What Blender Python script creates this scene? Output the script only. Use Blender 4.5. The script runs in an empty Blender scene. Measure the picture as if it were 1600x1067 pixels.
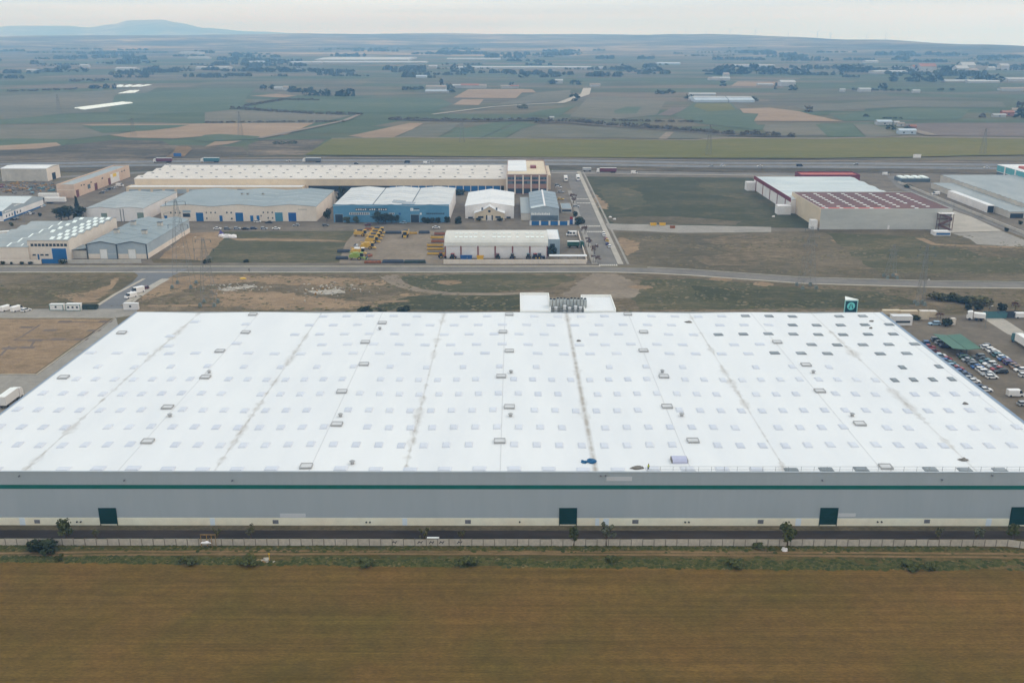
import bpy, bmesh, math, random
from mathutils import Vector, Matrix
R = math.radians
rnd = random.Random(7)
scene = bpy.context.scene
col = scene.collection

# ------------------------------------------------------------------ camera
cam_d = bpy.data.cameras.new('camera')
cam_d.sensor_width = 36.0
cam_d.lens = 36.0 * 1500.0 / 1600.0
cam_d.clip_start = 1.0
cam_d.clip_end = 60000.0
cam = bpy.data.objects.new('camera', cam_d)
col.objects.link(cam)
cam.location = (0, 0, 112)
cam.rotation_euler = (R(72.0), 0, R(0.109))
scene.camera = cam

# ------------------------------------------------------------------ sky and sun (overcast, brighter to the right)
SUN_EL, SUN_AZ = R(42), R(62)          # azimuth from +Y towards +X
world = bpy.data.worlds.new('World')
scene.world = world
world.use_nodes = True
wn, wl = world.node_tree.nodes, world.node_tree.links
wn.clear()
w_out = wn.new('ShaderNodeOutputWorld')
w_bg = wn.new('ShaderNodeBackground'); w_bg.inputs['Strength'].default_value = 0.1
w_sky = wn.new('ShaderNodeTexSky'); w_sky.sky_type = 'NISHITA'; w_sky.sun_disc = False
w_sky.sun_elevation = SUN_EL; w_sky.sun_rotation = SUN_AZ
w_sky.air_density = 1.0; w_sky.dust_density = 2.0
w_tc = wn.new('ShaderNodeTexCoord')
w_map = wn.new('ShaderNodeMapping'); w_map.inputs['Scale'].default_value = (1.1, 1.1, 34.0)
w_noise = wn.new('ShaderNodeTexNoise'); w_noise.inputs['Scale'].default_value = 1.7
w_noise.inputs['Detail'].default_value = 5; w_noise.inputs['Roughness'].default_value = 0.5
w_ramp = wn.new('ShaderNodeValToRGB')
w_ramp.color_ramp.elements[0].position = 0.34; w_ramp.color_ramp.elements[0].color = (0.74, 0.80, 0.85, 1)
w_ramp.color_ramp.elements[1].position = 0.60; w_ramp.color_ramp.elements[1].color = (0.97, 0.95, 0.92, 1)
w_mul = wn.new('ShaderNodeMix'); w_mul.data_type = 'RGBA'; w_mul.blend_type = 'MULTIPLY'
w_mul.inputs['Factor'].default_value = 1.0; w_mul.inputs['B'].default_value = (9.95, 11.6, 13.2, 1)
w_mix = wn.new('ShaderNodeMix'); w_mix.data_type = 'RGBA'; w_mix.inputs['Factor'].default_value = 0.93
wl.new(w_tc.outputs['Generated'], w_map.inputs['Vector'])
wl.new(w_map.outputs['Vector'], w_noise.inputs['Vector'])
wl.new(w_noise.outputs['Fac'], w_ramp.inputs['Fac'])
wl.new(w_ramp.outputs['Color'], w_mul.inputs['A'])
wl.new(w_sky.outputs['Color'], w_mix.inputs['A'])
wl.new(w_mul.outputs['Result'], w_mix.inputs['B'])
wl.new(w_mix.outputs['Result'], w_bg.inputs['Color'])
wl.new(w_bg.outputs['Background'], w_out.inputs['Surface'])

sun_d = bpy.data.lights.new('sun', 'SUN')
sun_d.energy = 0.6; sun_d.angle = R(22); sun_d.color = (1.0, 0.965, 0.91)
sun = bpy.data.objects.new('sun', sun_d)
col.objects.link(sun)
sd = Vector((math.sin(SUN_AZ) * math.cos(SUN_EL), math.cos(SUN_AZ) * math.cos(SUN_EL), math.sin(SUN_EL)))
sun.rotation_euler = sd.to_track_quat('Z', 'Y').to_euler()
sun.location = (0, 0, 200)

scene.view_settings.view_transform = 'Standard'
scene.view_settings.look = 'None'
scene.view_settings.exposure = 0.0
scene.view_settings.gamma = 1.0
scene.view_settings.use_curve_mapping = False
scene.render.engine = 'CYCLES'
scene.cycles.use_denoising = True
scene.cycles.max_bounces = 5
scene.cycles.diffuse_bounces = 3
scene.cycles.glossy_bounces = 2
scene.cycles.transmission_bounces = 2
scene.cycles.volume_bounces = 1
scene.cycles.transparent_max_bounces = 8

# ------------------------------------------------------------------ materials
def lin(c):
    c /= 255.0
    return c / 12.92 if c <= 0.04045 else ((c + 0.055) / 1.055) ** 2.4

def rgb(r, g, b, k=1.0):
    return (min(lin(r) * k * 1.17, .93), min(lin(g) * k * 1.02, .93), min(lin(b) * k * .89, .93), 1)     # reflectance under the slightly cool overcast light

MATS = {}

def mat(name, c, rough=.75, var=.10, scale=.35, metal=0.0, stretch=(1, 1, 1), spec=.3, bump=0.0, c2=None, pos=(.35, .65), detail=5, world=True, emit=None):
    """Base colour broken up by two noises; c and c2 are linear rgba."""
    if name in MATS:
        return MATS[name]
    m = bpy.data.materials.new(name)
    m.use_nodes = True
    n, l = m.node_tree.nodes, m.node_tree.links
    b = n['Principled BSDF']
    b.inputs['Roughness'].default_value = rough
    b.inputs['Metallic'].default_value = metal
    b.inputs['Specular IOR Level'].default_value = spec
    if var <= 0 and c2 is None:
        b.inputs['Base Color'].default_value = c
        MATS[name] = m
        return m
    if world:
        src = n.new('ShaderNodeNewGeometry').outputs['Position']
    else:
        src = n.new('ShaderNodeTexCoord').outputs['Object']
    mp = n.new('ShaderNodeMapping'); mp.inputs['Scale'].default_value = stretch
    l.new(src, mp.inputs['Vector'])
    no = n.new('ShaderNodeTexNoise'); no.inputs['Scale'].default_value = scale
    no.inputs['Detail'].default_value = detail; no.inputs['Roughness'].default_value = .6
    l.new(mp.outputs['Vector'], no.inputs['Vector'])
    rp = n.new('ShaderNodeValToRGB')
    e = rp.color_ramp.elements
    e[0].position, e[1].position = pos
    d = c2 if c2 is not None else tuple(min(x * (1 + var), .95) for x in c[:3]) + (1,)
    lo = c if c2 is not None else tuple(x * (1 - var) for x in c[:3]) + (1,)
    e[0].color = lo; e[1].color = d
    l.new(no.outputs['Fac'], rp.inputs['Fac'])
    out = rp.outputs['Color']
    if c2 is not None and var > 0:
        n2 = n.new('ShaderNodeTexNoise'); n2.inputs['Scale'].default_value = scale * 6.3
        n2.inputs['Detail'].default_value = 4
        l.new(mp.outputs['Vector'], n2.inputs['Vector'])
        mr = n.new('ShaderNodeMapRange'); mr.inputs['From Min'].default_value = .3; mr.inputs['From Max'].default_value = .7
        mr.inputs['To Min'].default_value = 1 - var; mr.inputs['To Max'].default_value = 1 + var
        l.new(n2.outputs['Fac'], mr.inputs['Value'])
        mx = n.new('ShaderNodeMix'); mx.data_type = 'RGBA'; mx.blend_type = 'MULTIPLY'; mx.inputs['Factor'].default_value = 1
        l.new(out, mx.inputs['A']); l.new(mr.outputs['Result'], mx.inputs['B'])
        out = mx.outputs['Result']
    l.new(out, b.inputs['Base Color'])
    if bump:
        bp = n.new('ShaderNodeBump'); bp.inputs['Strength'].default_value = bump; bp.inputs['Distance'].default_value = .3
        l.new(no.outputs['Fac'], bp.inputs['Height']); l.new(bp.outputs['Normal'], b.inputs['Normal'])
    MATS[name] = m
    return m

def land(name, cols, s1=.02, s2=.25, stretch=(1, 1, 1), fine=.16, rough=.95, bump=.25, p=(.30, .5, .70)):
    """Ground cover: large patches through three colours, mid patches, fine speckle, slight relief."""
    m = bpy.data.materials.new(name)
    m.use_nodes = True
    n, l = m.node_tree.nodes, m.node_tree.links
    b = n['Principled BSDF']
    b.inputs['Roughness'].default_value = rough
    b.inputs['Specular IOR Level'].default_value = .1
    g = n.new('ShaderNodeNewGeometry')
    mp = n.new('ShaderNodeMapping'); mp.inputs['Scale'].default_value = stretch
    l.new(g.outputs['Position'], mp.inputs['Vector'])
    def noise(s, d):
        x = n.new('ShaderNodeTexNoise'); x.inputs['Scale'].default_value = s; x.inputs['Detail'].default_value = d
        x.inputs['Roughness'].default_value = .62
        l.new(mp.outputs['Vector'], x.inputs['Vector']); return x.outputs['Fac']
    n1, n2, n3 = noise(s1, 6), noise(s2, 6), noise(s2 * 7, 3)
    ad = n.new('ShaderNodeMath'); ad.operation = 'MULTIPLY_ADD'; ad.inputs[1].default_value = .55
    hf = n.new('ShaderNodeMath'); hf.operation = 'MULTIPLY'; hf.inputs[1].default_value = .45
    l.new(n2, hf.inputs[0]); l.new(n1, ad.inputs[0]); l.new(hf.outputs[0], ad.inputs[2])
    rp = n.new('ShaderNodeValToRGB')
    e = rp.color_ramp.elements
    e[0].position = p[0] + .06; e[0].color = cols[0]
    e[1].position = p[2] - .06; e[1].color = cols[-1]
    if len(cols) > 2:
        q = e.new(p[1]); q.color = cols[1]
    l.new(ad.outputs[0], rp.inputs['Fac'])
    mr = n.new('ShaderNodeMapRange'); mr.inputs['From Min'].default_value = .3; mr.inputs['From Max'].default_value = .7
    mr.inputs['To Min'].default_value = 1 - fine; mr.inputs['To Max'].default_value = 1 + fine
    l.new(n3, mr.inputs['Value'])
    mx = n.new('ShaderNodeMix'); mx.data_type = 'RGBA'; mx.blend_type = 'MULTIPLY'; mx.inputs['Factor'].default_value = 1
    l.new(rp.outputs['Color'], mx.inputs['A']); l.new(mr.outputs['Result'], mx.inputs['B'])
    l.new(mx.outputs['Result'], b.inputs['Base Color'])
    if bump:
        bp = n.new('ShaderNodeBump'); bp.inputs['Strength'].default_value = bump; bp.inputs['Distance'].default_value = .5
        l.new(n2, bp.inputs['Height']); l.new(bp.outputs['Normal'], b.inputs['Normal'])
    MATS[name] = m
    return m

# ------------------------------------------------------------------ mesh helpers
class MB:
    def __init__(s):
        s.v, s.f, s.m = [], [], []
        s.k = 0
    def add(s, vs, fs):
        o = len(s.v)
        s.v += [tuple(p) for p in vs]
        s.f += [tuple(i + o for i in f) for f in fs]
        s.m += [s.k] * len(fs)
        return s
    def box(s, x0, x1, y0, y1, z0, z1):
        if x0 > x1: x0, x1 = x1, x0
        if y0 > y1: y0, y1 = y1, y0
        return s.add([(x0, y0, z0), (x1, y0, z0), (x1, y1, z0), (x0, y1, z0), (x0, y0, z1), (x1, y0, z1), (x1, y1, z1), (x0, y1, z1)],
                     [(0, 3, 2, 1), (4, 5, 6, 7), (0, 1, 5, 4), (1, 2, 6, 5), (2, 3, 7, 6), (3, 0, 4, 7)])
    def taper(s, x0, x1, y0, y1, z0, z1, ix, iy):
        return s.add([(x0, y0, z0), (x1, y0, z0), (x1, y1, z0), (x0, y1, z0), (x0 + ix, y0 + iy, z1), (x1 - ix, y0 + iy, z1), (x1 - ix, y1 - iy, z1), (x0 + ix, y1 - iy, z1)],
                     [(0, 3, 2, 1), (4, 5, 6, 7), (0, 1, 5, 4), (1, 2, 6, 5), (2, 3, 7, 6), (3, 0, 4, 7)])
    def quad(s, a, b, c, d):
        return s.add([a, b, c, d], [(0, 1, 2, 3)])
    def poly(s, pts):
        return s.add(pts, [tuple(range(len(pts)))])
    def prism_y(s, prof, y0, y1):
        """prof: list of (x, z), counter-clockwise seen from -y; extruded along y."""
        n = len(prof)
        vs = [(x, y0, z) for x, z in prof] + [(x, y1, z) for x, z in prof]
        fs = [tuple(range(n)), tuple(range(2 * n - 1, n - 1, -1))]
        fs += [(i, i + n, (i + 1) % n + n, (i + 1) % n) for i in range(n)]
        return s.add(vs, fs)
    def prism_x(s, prof, x0, x1):
        """prof: list of (y, z); extruded along x."""
        n = len(prof)
        vs = [(x0, y, z) for y, z in prof] + [(x1, y, z) for y, z in prof]
        fs = [tuple(range(n - 1, -1, -1)), tuple(range(n, 2 * n))]
        fs += [(i, (i + 1) % n, (i + 1) % n + n, i + n) for i in range(n)]
        return s.add(vs, fs)
    def prism_z(s, pts, z0, z1):
        n = len(pts)
        vs = [(x, y, z0) for x, y in pts] + [(x, y, z1) for x, y in pts]
        fs = [tuple(range(n - 1, -1, -1)), tuple(range(n, 2 * n))]
        fs += [(i, (i + 1) % n, (i + 1) % n + n, i + n) for i in range(n)]
        return s.add(vs, fs)
    def bar(s, a, b, w, h=None):
        a, b = Vector(a), Vector(b)
        h = h or w
        d = (b - a)
        if d.length < 1e-6: return s
        d.normalize()
        u = d.cross(Vector((0, 0, 1)))
        if u.length < .05: u = Vector((1, 0, 0))
        u.normalize(); t = u.cross(d)
        u *= w / 2; t *= h / 2
        vs = [a - u - t, a + u - t, a + u + t, a - u + t, b - u - t, b + u - t, b + u + t, b - u + t]
        return s.add(vs, [(0, 3, 2, 1), (4, 5, 6, 7), (0, 1, 5, 4), (1, 2, 6, 5), (2, 3, 7, 6), (3, 0, 4, 7)])
    def cyl(s, a, b, r, r2=None, n=10):
        a, b = Vector(a), Vector(b)
        r2 = r if r2 is None else r2
        d = (b - a).normalized()
        u = d.cross(Vector((0, 0, 1)))
        if u.length < .05: u = Vector((1, 0, 0))
        u.normalize(); t = d.cross(u)
        vs = []
        for c, q in ((a, r), (b, r2)):
            vs += [c + (u * math.cos(2 * math.pi * i / n) + t * math.sin(2 * math.pi * i / n)) * q for i in range(n)]
        fs = [tuple(range(n - 1, -1, -1)), tuple(range(n, 2 * n))]
        fs += [(i, (i + 1) % n, (i + 1) % n + n, i + n) for i in range(n)]
        return s.add(vs, fs)
    def mesh(s, name, mats, smooth=False):
        me = bpy.data.meshes.new(name)
        me.from_pydata(s.v, [], s.f)
        if not isinstance(mats, (list, tuple)): mats = [mats]
        for m in mats: me.materials.append(m)
        if len(mats) > 1: me.polygons.foreach_set('material_index', s.m)
        if smooth: me.polygons.foreach_set('use_smooth', [True] * len(s.f))
        bm = bmesh.new(); bm.from_mesh(me)
        if len(bm.faces) < 60000: bmesh.ops.recalc_face_normals(bm, faces=bm.faces)
        bm.to_mesh(me); bm.free()
        me.update()
        return me
    def build(s, name, mats, parent=None, loc=None, smooth=False):
        o = bpy.data.objects.new(name, s.mesh(name, mats, smooth))
        col.objects.link(o)
        if parent: o.parent = parent
        if loc: o.location = loc
        return o

def put(name, me, parent=None, loc=(0, 0, 0), rz=0, scale=None):
    o = bpy.data.objects.new(name, me)
    col.objects.link(o)
    if parent: o.parent = parent
    o.location = loc; o.rotation_euler = (0, 0, rz)
    if scale: o.scale = scale
    return o

def tag(o, label=None, cat=None, group=None, kind=None):
    if label: o['label'] = label
    if cat: o['category'] = cat
    if group: o['group'] = group
    if kind: o['kind'] = kind
    return o

def thing(name, label, cat, loc=(0, 0, 0), rz=0, group=None):
    o = bpy.data.objects.new(name, None)
    o.empty_display_size = .5
    col.objects.link(o)
    o.location = loc; o.rotation_euler = (0, 0, rz)
    return tag(o, label, cat, group)

def copy_tree(o, parent=None):
    c = o.copy(); col.objects.link(c)
    if parent: c.parent = parent
    for ch in list(o.children): copy_tree(ch, c)
    return c

SHEET_N = [0]
def sheet(name, pts, z, m, kind='structure'):
    """A flat piece of ground from an outline (list of (x, y)), triangulated; no two share a height."""
    SHEET_N[0] += 1
    z += .00015 * SHEET_N[0] if name != 'ground' else 0
    bm = bmesh.new()
    vs = [bm.verts.new((x, y, z)) for x, y in pts]
    f = bm.faces.new(vs)
    bmesh.ops.recalc_face_normals(bm, faces=[f])
    if f.normal.z < 0: f.normal_flip()
    bmesh.ops.triangulate(bm, faces=[f])
    me = bpy.data.meshes.new(name); bm.to_mesh(me); bm.free()
    me.materials.append(m)
    o = bpy.data.objects.new(name, me); col.objects.link(o)
    return tag(o, kind=kind)

def wob(pts, amp, step, seed=1):
    """Break the straight edges of an outline into a natural line."""
    r = random.Random(seed); out = []
    n = len(pts)
    for i in range(n):
        a, b = pts[i], pts[(i + 1) % n]
        L = math.hypot(b[0] - a[0], b[1] - a[1]); k = max(1, int(L / step))
        for j in range(k):
            t = j / k
            q = amp if j else 0
            out.append((a[0] + (b[0] - a[0]) * t + r.uniform(-q, q), a[1] + (b[1] - a[1]) * t + r.uniform(-q, q)))
    return out

def strip(name, pts, w, z, m, kind='structure', closed=False):
    """A road or line of width w (number or list) along a polyline."""
    n = len(pts)
    L, Rr = [], []
    for i in range(n):
        a = Vector(pts[max(i - 1, 0)]); b = Vector(pts[min(i + 1, n - 1)])
        d = (b - a).normalized(); nn = Vector((-d.y, d.x))
        ww = (w[i] if isinstance(w, (list, tuple)) else w) / 2
        p = Vector(pts[i])
        L.append(p + nn * ww); Rr.append(p - nn * ww)
    b = MB()
    for i in range(n - 1):
        b.quad((Rr[i].x, Rr[i].y, z), (Rr[i + 1].x, Rr[i + 1].y, z), (L[i + 1].x, L[i + 1].y, z), (L[i].x, L[i].y, z))
    o = b.build(name, m)
    return tag(o, kind=kind)

# ================================================================== THE SETTING
def wander(pts, amp, step, seed):
    """A natural open line through the given points."""
    r = random.Random(seed); out = []
    for a, b in zip(pts, pts[1:]):
        L = math.hypot(b[0] - a[0], b[1] - a[1]); k = max(1, int(L / step))
        for j in range(k): out.append((a[0] + (b[0] - a[0]) * j / k, a[1] + (b[1] - a[1]) * j / k + r.uniform(-amp, amp)))
    return out + [pts[-1]]

def slab(name, pts, w, z0, z1, m):
    """A raised pavement or kerb along a polyline, with real sides."""
    n = len(pts); L, Q = [], []
    for i in range(n):
        a = Vector(pts[max(i - 1, 0)]); b = Vector(pts[min(i + 1, n - 1)])
        d = (b - a).normalized(); nn = Vector((-d.y, d.x)); p = Vector(pts[i])
        L.append(p + nn * w / 2); Q.append(p - nn * w / 2)
    b = MB()
    for i in range(n - 1):
        a0, a1, b0, b1 = Q[i], Q[i + 1], L[i], L[i + 1]
        b.add([(a0.x, a0.y, z0), (a1.x, a1.y, z0), (b1.x, b1.y, z0), (b0.x, b0.y, z0), (a0.x, a0.y, z1), (a1.x, a1.y, z1), (b1.x, b1.y, z1), (b0.x, b0.y, z1)],
              [(4, 5, 6, 7), (0, 1, 5, 4), (2, 3, 7, 6)] + ([(0, 4, 7, 3)] if i == 0 else []) + ([(1, 2, 6, 5)] if i == n - 2 else []))
    return tag(b.build(name, m), kind='structure')

# --- land covers
land('pasture', [rgb(82, 88, 68), rgb(98, 98, 78), rgb(114, 108, 88)], s1=.004, s2=.04, stretch=(.6, 1, 1), bump=.1)
land('scrub', [rgb(72, 70, 50), rgb(104, 94, 75), rgb(140, 126, 104)], s1=.05, s2=.4, stretch=(.5, 1, 1), fine=.4, bump=.6, p=(.26, .5, .74))
land('scrub_green', [rgb(66, 66, 44), rgb(93, 86, 64), rgb(132, 118, 94)], s1=.05, s2=.45, stretch=(.45, 1, 1), fine=.4, bump=.6, p=(.26, .5, .74))
land('scrub_brown', [rgb(72, 68, 50), rgb(97, 90, 72), rgb(126, 114, 94)], s1=.03, s2=.3, stretch=(.5, 1, 1), fine=.32, bump=.5, p=(.26, .5, .74))
land('bare_earth', [rgb(100, 90, 68), rgb(134, 116, 93), rgb(158, 138, 112)], s1=.07, s2=.45, stretch=(.6, 1, 1), fine=.3, bump=.4, p=(.22, .47, .72))
land('pale_gravel', [rgb(118, 109, 95), rgb(131, 121, 107), rgb(146, 136, 121)], s1=.05, s2=.35, fine=.14, bump=.15)
land('green_lot', [rgb(56, 61, 40), rgb(70, 72, 51), rgb(108, 98, 74)], s1=.03, s2=.28, stretch=(.5, 1, 1), fine=.3, bump=.4, p=(.26, .5, .76))
land('olive_lot', [rgb(66, 70, 46), rgb(84, 83, 61), rgb(120, 108, 84)], s1=.04, s2=.35, stretch=(.4, 1, 1), fine=.3, bump=.4, p=(.26, .5, .74))
land('verge_grass', [rgb(62, 64, 30), rgb(80, 74, 42), rgb(108, 92, 60)], s1=.06, s2=.5, stretch=(.35, 1, 1), fine=.35, bump=.6)
land('dirt_track', [rgb(98, 84, 56), rgb(118, 98, 70), rgb(136, 114, 86)], s1=.1, s2=.8, stretch=(.3, 1, 1), fine=.25, bump=.2)
land('crop_bright', [rgb(94, 96, 42), rgb(104, 102, 50), rgb(116, 108, 60)], s1=.006, s2=.08, stretch=(.25, 1, 1), fine=.1, bump=.05)
land('crop_green', [rgb(74, 90, 68), rgb(84, 97, 74), rgb(98, 104, 82)], s1=.006, s2=.06, stretch=(.5, 1, 1), fine=.08, bump=.05)
land('crop_grey', [rgb(92, 94, 78), rgb(106, 104, 88), rgb(120, 114, 98)], s1=.005, s2=.06, stretch=(.4, 1, 1), fine=.08, bump=.05)
land('ploughed', [rgb(132, 114, 92), rgb(146, 127, 104), rgb(158, 140, 118)], s1=.008, s2=.08, stretch=(.35, 1, 1), fine=.08, bump=.05)
land('ploughed_dark', [rgb(98, 88, 82), rgb(112, 102, 94), rgb(122, 112, 104)], s1=.008, s2=.08, stretch=(.35, 1, 1), fine=.08, bump=.05)
land('wild_dark', [rgb(60, 60, 48), rgb(88, 82, 68), rgb(134, 120, 100)], s1=.02, s2=.11, stretch=(.3, 1, 1), fine=.35, bump=.3, p=(.28, .5, .72))
land('hill_cover', [rgb(42, 50, 34), rgb(98, 94, 74), rgb(172, 154, 126)], s1=.0014, s2=.007, stretch=(.5, 1, 1), fine=.3, bump=.0, p=(.32, .5, .68))
mat('asphalt_grey', rgb(108, 106, 102), rough=.9, c2=rgb(124, 121, 116), scale=.06, var=.08, spec=.2)
mat('asphalt_blue', rgb(104, 108, 112), rough=.9, c2=rgb(122, 124, 127), scale=.04, var=.06, stretch=(.15, 1, 1), spec=.2)
mat('asphalt_dark', rgb(50, 44, 40), rough=.9, c2=rgb(70, 62, 56), scale=.12, var=.12, stretch=(.25, 1, 1), spec=.2)
mat('asphalt_brown', rgb(98, 91, 80), rough=.9, c2=rgb(118, 110, 97), scale=.09, var=.1, spec=.2)
mat('concrete_pale', rgb(158, 155, 148), rough=.9, c2=rgb(176, 172, 163), scale=.12, var=.08, spec=.2)
mat('concrete_mid', rgb(136, 134, 128), rough=.9, c2=rgb(152, 149, 142), scale=.1, var=.09, spec=.2)
mat('kerb_stone', rgb(164, 158, 147), rough=.9, c2=rgb(180, 174, 162), scale=.3, var=.08, spec=.2)
mat('road_paint', rgb(215, 214, 208), rough=.8, var=.12, scale=1.5)
mat('plastic_film', rgb(236, 238, 236), rough=.4, var=.05, scale=.2)

# the wide plain: a patchwork of muted plots with thin darker edges
def plain_material():
    m = bpy.data.materials.new('plain_plots'); m.use_nodes = True
    n, l = m.node_tree.nodes, m.node_tree.links
    b = n['Principled BSDF']; b.inputs['Roughness'].default_value = .95; b.inputs['Specular IOR Level'].default_value = .08
    ge = n.new('ShaderNodeNewGeometry'); mp = n.new('ShaderNodeMapping')
    mp.inputs['Scale'].default_value = (.0034, .0105, 1); mp.inputs['Rotation'].default_value = (0, 0, R(7))
    l.new(ge.outputs['Position'], mp.inputs['Vector'])
    vo = n.new('ShaderNodeTexVoronoi'); vo.voronoi_dimensions = '2D'; vo.distance = 'CHEBYCHEV'; vo.inputs['Scale'].default_value = 1.0
    l.new(mp.outputs['Vector'], vo.inputs['Vector'])
    sp = n.new('ShaderNodeSeparateColor'); l.new(vo.outputs['Color'], sp.inputs[0])
    rp = n.new('ShaderNodeValToRGB'); e = rp.color_ramp.elements; rp.color_ramp.interpolation = 'CONSTANT'
    cs = [rgb(84, 88, 64), rgb(96, 96, 74), rgb(76, 88, 62), rgb(104, 98, 78), rgb(90, 92, 72), rgb(112, 102, 84), rgb(82, 92, 68), rgb(98, 94, 78)]
    e[0].color = cs[0]; e[1].position = .9; e[1].color = cs[-1]
    for i in range(1, 7):
        q = e.new(i * .125); q.color = cs[i]
    l.new(sp.outputs[0], rp.inputs['Fac'])
    no = n.new('ShaderNodeTexNoise'); no.inputs['Scale'].default_value = .03; no.inputs['Detail'].default_value = 7
    m2 = n.new('ShaderNodeMapping'); m2.inputs['Scale'].default_value = (.35, 1, 1); l.new(ge.outputs['Position'], m2.inputs['Vector']); l.new(m2.outputs['Vector'], no.inputs['Vector'])
    mr = n.new('ShaderNodeMapRange'); mr.inputs['From Min'].default_value = .3; mr.inputs['From Max'].default_value = .7; mr.inputs['To Min'].default_value = .8; mr.inputs['To Max'].default_value = 1.2
    l.new(no.outputs['Fac'], mr.inputs['Value'])
    mx = n.new('ShaderNodeMix'); mx.data_type = 'RGBA'; mx.blend_type = 'MULTIPLY'; mx.inputs['Factor'].default_value = 1
    l.new(rp.outputs['Color'], mx.inputs['A']); l.new(mr.outputs['Result'], mx.inputs['B']); l.new(mx.outputs['Result'], b.inputs['Base Color'])
    MATS['plain_plots'] = m
plain_material()

# the brown field in front: tilled in lines that run along x
def field_material():
    m = bpy.data.materials.new('tilled_field'); m.use_nodes = True
    n, l = m.node_tree.nodes, m.node_tree.links
    b = n['Principled BSDF']; b.inputs['Roughness'].default_value = .95; b.inputs['Specular IOR Level'].default_value = .08
    g = n.new('ShaderNodeNewGeometry')
    def noise(stretch, s, d=5):
        mp = n.new('ShaderNodeMapping'); mp.inputs['Scale'].default_value = stretch
        l.new(g.outputs['Position'], mp.inputs['Vector'])
        x = n.new('ShaderNodeTexNoise'); x.inputs['Scale'].default_value = s; x.inputs['Detail'].default_value = d; x.inputs['Roughness'].default_value = .6
        l.new(mp.outputs['Vector'], x.inputs['Vector']); return x.outputs['Fac']
    big = noise((1, 1, 1), .028, 4)
    lines = noise((.03, 1, 1), .55, 6)
    fine = noise((.35, 1, 1), 3.2, 3)
    rp = n.new('ShaderNodeValToRGB'); e = rp.color_ramp.elements
    e[0].position = .36; e[0].color = rgb(90, 77, 36)
    e[1].position = .66; e[1].color = rgb(106, 82, 43)
    q = e.new(.5); q.color = rgb(99, 80, 40)
    l.new(big, rp.inputs['Fac'])
    def scale_by(colr, fac, lo, hi):
        mr = n.new('ShaderNodeMapRange'); mr.inputs['From Min'].default_value = .32; mr.inputs['From Max'].default_value = .68
        mr.inputs['To Min'].default_value = lo; mr.inputs['To Max'].default_value = hi
        l.new(fac, mr.inputs['Value'])
        mx = n.new('ShaderNodeMix'); mx.data_type = 'RGBA'; mx.blend_type = 'MULTIPLY'; mx.inputs['Factor'].default_value = 1
        l.new(colr, mx.inputs['A']); l.new(mr.outputs['Result'], mx.inputs['B']); return mx.outputs['Result']
    c = scale_by(rp.outputs['Color'], lines, .82, 1.16)
    c = scale_by(c, noise((.012, 1, 1), 1.9, 3), .9, 1.1)
    c = scale_by(c, noise((1, 1, 1), .35, 6), .86, 1.13)
    c = scale_by(c, fine, .80, 1.2)
    l.new(c, b.inputs['Base Color'])
    bp = n.new('ShaderNodeBump'); bp.inputs['Strength'].default_value = .5; bp.inputs['Distance'].default_value = .25
    l.new(fine, bp.inputs['Height']); l.new(bp.outputs['Normal'], b.inputs['Normal'])
    MATS['tilled_field'] = m
    return m
field_material()
M = MATS

# --- one ground sheet to the foot of the hills
sheet('ground', [(-7000, -400), (7000, -400), (7000, 4700), (-7000, 4700)], 0.0, M['plain_plots'])

# --- hills: a low ridge 5 to 9 km off and a mountain beyond it
from mathutils import noise as mnoise
RIDGE = [(-400, 8200, 58), (0, 8200, 58), (180, 8300, 66), (400, 8600, 72), (640, 9000, 76), (900, 8800, 72), (1100, 8200, 66), (1300, 6900, 44), (1450, 6000, 28), (1600, 5400, 15), (1800, 5200, 10), (2100, 5200, 8)]
def lerp_table(t, x):
    for (a, b) in zip(t, t[1:]):
        if x <= b[0]:
            k = (x - a[0]) / (b[0] - a[0]); k = max(0, min(1, k)); k = k * k * (3 - 2 * k)
            return tuple(p + (q - p) * k for p, q in zip(a[1:], b[1:]))
    return t[-1][1:]
hb = MB()
NU, NV = 260, 46
for i in range(NU + 1):
    xc = -400 + 2500 * i / NU
    D, hz = lerp_table(RIDGE, xc)
    for j in range(NV + 1):
        v = j / NV * 1.12
        d = 4300 + (D - 4300) * v
        X = (xc - 803) / 1500 * d * 1.05
        k = max(0, min(1, (v - .12) / .88)); k = k * k * (3 - 2 * k)
        z = hz * k if v <= 1 else hz * (1 - (v - 1) * 5)
        w = mnoise.fractal(Vector((X * .0016, d * .0022, .3)), 1.0, 2.1, 5)
        g = abs(mnoise.noise(Vector((X * .0009 + 3, d * .0005, 1.7))))
        z += (w * 15 + g * 15 - 7) * min(1, k * 1.6) * (hz / 70 + .15) * (1 if v < .93 else max(.25, 1 - (v - .93) * 9))
        hb.v.append((X, d, z + .4))
for i in range(NU):
    for j in range(NV):
        a = i * (NV + 1) + j
        hb.f.append((a, a + NV + 1, a + NV + 2, a + 1)); hb.m.append(0)
tag(hb.build('hills', M['hill_cover'], smooth=True), kind='structure')
MT = [(-350, 52, 0), (-120, 50, 0), (0, 46, 0), (50, 43.5, 0), (95, 40, 0), (170, 40, 0), (200, 42, 0), (235, 38, 0), (260, 32.5, 0), (305, 31.5, 0), (330, 36, 0), (365, 43, 0), (430, 47.5, 0), (520, 50.5, 0), (640, 55, 0), (800, 60, 0)]
hb = MB(); NU, NV = 150, 14
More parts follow.
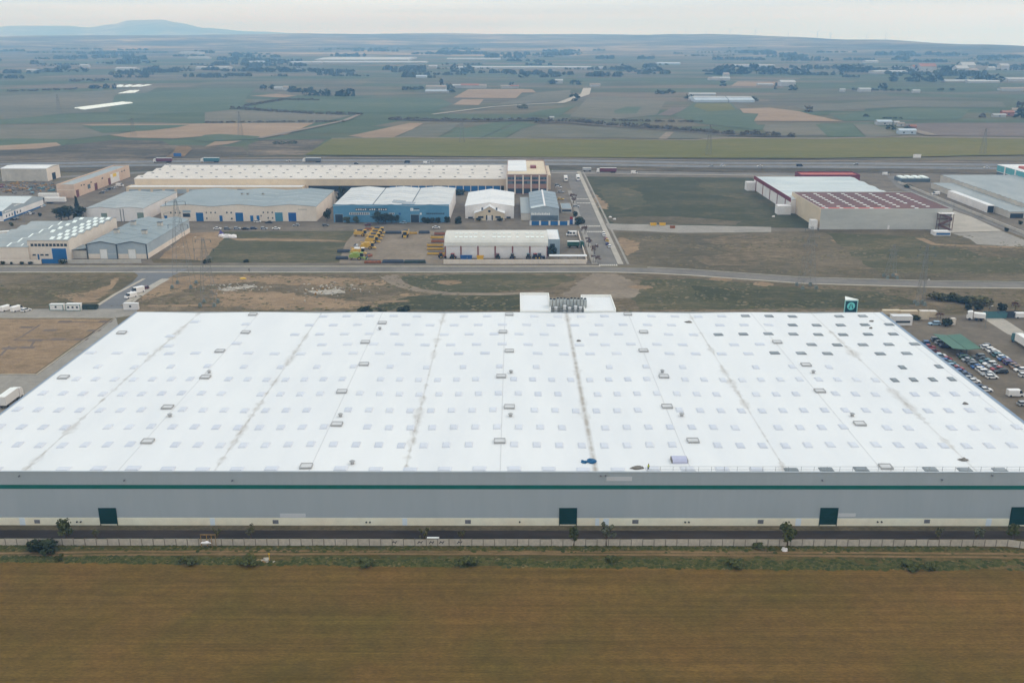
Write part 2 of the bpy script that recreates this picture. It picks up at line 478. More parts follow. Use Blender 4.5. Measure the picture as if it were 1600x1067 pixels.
for i in range(NU + 1):
    xc = -350 + 1150 * i / NU
    py = lerp_table(MT, xc)[0]
    for j in range(NV + 1):
        v = j / NV
        d = 12300 + 2800 * v
        top = 108 + (45 - py) / 1500 * 14100 * 1.05
        X = (xc - 803) / 1500 * d * 1.05
        k = math.sin(min(v / .66, 1) * math.pi / 2) if v < .66 else math.cos((v - .66) / .34 * math.pi / 2)
        z = top * k + mnoise.fractal(Vector((X * .0006, d * .0006, 4)), 1.0, 2.0, 4) * 7 * k
        hb.v.append((X, d, z - 20 * (1 - k)))
for i in range(NU):
    for j in range(NV):
        a = i * (NV + 1) + j
        hb.f.append((a, a + NV + 1, a + NV + 2, a + 1)); hb.m.append(0)
tag(hb.build('mountain', M['hill_cover'], smooth=True), kind='structure')

# --- fields of the plain (outlines in metres)
ZF = [0.0]
def fld(mname, pts, lvl=0, name='crop_field', seed=None):
    ZF[0] += .004
    sheet(name, pts, .12 + .10 * lvl + ZF[0], M[mname])
FIELDS = [
 ('crop_grey', [(-954.98, 1667.68), (-773.19, 1919.74), (-732.64, 2051.97), (-578.33, 1403.67), (-627.68, 1370.80), (-707.89, 1226.81)], 0),
 ('crop_green', [(-712.75, 1235.47), (-671.17, 1280.74), (-622.96, 1360.21), (-552.06, 1360.34), (-487.87, 1329.60), (-512.83, 1244.64), (-635.10, 1209.96), (-684.59, 1185.23)], 1),
 ('crop_green', [(-713.06, 1767.63), (-614.98, 1970.85), (-513.11, 1971.04), (-468.16, 1733.67), (-412.03, 1499.37), (-415.80, 1450.14), (-441.27, 1403.93), (-507.75, 1360.42), (-578.33, 1403.67)], 1),
 ('crop_grey', [(-681.89, 1180.42), (-630.87, 1201.65), (-532.27, 1210.16), (-462.95, 1215.34), (-444.90, 1089.26), (-474.74, 1043.33), (-550.11, 1043.18), (-597.96, 1030.66)], 1),
 ('crop_green', [(-586.44, 1034.38), (-529.90, 1049.55), (-470.63, 1037.08), (-455.11, 983.95), (-552.63, 972.66)], 2),
 ('ploughed', [(-528.74, 976.01), (-474.89, 1010.41), (-457.70, 983.94), (-468.14, 956.60), (-510.36, 940.82)], 2),
 ('wild_dark', [(-562.94, 945.90), (-467.14, 954.48), (-452.52, 983.95), (-424.31, 1037.17), (-369.63, 1024.99), (-349.55, 989.80), (-318.61, 962.23), (-309.26, 973.12), (-302.30, 984.24), (-269.37, 967.73), (-248.16, 906.54), (-283.65, 889.53), (-457.91, 862.28), (-504.20, 843.42)], 1),
 ('ploughed', [(-533.14, 1208.48), (-399.41, 1215.46), (-386.13, 1223.99), (-249.96, 1231.14), (-253.49, 1089.63), (-274.17, 1052.58), (-328.56, 1092.22), (-339.96, 1073.30), (-366.40, 1047.32), (-418.43, 1057.44), (-447.90, 1082.46), (-435.25, 1124.51)], 2),
 ('crop_green', [(-525.38, 1190.38), (-398.82, 1203.75), (-403.24, 1169.87), (-421.26, 1134.80), (-465.97, 1105.86)], 3),
 ('ploughed', [(-465.68, 1737.06), (-431.31, 1796.69), (-384.24, 1750.88), (-395.49, 1700.67)], 2),
 ('crop_green', [(-343.24, 1084.02), (-329.37, 1094.97), (-278.75, 1070.77), (-272.99, 1042.45), (-323.70, 1020.24), (-342.57, 1037.33), (-342.32, 1062.77)], 3),
 ('ploughed', [(-309.26, 973.12), (-312.62, 1019.06), (-286.45, 1026.36), (-291.92, 993.32)], 3),
 ('crop_green', [(-405.32, 1474.37), (-384.69, 1653.24), (-316.10, 1653.37), (-179.53, 1701.08), (-122.15, 1669.27), (-97.66, 1552.55), (-114.15, 1404.56), (-214.82, 1393.27), (-335.78, 1438.48)], 1),
 ('crop_grey', [(-437.87, 1392.84), (-410.63, 1438.34), (-331.62, 1404.14), (-220.83, 1340.24), (-244.53, 1236.36), (-387.19, 1227.42)], 1),
 ('wild_dark', [(-270.12, 989.95), (-269.62, 1039.96), (-200.45, 1042.59), (-193.94, 904.73), (-246.91, 901.77)], 1),
 ('ploughed', [(-182.26, 1073.60), (-130.62, 1227.91), (-112.98, 1227.94), (-119.29, 1147.33), (-130.33, 1063.18), (-153.97, 1052.81)], 2),
 ('crop_grey', [(-119.29, 1147.33), (-106.72, 1210.97), (-66.48, 1228.03), (-72.75, 1147.41), (-83.81, 1056.79), (-126.79, 1056.71)], 2),
 ('crop_green', [(-83.81, 1056.79), (-62.24, 1147.43), (-28.07, 1231.56), (5.77, 1249.18), (-37.75, 1047.94)], 3),
 ('crop_green', [(-35.00, 1047.95), (7.38, 1245.63), (29.34, 1211.23), (6.83, 1147.57), (-10.32, 1055.65)], 2),
 ('crop_grey', [(-7.55, 1055.65), (9.83, 1147.57), (29.14, 1202.90), (120.69, 1175.59), (237.88, 1077.06), (224.90, 1048.44)], 3),
 ('ploughed', [(-104.21, 1694.74), (-88.99, 1941.90), (13.90, 1946.32), (36.22, 1929.57), (41.59, 1834.53), (15.49, 1834.48), (3.34, 1682.13)], 2),
 ('ploughed', [(-94.68, 1536.41), (-86.74, 1653.81), (-50.30, 1653.88), (-54.41, 1525.90)], 2),
 ('crop_green', [(11.45, 1344.78), (41.97, 1432.20), (95.36, 1513.15), (64.00, 1344.88)], 2),
 ('crop_grey', [(44.14, 1842.11), (110.54, 1921.42), (88.22, 1638.90), (-34.60, 1525.94), (7.64, 1669.51)], 1),
 ('crop_grey', [(96.86, 1475.33), (126.78, 1701.66), (176.36, 1734.90), (247.32, 1609.52), (196.23, 1351.32), (131.31, 1282.27), (74.92, 1320.69)], 1),
 ('crop_green', [(145.79, 1427.77), (171.37, 1490.38), (192.66, 1490.42), (170.63, 1372.31), (140.05, 1370.12)], 2),
 ('ploughed_dark', [(196.23, 1345.13), (236.79, 1475.59), (263.52, 1480.58), (213.35, 1337.00)], 2),
 ('crop_green', [(216.83, 1337.00), (285.64, 1566.99), (345.77, 1572.66), (319.34, 1374.74), (338.75, 1366.26), (309.15, 1264.15), (288.74, 1140.60), (229.55, 1225.16)], 2),
 ('crop_bright', [(272.92, 1495.60), (288.71, 1561.49), (341.37, 1561.59), (324.18, 1437.40), (276.94, 1405.30)], 3),
 ('ploughed', [(334.02, 1456.35), (382.46, 1475.87), (408.52, 1405.55), (408.63, 1362.17), (418.21, 1249.96), (307.43, 1256.91), (339.64, 1366.26), (321.21, 1379.04)], 2),
 ('crop_grey', [(292.08, 1148.11), (310.93, 1211.76), (382.51, 1228.89), (347.97, 1077.27), (280.22, 1077.14)], 2),
 ('crop_green', [(372.63, 1211.88), (418.84, 1215.33), (383.60, 1064.16), (342.45, 1064.08)], 3),
 ('crop_grey', [(419.95, 1215.33), (445.40, 1212.02), (427.01, 1077.42), (384.57, 1064.16)], 3),
 ('ploughed_dark', [(465.97, 1212.06), (526.83, 1229.16), (705.14, 1232.95), (615.26, 1071.15), (460.88, 1077.48), (472.24, 1148.45)], 2),
 ('crop_green', [(432.25, 1341.49), (591.38, 1476.27), (672.44, 1452.21), (582.70, 1283.12), (423.23, 1255.33)], 1),
 ('crop_grey', [(429.36, 1513.79), (638.38, 1639.94), (789.09, 1596.10), (743.10, 1488.96), (599.18, 1496.22), (417.65, 1405.57)], 1),
 ('ploughed', [(449.24, 2054.22), (502.02, 2232.98), (598.31, 2216.66), (573.44, 2102.56), (497.35, 2044.95)], 1),
]
for mname, pts, lvl in FIELDS:
    fld(mname, pts, lvl)
# the long bright field beyond the motorway
sheet('crop_field', [(-194.53, 904.73), (-194.97, 1042.60), (-112.79, 1055.45), (-34.83, 1042.91), (107.51, 1043.18), (188.32, 1035.86), (232.32, 1051.00), (286.11, 1046.03), (328.03, 1048.64), (426.52, 1061.64), (482.67, 1056.58), (600.25, 1044.12), (526.79, 911.86), (412.79, 898.31), (359.43, 888.91), (277.50, 881.45), (91.74, 884.73), (-96.45, 897.34), (-96.64, 899.22)], .75, M['crop_bright'])
# brown overgrown banks of the stream
strip('stream_bank', [(-160.81, 1277.98), (-101.31, 1263.37), (-28.70, 1259.88), (47.31, 1270.97)], [14, 22, 24, 18], .93, M['wild_dark'])
strip('stream_bank', [(29.82, 1231.67), (70.40, 1238.71), (121.96, 1188.37), (191.04, 1135.96), (240.19, 1087.84), (302.73, 1066.61)], [16, 26, 30, 32, 32, 14], .94, M['wild_dark'])
# pale field tracks
strip('dirt_track', [(-273.58, 1047.49), (-243.95, 1154.68), (-216.70, 1263.15), (-212.87, 1356.79)], [9, 9, 8, 7], .9, M['pale_gravel'])
strip('dirt_track', [(-111.81, 1352.81), (-87.88, 1393.51), (-33.69, 1484.98), (17.00, 1533.96), (74.38, 1569.36), (103.97, 1688.71), (127.62, 1776.28), (146.00, 1972.29)], [6, 7, 7, 8, 12, 16, 16, 16], .9, M['kerb_stone'])
strip('dirt_track', [(158.47, 1040.77), (168.02, 1076.93), (177.79, 1112.74)], 9, .9, M['pale_gravel'])
strip('dirt_track', [(463.23, 1148.43), (463.74, 1116.13), (461.28, 1080.16)], 14, .9, M['pale_gravel'])
strip('dirt_track', [(-195.43, 1045.12), (-113.06, 1058.03), (-70.91, 1050.42), (0.76, 1048.02), (107.02, 1038.18), (187.46, 1030.93), (232.86, 1053.55), (286.78, 1048.56), (327.27, 1046.11), (429.30, 1061.64), (548.05, 1049.06)], [5, 6, 6, 5, 6, 7, 11, 9, 10, 8, 14], .92, M['pale_gravel'])
sheet('dirt_path', [(-336.34, 969.78), (-325.91, 973.09), (-314.59, 951.60), (-302.45, 889.50), (-318.80, 885.78), (-322.02, 916.08)], .95, M['dirt_track'])
sheet('rough_ground', [(-335.52, 880.28), (-343.77, 916.04), (-343.26, 967.59), (-332.25, 946.34), (-317.53, 882.13)], .96, M['wild_dark'])
# white crop film laid in long sheets
def film(pts, n, z, label):
    t = thing('plastic_mulch', label, 'crop film', loc=(pts[0][0], pts[0][1], 0), group='white crop films on the plain')
    a, b, c, d = [Vector(q) for q in pts]
    o = Vector((pts[0][0], pts[0][1]))
    for i in range(n):
        u0, u1 = (i + .06) / n, (i + .94) / n
        p = [a.lerp(d, u0), b.lerp(c, u0), b.lerp(c, u1), a.lerp(d, u1)]
        e0, e1 = rnd.uniform(0, .05), rnd.uniform(.94, 1)
        p = [p[0].lerp(p[1], e0), p[0].lerp(p[1], e1), p[3].lerp(p[2], e1), p[3].lerp(p[2], e0)]
        m = (p[0] + p[3]) / 2; m2 = (p[1] + p[2]) / 2
        B = MB(); L = lambda q, zz_: (q.x - o.x, q.y - o.y, zz_)
        B.add([L(p[0], z), L(p[1], z), L(m2, z + 1.3), L(m, z + 1.3), L(p[3], z), L(p[2], z)], [(0, 1, 2, 3), (3, 2, 5, 4), (0, 3, 4), (1, 5, 2)])
        B.build('film_strip', M['plastic_film'], t)
film([(-653.86, 1459.28), (-628.67, 1593.40), (-603.67, 1573.64), (-627.61, 1435.58)], 6, .4, 'longest white plastic crop film, lying nearest on the left plain')
film([(-722.27, 1799.76), (-732.29, 1887.36), (-718.97, 1903.48), (-699.11, 1821.88)], 5, .4, 'short slanting white crop film, middle of three on the left plain')
film([(-804.16, 2001.36), (-837.26, 2085.22), (-762.67, 2095.11), (-761.72, 2019.51)], 4, .4, 'thin white crop film beside a dark hedge, farthest of three')

# --- motorway and its frontage road
HW = [(-647.18, 810.96), (-441.04, 829.16), (-336.67, 843.74), (-227.68, 854.51), (-86.40, 854.78), (54.76, 852.92), (164.75, 838.47), (301.96, 834.63), (434.84, 824.81), (641.16, 809.55)]
strip('rough_verge', HW, 84, .30, M['wild_dark'])
def offs(pts, d):
    out = []
    for i in range(len(pts)):
        a = Vector(pts[max(i - 1, 0)]); b = Vector(pts[min(i + 1, len(pts) - 1)])
        dd = (b - a).normalized(); out.append((pts[i][0] - dd.y * d, pts[i][1] + dd.x * d))
    return out
strip('motorway', offs(HW, 13), 14, .36, M['asphalt_blue'])
strip('motorway', offs(HW, -9), 14, .365, M['asphalt_blue'])
strip('verge_path', offs(HW, 30), 5, .37, M['pale_gravel'])
strip('central_strip', offs(HW, 2), 6, .375, M['scrub'])
for d in (19.3, 6.8, -2.8, -15.2):
    strip('edge_line', offs(HW, d), .35, .38, M['road_paint'])
def dashes(name, pts, dash, gap, w, z, skip=1):
    b = MB()
    for p, q in zip(pts, pts[1:]):
        p, q = Vector(p), Vector(q); L = (q - p).length; d = (q - p) / L; nn = Vector((-d.y, d.x)) * w / 2
        s = 0
        while s < L:
            a = p + d * s; e = p + d * min(s + dash, L)
            b.quad((a.x - nn.x, a.y - nn.y, z), (e.x - nn.x, e.y - nn.y, z), (e.x + nn.x, e.y + nn.y, z), (a.x + nn.x, a.y + nn.y, z))
            s += dash + gap
    o = b.build(name, M['road_paint']); tag(o, kind='structure'); return o
dashes('lane_dashes', offs(HW, 13), 5, 8, .3, .385)
dashes('lane_dashes', offs(HW, -9), 5, 8, .3, .386)
FRO = [(31.31, 798.89), (103.69, 793.43), (180.98, 786.23), (228.99, 780.90)]
strip('frontage_road', FRO, 13, .05, M['asphalt_grey'])
slab('kerb', offs(FRO, -7.5), 1.6, 0, .18, M['kerb_stone'])
strip('frontage_road', [(-432.62, 753.56), (-361.06, 767.40), (-290.78, 800.16)], 12, .05, M['asphalt_grey'])

# --- land between the estate and the great warehouse
sheet('estate_ground', [(-557.95, 694.14), (-432.42, 718.18), (-306.17, 764.03), (30.60, 808.39), (239.47, 808.78), (467.73, 786.78), (508.92, 696.17), (350.28, 467.79), (-415.91, 466.33)], .015, M['asphalt_brown'])
sheet('scrub_lot', wob([(-433.72, 450.44), (-178.64, 450.92), (-174.79, 447.12), (-176.04, 427.76), (-175.81, 389.39), (-378.99, 389.01)], .6, 9, 3), .02, M['scrub_green'])
sheet('scrub_lot', wob([(-163.18, 450.95), (48.61, 451.35), (61.06, 452.02), (90.47, 443.87), (133.52, 429.51), (196.98, 422.73), (316.02, 418.47), (284.70, 373.37), (164.50, 384.25), (153.15, 382.34), (-158.58, 381.75), (-166.99, 397.38), (-165.09, 430.11)], .5, 12, 4), .02, M['scrub'])
sheet('scrub_patch', wob([(-54.25, 444.84), (-31.61, 448.65), (23.69, 447.49), (29.37, 440.06), (16.69, 423.52), (-12.23, 414.53), (-35.27, 416.69), (-47.93, 428.00)], .9, 3, 5), .026, M['olive_lot'])
sheet('scrub_patch', wob([(-46.09, 410.13), (4.93, 414.57), (4.64, 387.79), (-65.13, 386.69), (-55.80, 397.59)], 1, 3, 6), .026, M['green_lot'])
sheet('scrub_patch', wob([(59.42, 438.90), (86.76, 440.17), (130.41, 423.74), (165.45, 415.97), (163.15, 402.10), (134.35, 389.98), (53.05, 387.88), (51.61, 410.32), (58.97, 423.60)], 1, 3, 7), .026, M['olive_lot'])
sheet('scrub_patch', wob([(81.65, 428.25), (120.47, 419.21), (169.12, 410.54), (176.21, 400.07), (155.96, 390.02), (102.87, 393.87), (80.56, 406.12)], 1.1, 3, 8), .03, M['green_lot'])
sheet('gravel_fan', wob([(37.74, 450.69), (49.17, 450.71), (55.98, 435.27), (56.97, 414.67), (51.11, 406.06), (34.12, 403.93), (21.87, 410.26), (27.03, 425.83)], 1.2, 1.8, 9), .034, M['pale_gravel'])
sheet('bare_patch', wob([(-173.61, 439.67), (-153.84, 445.90), (-117.42, 447.23), (-86.07, 443.53), (-60.93, 437.46), (-59.71, 427.98), (-103.89, 427.89), (-120.42, 434.94), (-142.17, 427.82), (-152.32, 414.27), (-162.52, 399.42)], 1.9, 2.0, 10), .03, M['bare_earth'])
sheet('bare_patch', wob([(-137.17, 420.96), (-109.97, 416.55), (-67.44, 401.66), (-54.78, 389.62), (-102.94, 387.59), (-124.82, 393.44)], 1.9, 2.0, 11), .03, M['bare_earth'])
sheet('rubble_patch', wob([(-134.27, 420.97), (-120.09, 427.86), (-117.73, 424.41), (-130.40, 417.62)], .6, 1.6, 12), .05, M['concrete_pale'])
sheet('rubble_patch', wob([(-92.96, 417.69), (-79.14, 421.07), (-75.13, 414.41), (-85.94, 411.13)], .6, 1.6, 13), .05, M['concrete_pale'])
sheet('bare_patch', wob([(-203.22, 409.36), (-190.69, 415.49), (-187.11, 426.60), (-189.80, 441.69), (-186.82, 441.70), (-182.30, 421.79), (-180.66, 399.11), (-189.98, 399.09)], 1.4, 1.8, 14), .03, M['bare_earth'])
sheet('bare_patch', wob([(-307.62, 446.86), (-227.86, 447.02), (-212.27, 439.60), (-226.33, 431.17), (-295.31, 427.53)], .8, 6, 15), .03, M['scrub_brown'])
strip('dirt_path', [(-60.36, 447.33), (-53.50, 430.32), (-42.66, 418.90), (-29.31, 413.41), (-6.48, 412.37), (13.57, 416.78)], [9, 7, 5, 4.5, 4, 3], .036, M['pale_gravel'])
strip('dirt_path', [(-156.17, 393.38), (-104.85, 395.48), (-66.97, 398.58), (-45.22, 401.71)], 3, .036, M['bare_earth'])
# pale spoil heaps and bare spots on the scrub, plain earth
for k, (px_, r) in enumerate([((-171.78, 426.60), 3.5), ((-129.31, 408.90), 3.2), ((-46.20, 411.21), 3), ((-90.29, 433.80), 4), ((58.53, 424.74), 4), ((-30.65, 433.91), 5), ((115.20, 430.64), 4), ((97.33, 440.19), 4)]):
    q = [(px_[0] + math.cos(a * .7) * r * 1.5 * rnd.uniform(.7, 1.2), px_[1] + math.sin(a * .7) * r * rnd.uniform(.7, 1.2)) for a in range(9)]
    sheet('bare_spot', q, .04, M['bare_earth'])

# estate parcels north of the cross road
sheet('grass_lot', wob([(-170.68, 551.28), (-92.31, 553.30), (-92.69, 519.73), (-88.04, 472.48), (-152.59, 472.35), (-159.10, 485.21)], .6, 8, 20), .03, M['olive_lot'])
sheet('bare_lot', wob([(-188.65, 545.72), (-170.68, 551.28), (-163.63, 533.25), (-159.10, 485.21), (-156.46, 472.35), (-181.64, 472.30)], .6, 6, 21), .03, M['bare_earth'])
sheet('gravel_yard', [(-92.31, 553.30), (-37.70, 553.40), (-35.11, 472.58), (-88.04, 472.48), (-92.69, 519.73)], .03, M['pale_gravel'])
sheet('rough_lot', wob([(-186.51, 482.25), (-181.64, 472.30), (-152.59, 472.35), (-153.43, 475.16), (-164.53, 479.40)], .4, 5, 22), .034, M['scrub_green'])
sheet('grass_lot', wob([(58.47, 771.69), (189.00, 764.97), (186.94, 725.56), (182.65, 561.41), (150.94, 563.28), (57.04, 574.94), (55.66, 617.99)], .5, 10, 23), .03, M['green_lot'])
sheet('bare_patch', wob([(57.54, 691.73), (60.09, 667.59), (63.81, 641.90), (60.55, 623.82), (56.61, 626.75), (55.95, 657.72)], 1.5, 1.8, 24), .036, M['bare_earth'])
sheet('worn_patch', wob([(60.90, 719.12), (76.82, 734.83), (91.45, 695.38), (89.73, 646.94), (71.42, 618.02), (63.74, 646.89)], 2.2, 2.4, 61), .04, M['olive_lot'])
sheet('worn_patch', wob([(138.51, 738.16), (171.85, 744.74), (181.90, 695.55), (160.41, 662.49), (140.26, 684.12)], 2.4, 2.6, 62), .04, M['olive_lot'])
sheet('worn_patch', wob([(56.97, 595.73), (99.73, 600.15), (140.26, 583.25), (133.66, 571.08), (61.11, 576.96)], 1.2, 2.6, 63), .04, M['scrub_brown'])
strip('worn_track', wander([(65.84, 533.69), (96.05, 510.27), (127.42, 482.84), (157.45, 463.36), (194.41, 460.76)], .8, 6, 64), 3.2, .045, M['scrub'])
strip('worn_track', wander([(178.03, 528.70), (184.61, 500.96), (183.21, 471.60), (183.21, 447.80)], .8, 6, 65), 3.0, .046, M['bare_earth'])
sheet('worn_patch', wob([(91.73, 485.69), (110.13, 494.68), (129.98, 479.96), (120.10, 465.99), (96.74, 468.68)], 1.8, 2.2, 66), .042, M['scrub'])
sheet('worn_patch', wob([(239.51, 513.78), (273.01, 504.25), (275.49, 483.12), (243.95, 485.98)], 1.8, 2.2, 67), .042, M['scrub'])
sheet('worn_patch', wob([(-159.53, 531.52), (-138.12, 532.43), (-101.27, 528.17), (-91.48, 523.09), (-129.13, 524.71), (-154.51, 526.36)], .7, 2.2, 68), .042, M['bare_earth'])
sheet('service_lane', wob([(55.58, 575.94), (153.34, 565.22), (149.47, 550.04), (95.28, 548.09), (56.15, 557.35)], .5, 10, 25), .034, M['concrete_mid'])
sheet('scrub_lot', wob([(57.66, 553.58), (94.98, 546.26), (151.80, 551.90), (182.79, 555.70), (403.93, 545.02), (328.05, 435.79), (200.51, 437.95), (151.35, 443.99), (87.32, 460.56), (56.24, 469.98)], .6, 12, 26), .03, M['scrub_brown'])
sheet('scrub_patch', wob([(57.85, 530.63), (61.46, 535.00), (69.55, 520.04), (63.61, 496.11), (58.97, 488.58), (58.54, 507.80)], 1.4, 1.8, 27), .036, M['bare_earth'])
sheet('scrub_patch', wob([(104.95, 530.29), (131.50, 544.50), (150.76, 533.85), (166.85, 504.05), (143.87, 482.87), (116.20, 491.67)], 1.5, 7, 28), .036, M['scrub'])
sheet('scrub_patch', wob([(180.49, 548.25), (231.68, 537.52), (229.82, 507.33), (271.43, 501.12), (278.88, 454.37), (178.00, 450.32), (175.44, 488.80)], 1.5, 9, 29), .036, M['olive_lot'])
sheet('concrete_yard', [(275.93, 602.72), (285.09, 618.54), (287.63, 599.67), (285.23, 553.73), (252.73, 548.97)], .04, M['concrete_pale'])
sheet('concrete_yard', [(252.69, 547.68), (285.00, 552.16), (285.52, 529.03), (287.19, 505.88), (253.77, 517.15), (256.26, 531.40)], .04, M['concrete_mid'])
strip('dirt_path', [(228.93, 533.80), (230.11, 517.11), (246.78, 512.55), (275.51, 509.21)], 5, .05, M['bare_earth'])
# lane between the two right-hand compounds
strip('service_lane', [(302.72, 775.20), (288.39, 715.25), (290.49, 642.05), (291.65, 587.68), (291.75, 541.38), (291.98, 514.92)], 6, .05, M['asphalt_grey'])

# --- cross road and the street that leaves it
RD = [(-409.03, 458.02), (-157.86, 458.50), (-0.87, 458.80), (43.11, 459.15), (64.84, 457.21), (85.94, 452.71), (135.73, 437.23), (197.24, 430.21), (320.73, 425.24)]
strip('cross_road', RD, 9.6, .05, M['asphalt_grey'])
slab('pavement', offs(RD[:4], 6.2), 1.5, 0, .15, M['kerb_stone'])
slab('pavement', offs(RD, -5.7), 1.3, 0, .15, M['kerb_stone'])
slab('pavement', offs(RD[4:], 6.2), 1.3, 0, .15, M['concrete_mid'])
ST = [(47.2, 470), (47.2, 560), (47.2, 700), (47.2, 800)]
strip('street', ST, 9.8, .056, M['asphalt_grey'])
slab('pavement', offs(ST, -6.4), 2.8, 0, .16, M['concrete_pale'])
slab('pavement', offs(ST, -10.2), 1.2, 0, .12, M['concrete_mid'])
slab('pavement', offs(ST[:-1], 6.5), 3.0, 0, .16, M['concrete_mid'])
strip('access_road', [(-173.16, 457.77), (-171.28, 447.15), (-171.19, 434.27), (-171.39, 417.01), (-170.93, 402.53), (-169.91, 387.49)], [26, 17, 13, 12.5, 12.5, 14], .052, M['asphalt_blue'])
slab('pavement', [(-174.53, 439.70), (-175.57, 428.07), (-177.21, 412.07), (-177.49, 394.11)], 1.6, 0, .15, M['kerb_stone'])
slab('pavement', [(-164.11, 439.71), (-165.28, 428.96), (-165.78, 417.02), (-166.09, 404.10), (-165.78, 395.64)], 4, 0, .15, M['concrete_pale'])
def crossing(y, x0, x1, n, L=3.2):
    b = MB(); w = (x1 - x0) / n
    for i in range(n):
        b.quad((x0 + i * w + w * .25, y, .062), (x0 + i * w + w * .75, y, .062), (x0 + i * w + w * .75, y + L, .062), (x0 + i * w + w * .25, y + L, .062))
    tag(b.build('crosswalk', M['road_paint']), kind='structure')
for y in ((47.15, 566.24)[1], (46.32, 549.61)[1], (46.12, 466.36)[1], (46.93, 662.60)[1], (45.85, 646.54)[1]):
    crossing(y, 42.5, 51.9, 9)

# --- paving and plots round the great warehouse
sheet('forecourt', [(-350.76, 387.60), (-175.95, 388.42), (-159.06, 389.43), (-155.49, 379.88), (-162.31, 375.70), (-340.26, 374.90)], .044, M['concrete_mid'])
sheet('access_road', [(-137.0, 195), (-137.0, 341), (-146, 341), (-162.5, (-162.31, 375.70)[1]), (-162.5, (-162.00, 307.33)[1]), (-420, (-162.00, 307.33)[1]), (-420, 195)], .04, M['concrete_mid'])
sheet('earth_plot', [(-164, (-162.60, 308.61)[1]), (-164, (-161.59, 373.88)[1]), (-420, (-161.59, 373.88)[1]), (-420, (-162.60, 308.61)[1])], .03, M['bare_earth'])
slab('kerb', [(-162.8, (-162.00, 307.33)[1]), (-162.8, (-162.13, 375.24)[1]), (-420, (-162.13, 375.24)[1])], .5, 0, .2, M['kerb_stone'])
slab('kerb', [(-163, (-162.18, 307.72)[1]), (-420, (-162.18, 307.72)[1])], .5, 0, .2, M['kerb_stone'])
for pts in ([(-189.40, 345.62), (-163.14, 346.67), (-163.50, 368.91), (-182.22, 370.00)], [(-189.40, 345.62), (-188.60, 349.65), (-188.93, 365.53)], [(-185.43, 327.60), (-187.51, 338.78), (-184.03, 337.83), (-179.22, 337.84), (-181.42, 345.64)], [(-163.14, 346.67), (-163.09, 356.95)]):
    strip('foundation_trench', pts, 1.0, .05, M['ploughed_dark'])
for p_ in ((-181.46, 358.40), (-192.51, 362.24), (-186.38, 335.92), (-179.96, 336.88), (-181.11, 345.64), (-172.98, 346.65), (-164.37, 346.67), (-180.91, 370.00), (-164.60, 370.03), (-164.17, 358.01)):
    sheet('foundation_pit', [(p_[0] - 2.6, p_[1] - 1.2), (p_[0] + 2.6, p_[1] - 1.2), (p_[0] + 2.6, p_[1] + 1.4), (p_[0] - 2.6, p_[1] + 1.4)], .055, M['ploughed_dark'])
sheet('car_park', [(133.0, 180), (300, 180), (300, (222.98, 355.98)[1]), (230.27, 368.81), (199.11, 378.69), (184.16, 380.52), (164.35, 380.48), (133.0, 341)], .04, M['asphalt_brown'])
sheet('back_verge', [(-137, 336), (-137, 341), (133, 341), (133, 336)], .038, M['asphalt_dark'])
sheet('rear_concrete', [(191.22, 374.86), (195.77, 378.17), (199.46, 374.88), (198.93, 360.38), (197.31, 340.73), (190.94, 354.38)], .05, M['concrete_pale'])

# --- the road, verge, track and field in front
sheet('front_road', [(-260, (-0.37, 197.13)[1]), (128, (-0.37, 197.13)[1]), (150, (-0.37, 195.81)[1]), (300, (-0.37, 195.81)[1]), (300, 204), (-260, 204)], .045, M['asphalt_dark'])
sheet('gravel_strip', [(-137.6, 200.9), (133.7, 200.9), (133.7, 204), (-137.6, 204)], .05, M['scrub_brown'])
sheet('verge', [(-300, 150), (300, 150), (300, (-0.37, 196.98)[1]), (-300, (-0.37, 196.98)[1])], .01, M['verge_grass'])
FE = [(-171.47, 188.18), (-113.88, 187.20), (-85.24, 186.59), (-56.78, 185.97), (-28.50, 185.49), (-0.35, 185.02), (27.69, 184.81), (55.60, 184.34), (83.53, 184.26), (111.42, 184.18), (166.91, 183.76)]
sheet('tilled_field', wander(FE, .3, 2.0, 31) + [(420, 40), (-420, 40)], .03, M['tilled_field'])
strip('wheel_rut', wander([(-129.79, 190.18), (-115.48, 190.35), (-87.02, 191.23), (-58.19, 191.50), (-0.36, 191.40), (57.32, 191.16), (86.06, 190.94), (114.69, 190.65), (143.01, 190.01)], .12, 4, 32), .8, .04, M['dirt_track'])
strip('wheel_rut', wander([(-128.93, 188.67), (-114.78, 188.97), (-86.49, 189.85), (-57.85, 190.18), (-0.36, 190.36), (57.01, 189.91), (85.51, 189.49), (113.85, 188.99), (141.93, 188.30)], .12, 4, 33), .8, .04, M['dirt_track'])
# arrows painted on the front road
def arrow(x, y, L):
    b = MB()
    b.quad((x, y - .12, .056), (x + L * .62, y - .12, .056), (x + L * .62, y + .12, .056), (x, y + .12, .056))
    b.poly([(x + L * .62, y - .45, .056), (x + L, y, .056), (x + L * .62, y + .45, .056)])
    tag(b.build('road_arrow', M['road_paint']), kind='structure')
for q, L in (((-123.18, 199.57), 4.6), ((-53.03, 199.40), 4.6), ((2.31, 199.58), 4.6), ((64.35, 199.77), 2.4)):
    arrow(q[0], q[1], L)

# --- the air: one closed box of even haze
mh = bpy.data.materials.new('haze_air'); mh.use_nodes = True
hn, hl = mh.node_tree.nodes, mh.node_tree.links
hn.clear()
ho = hn.new('ShaderNodeOutputMaterial'); hv = hn.new('ShaderNodeVolumePrincipled')
hv.inputs['Color'].default_value = (.30, .60, 1.0, 1)
hv.inputs['Absorption Color'].default_value = (1, 1, 1, 1)
hv.inputs['Density'].default_value = 1.9e-4
hl.new(hv.outputs['Volume'], ho.inputs['Volume'])
hz_b = MB(); hz_b.box(-16000, 16000, -1200, 15600, -45, 272)
tag(hz_b.build('haze', mh), kind='stuff')

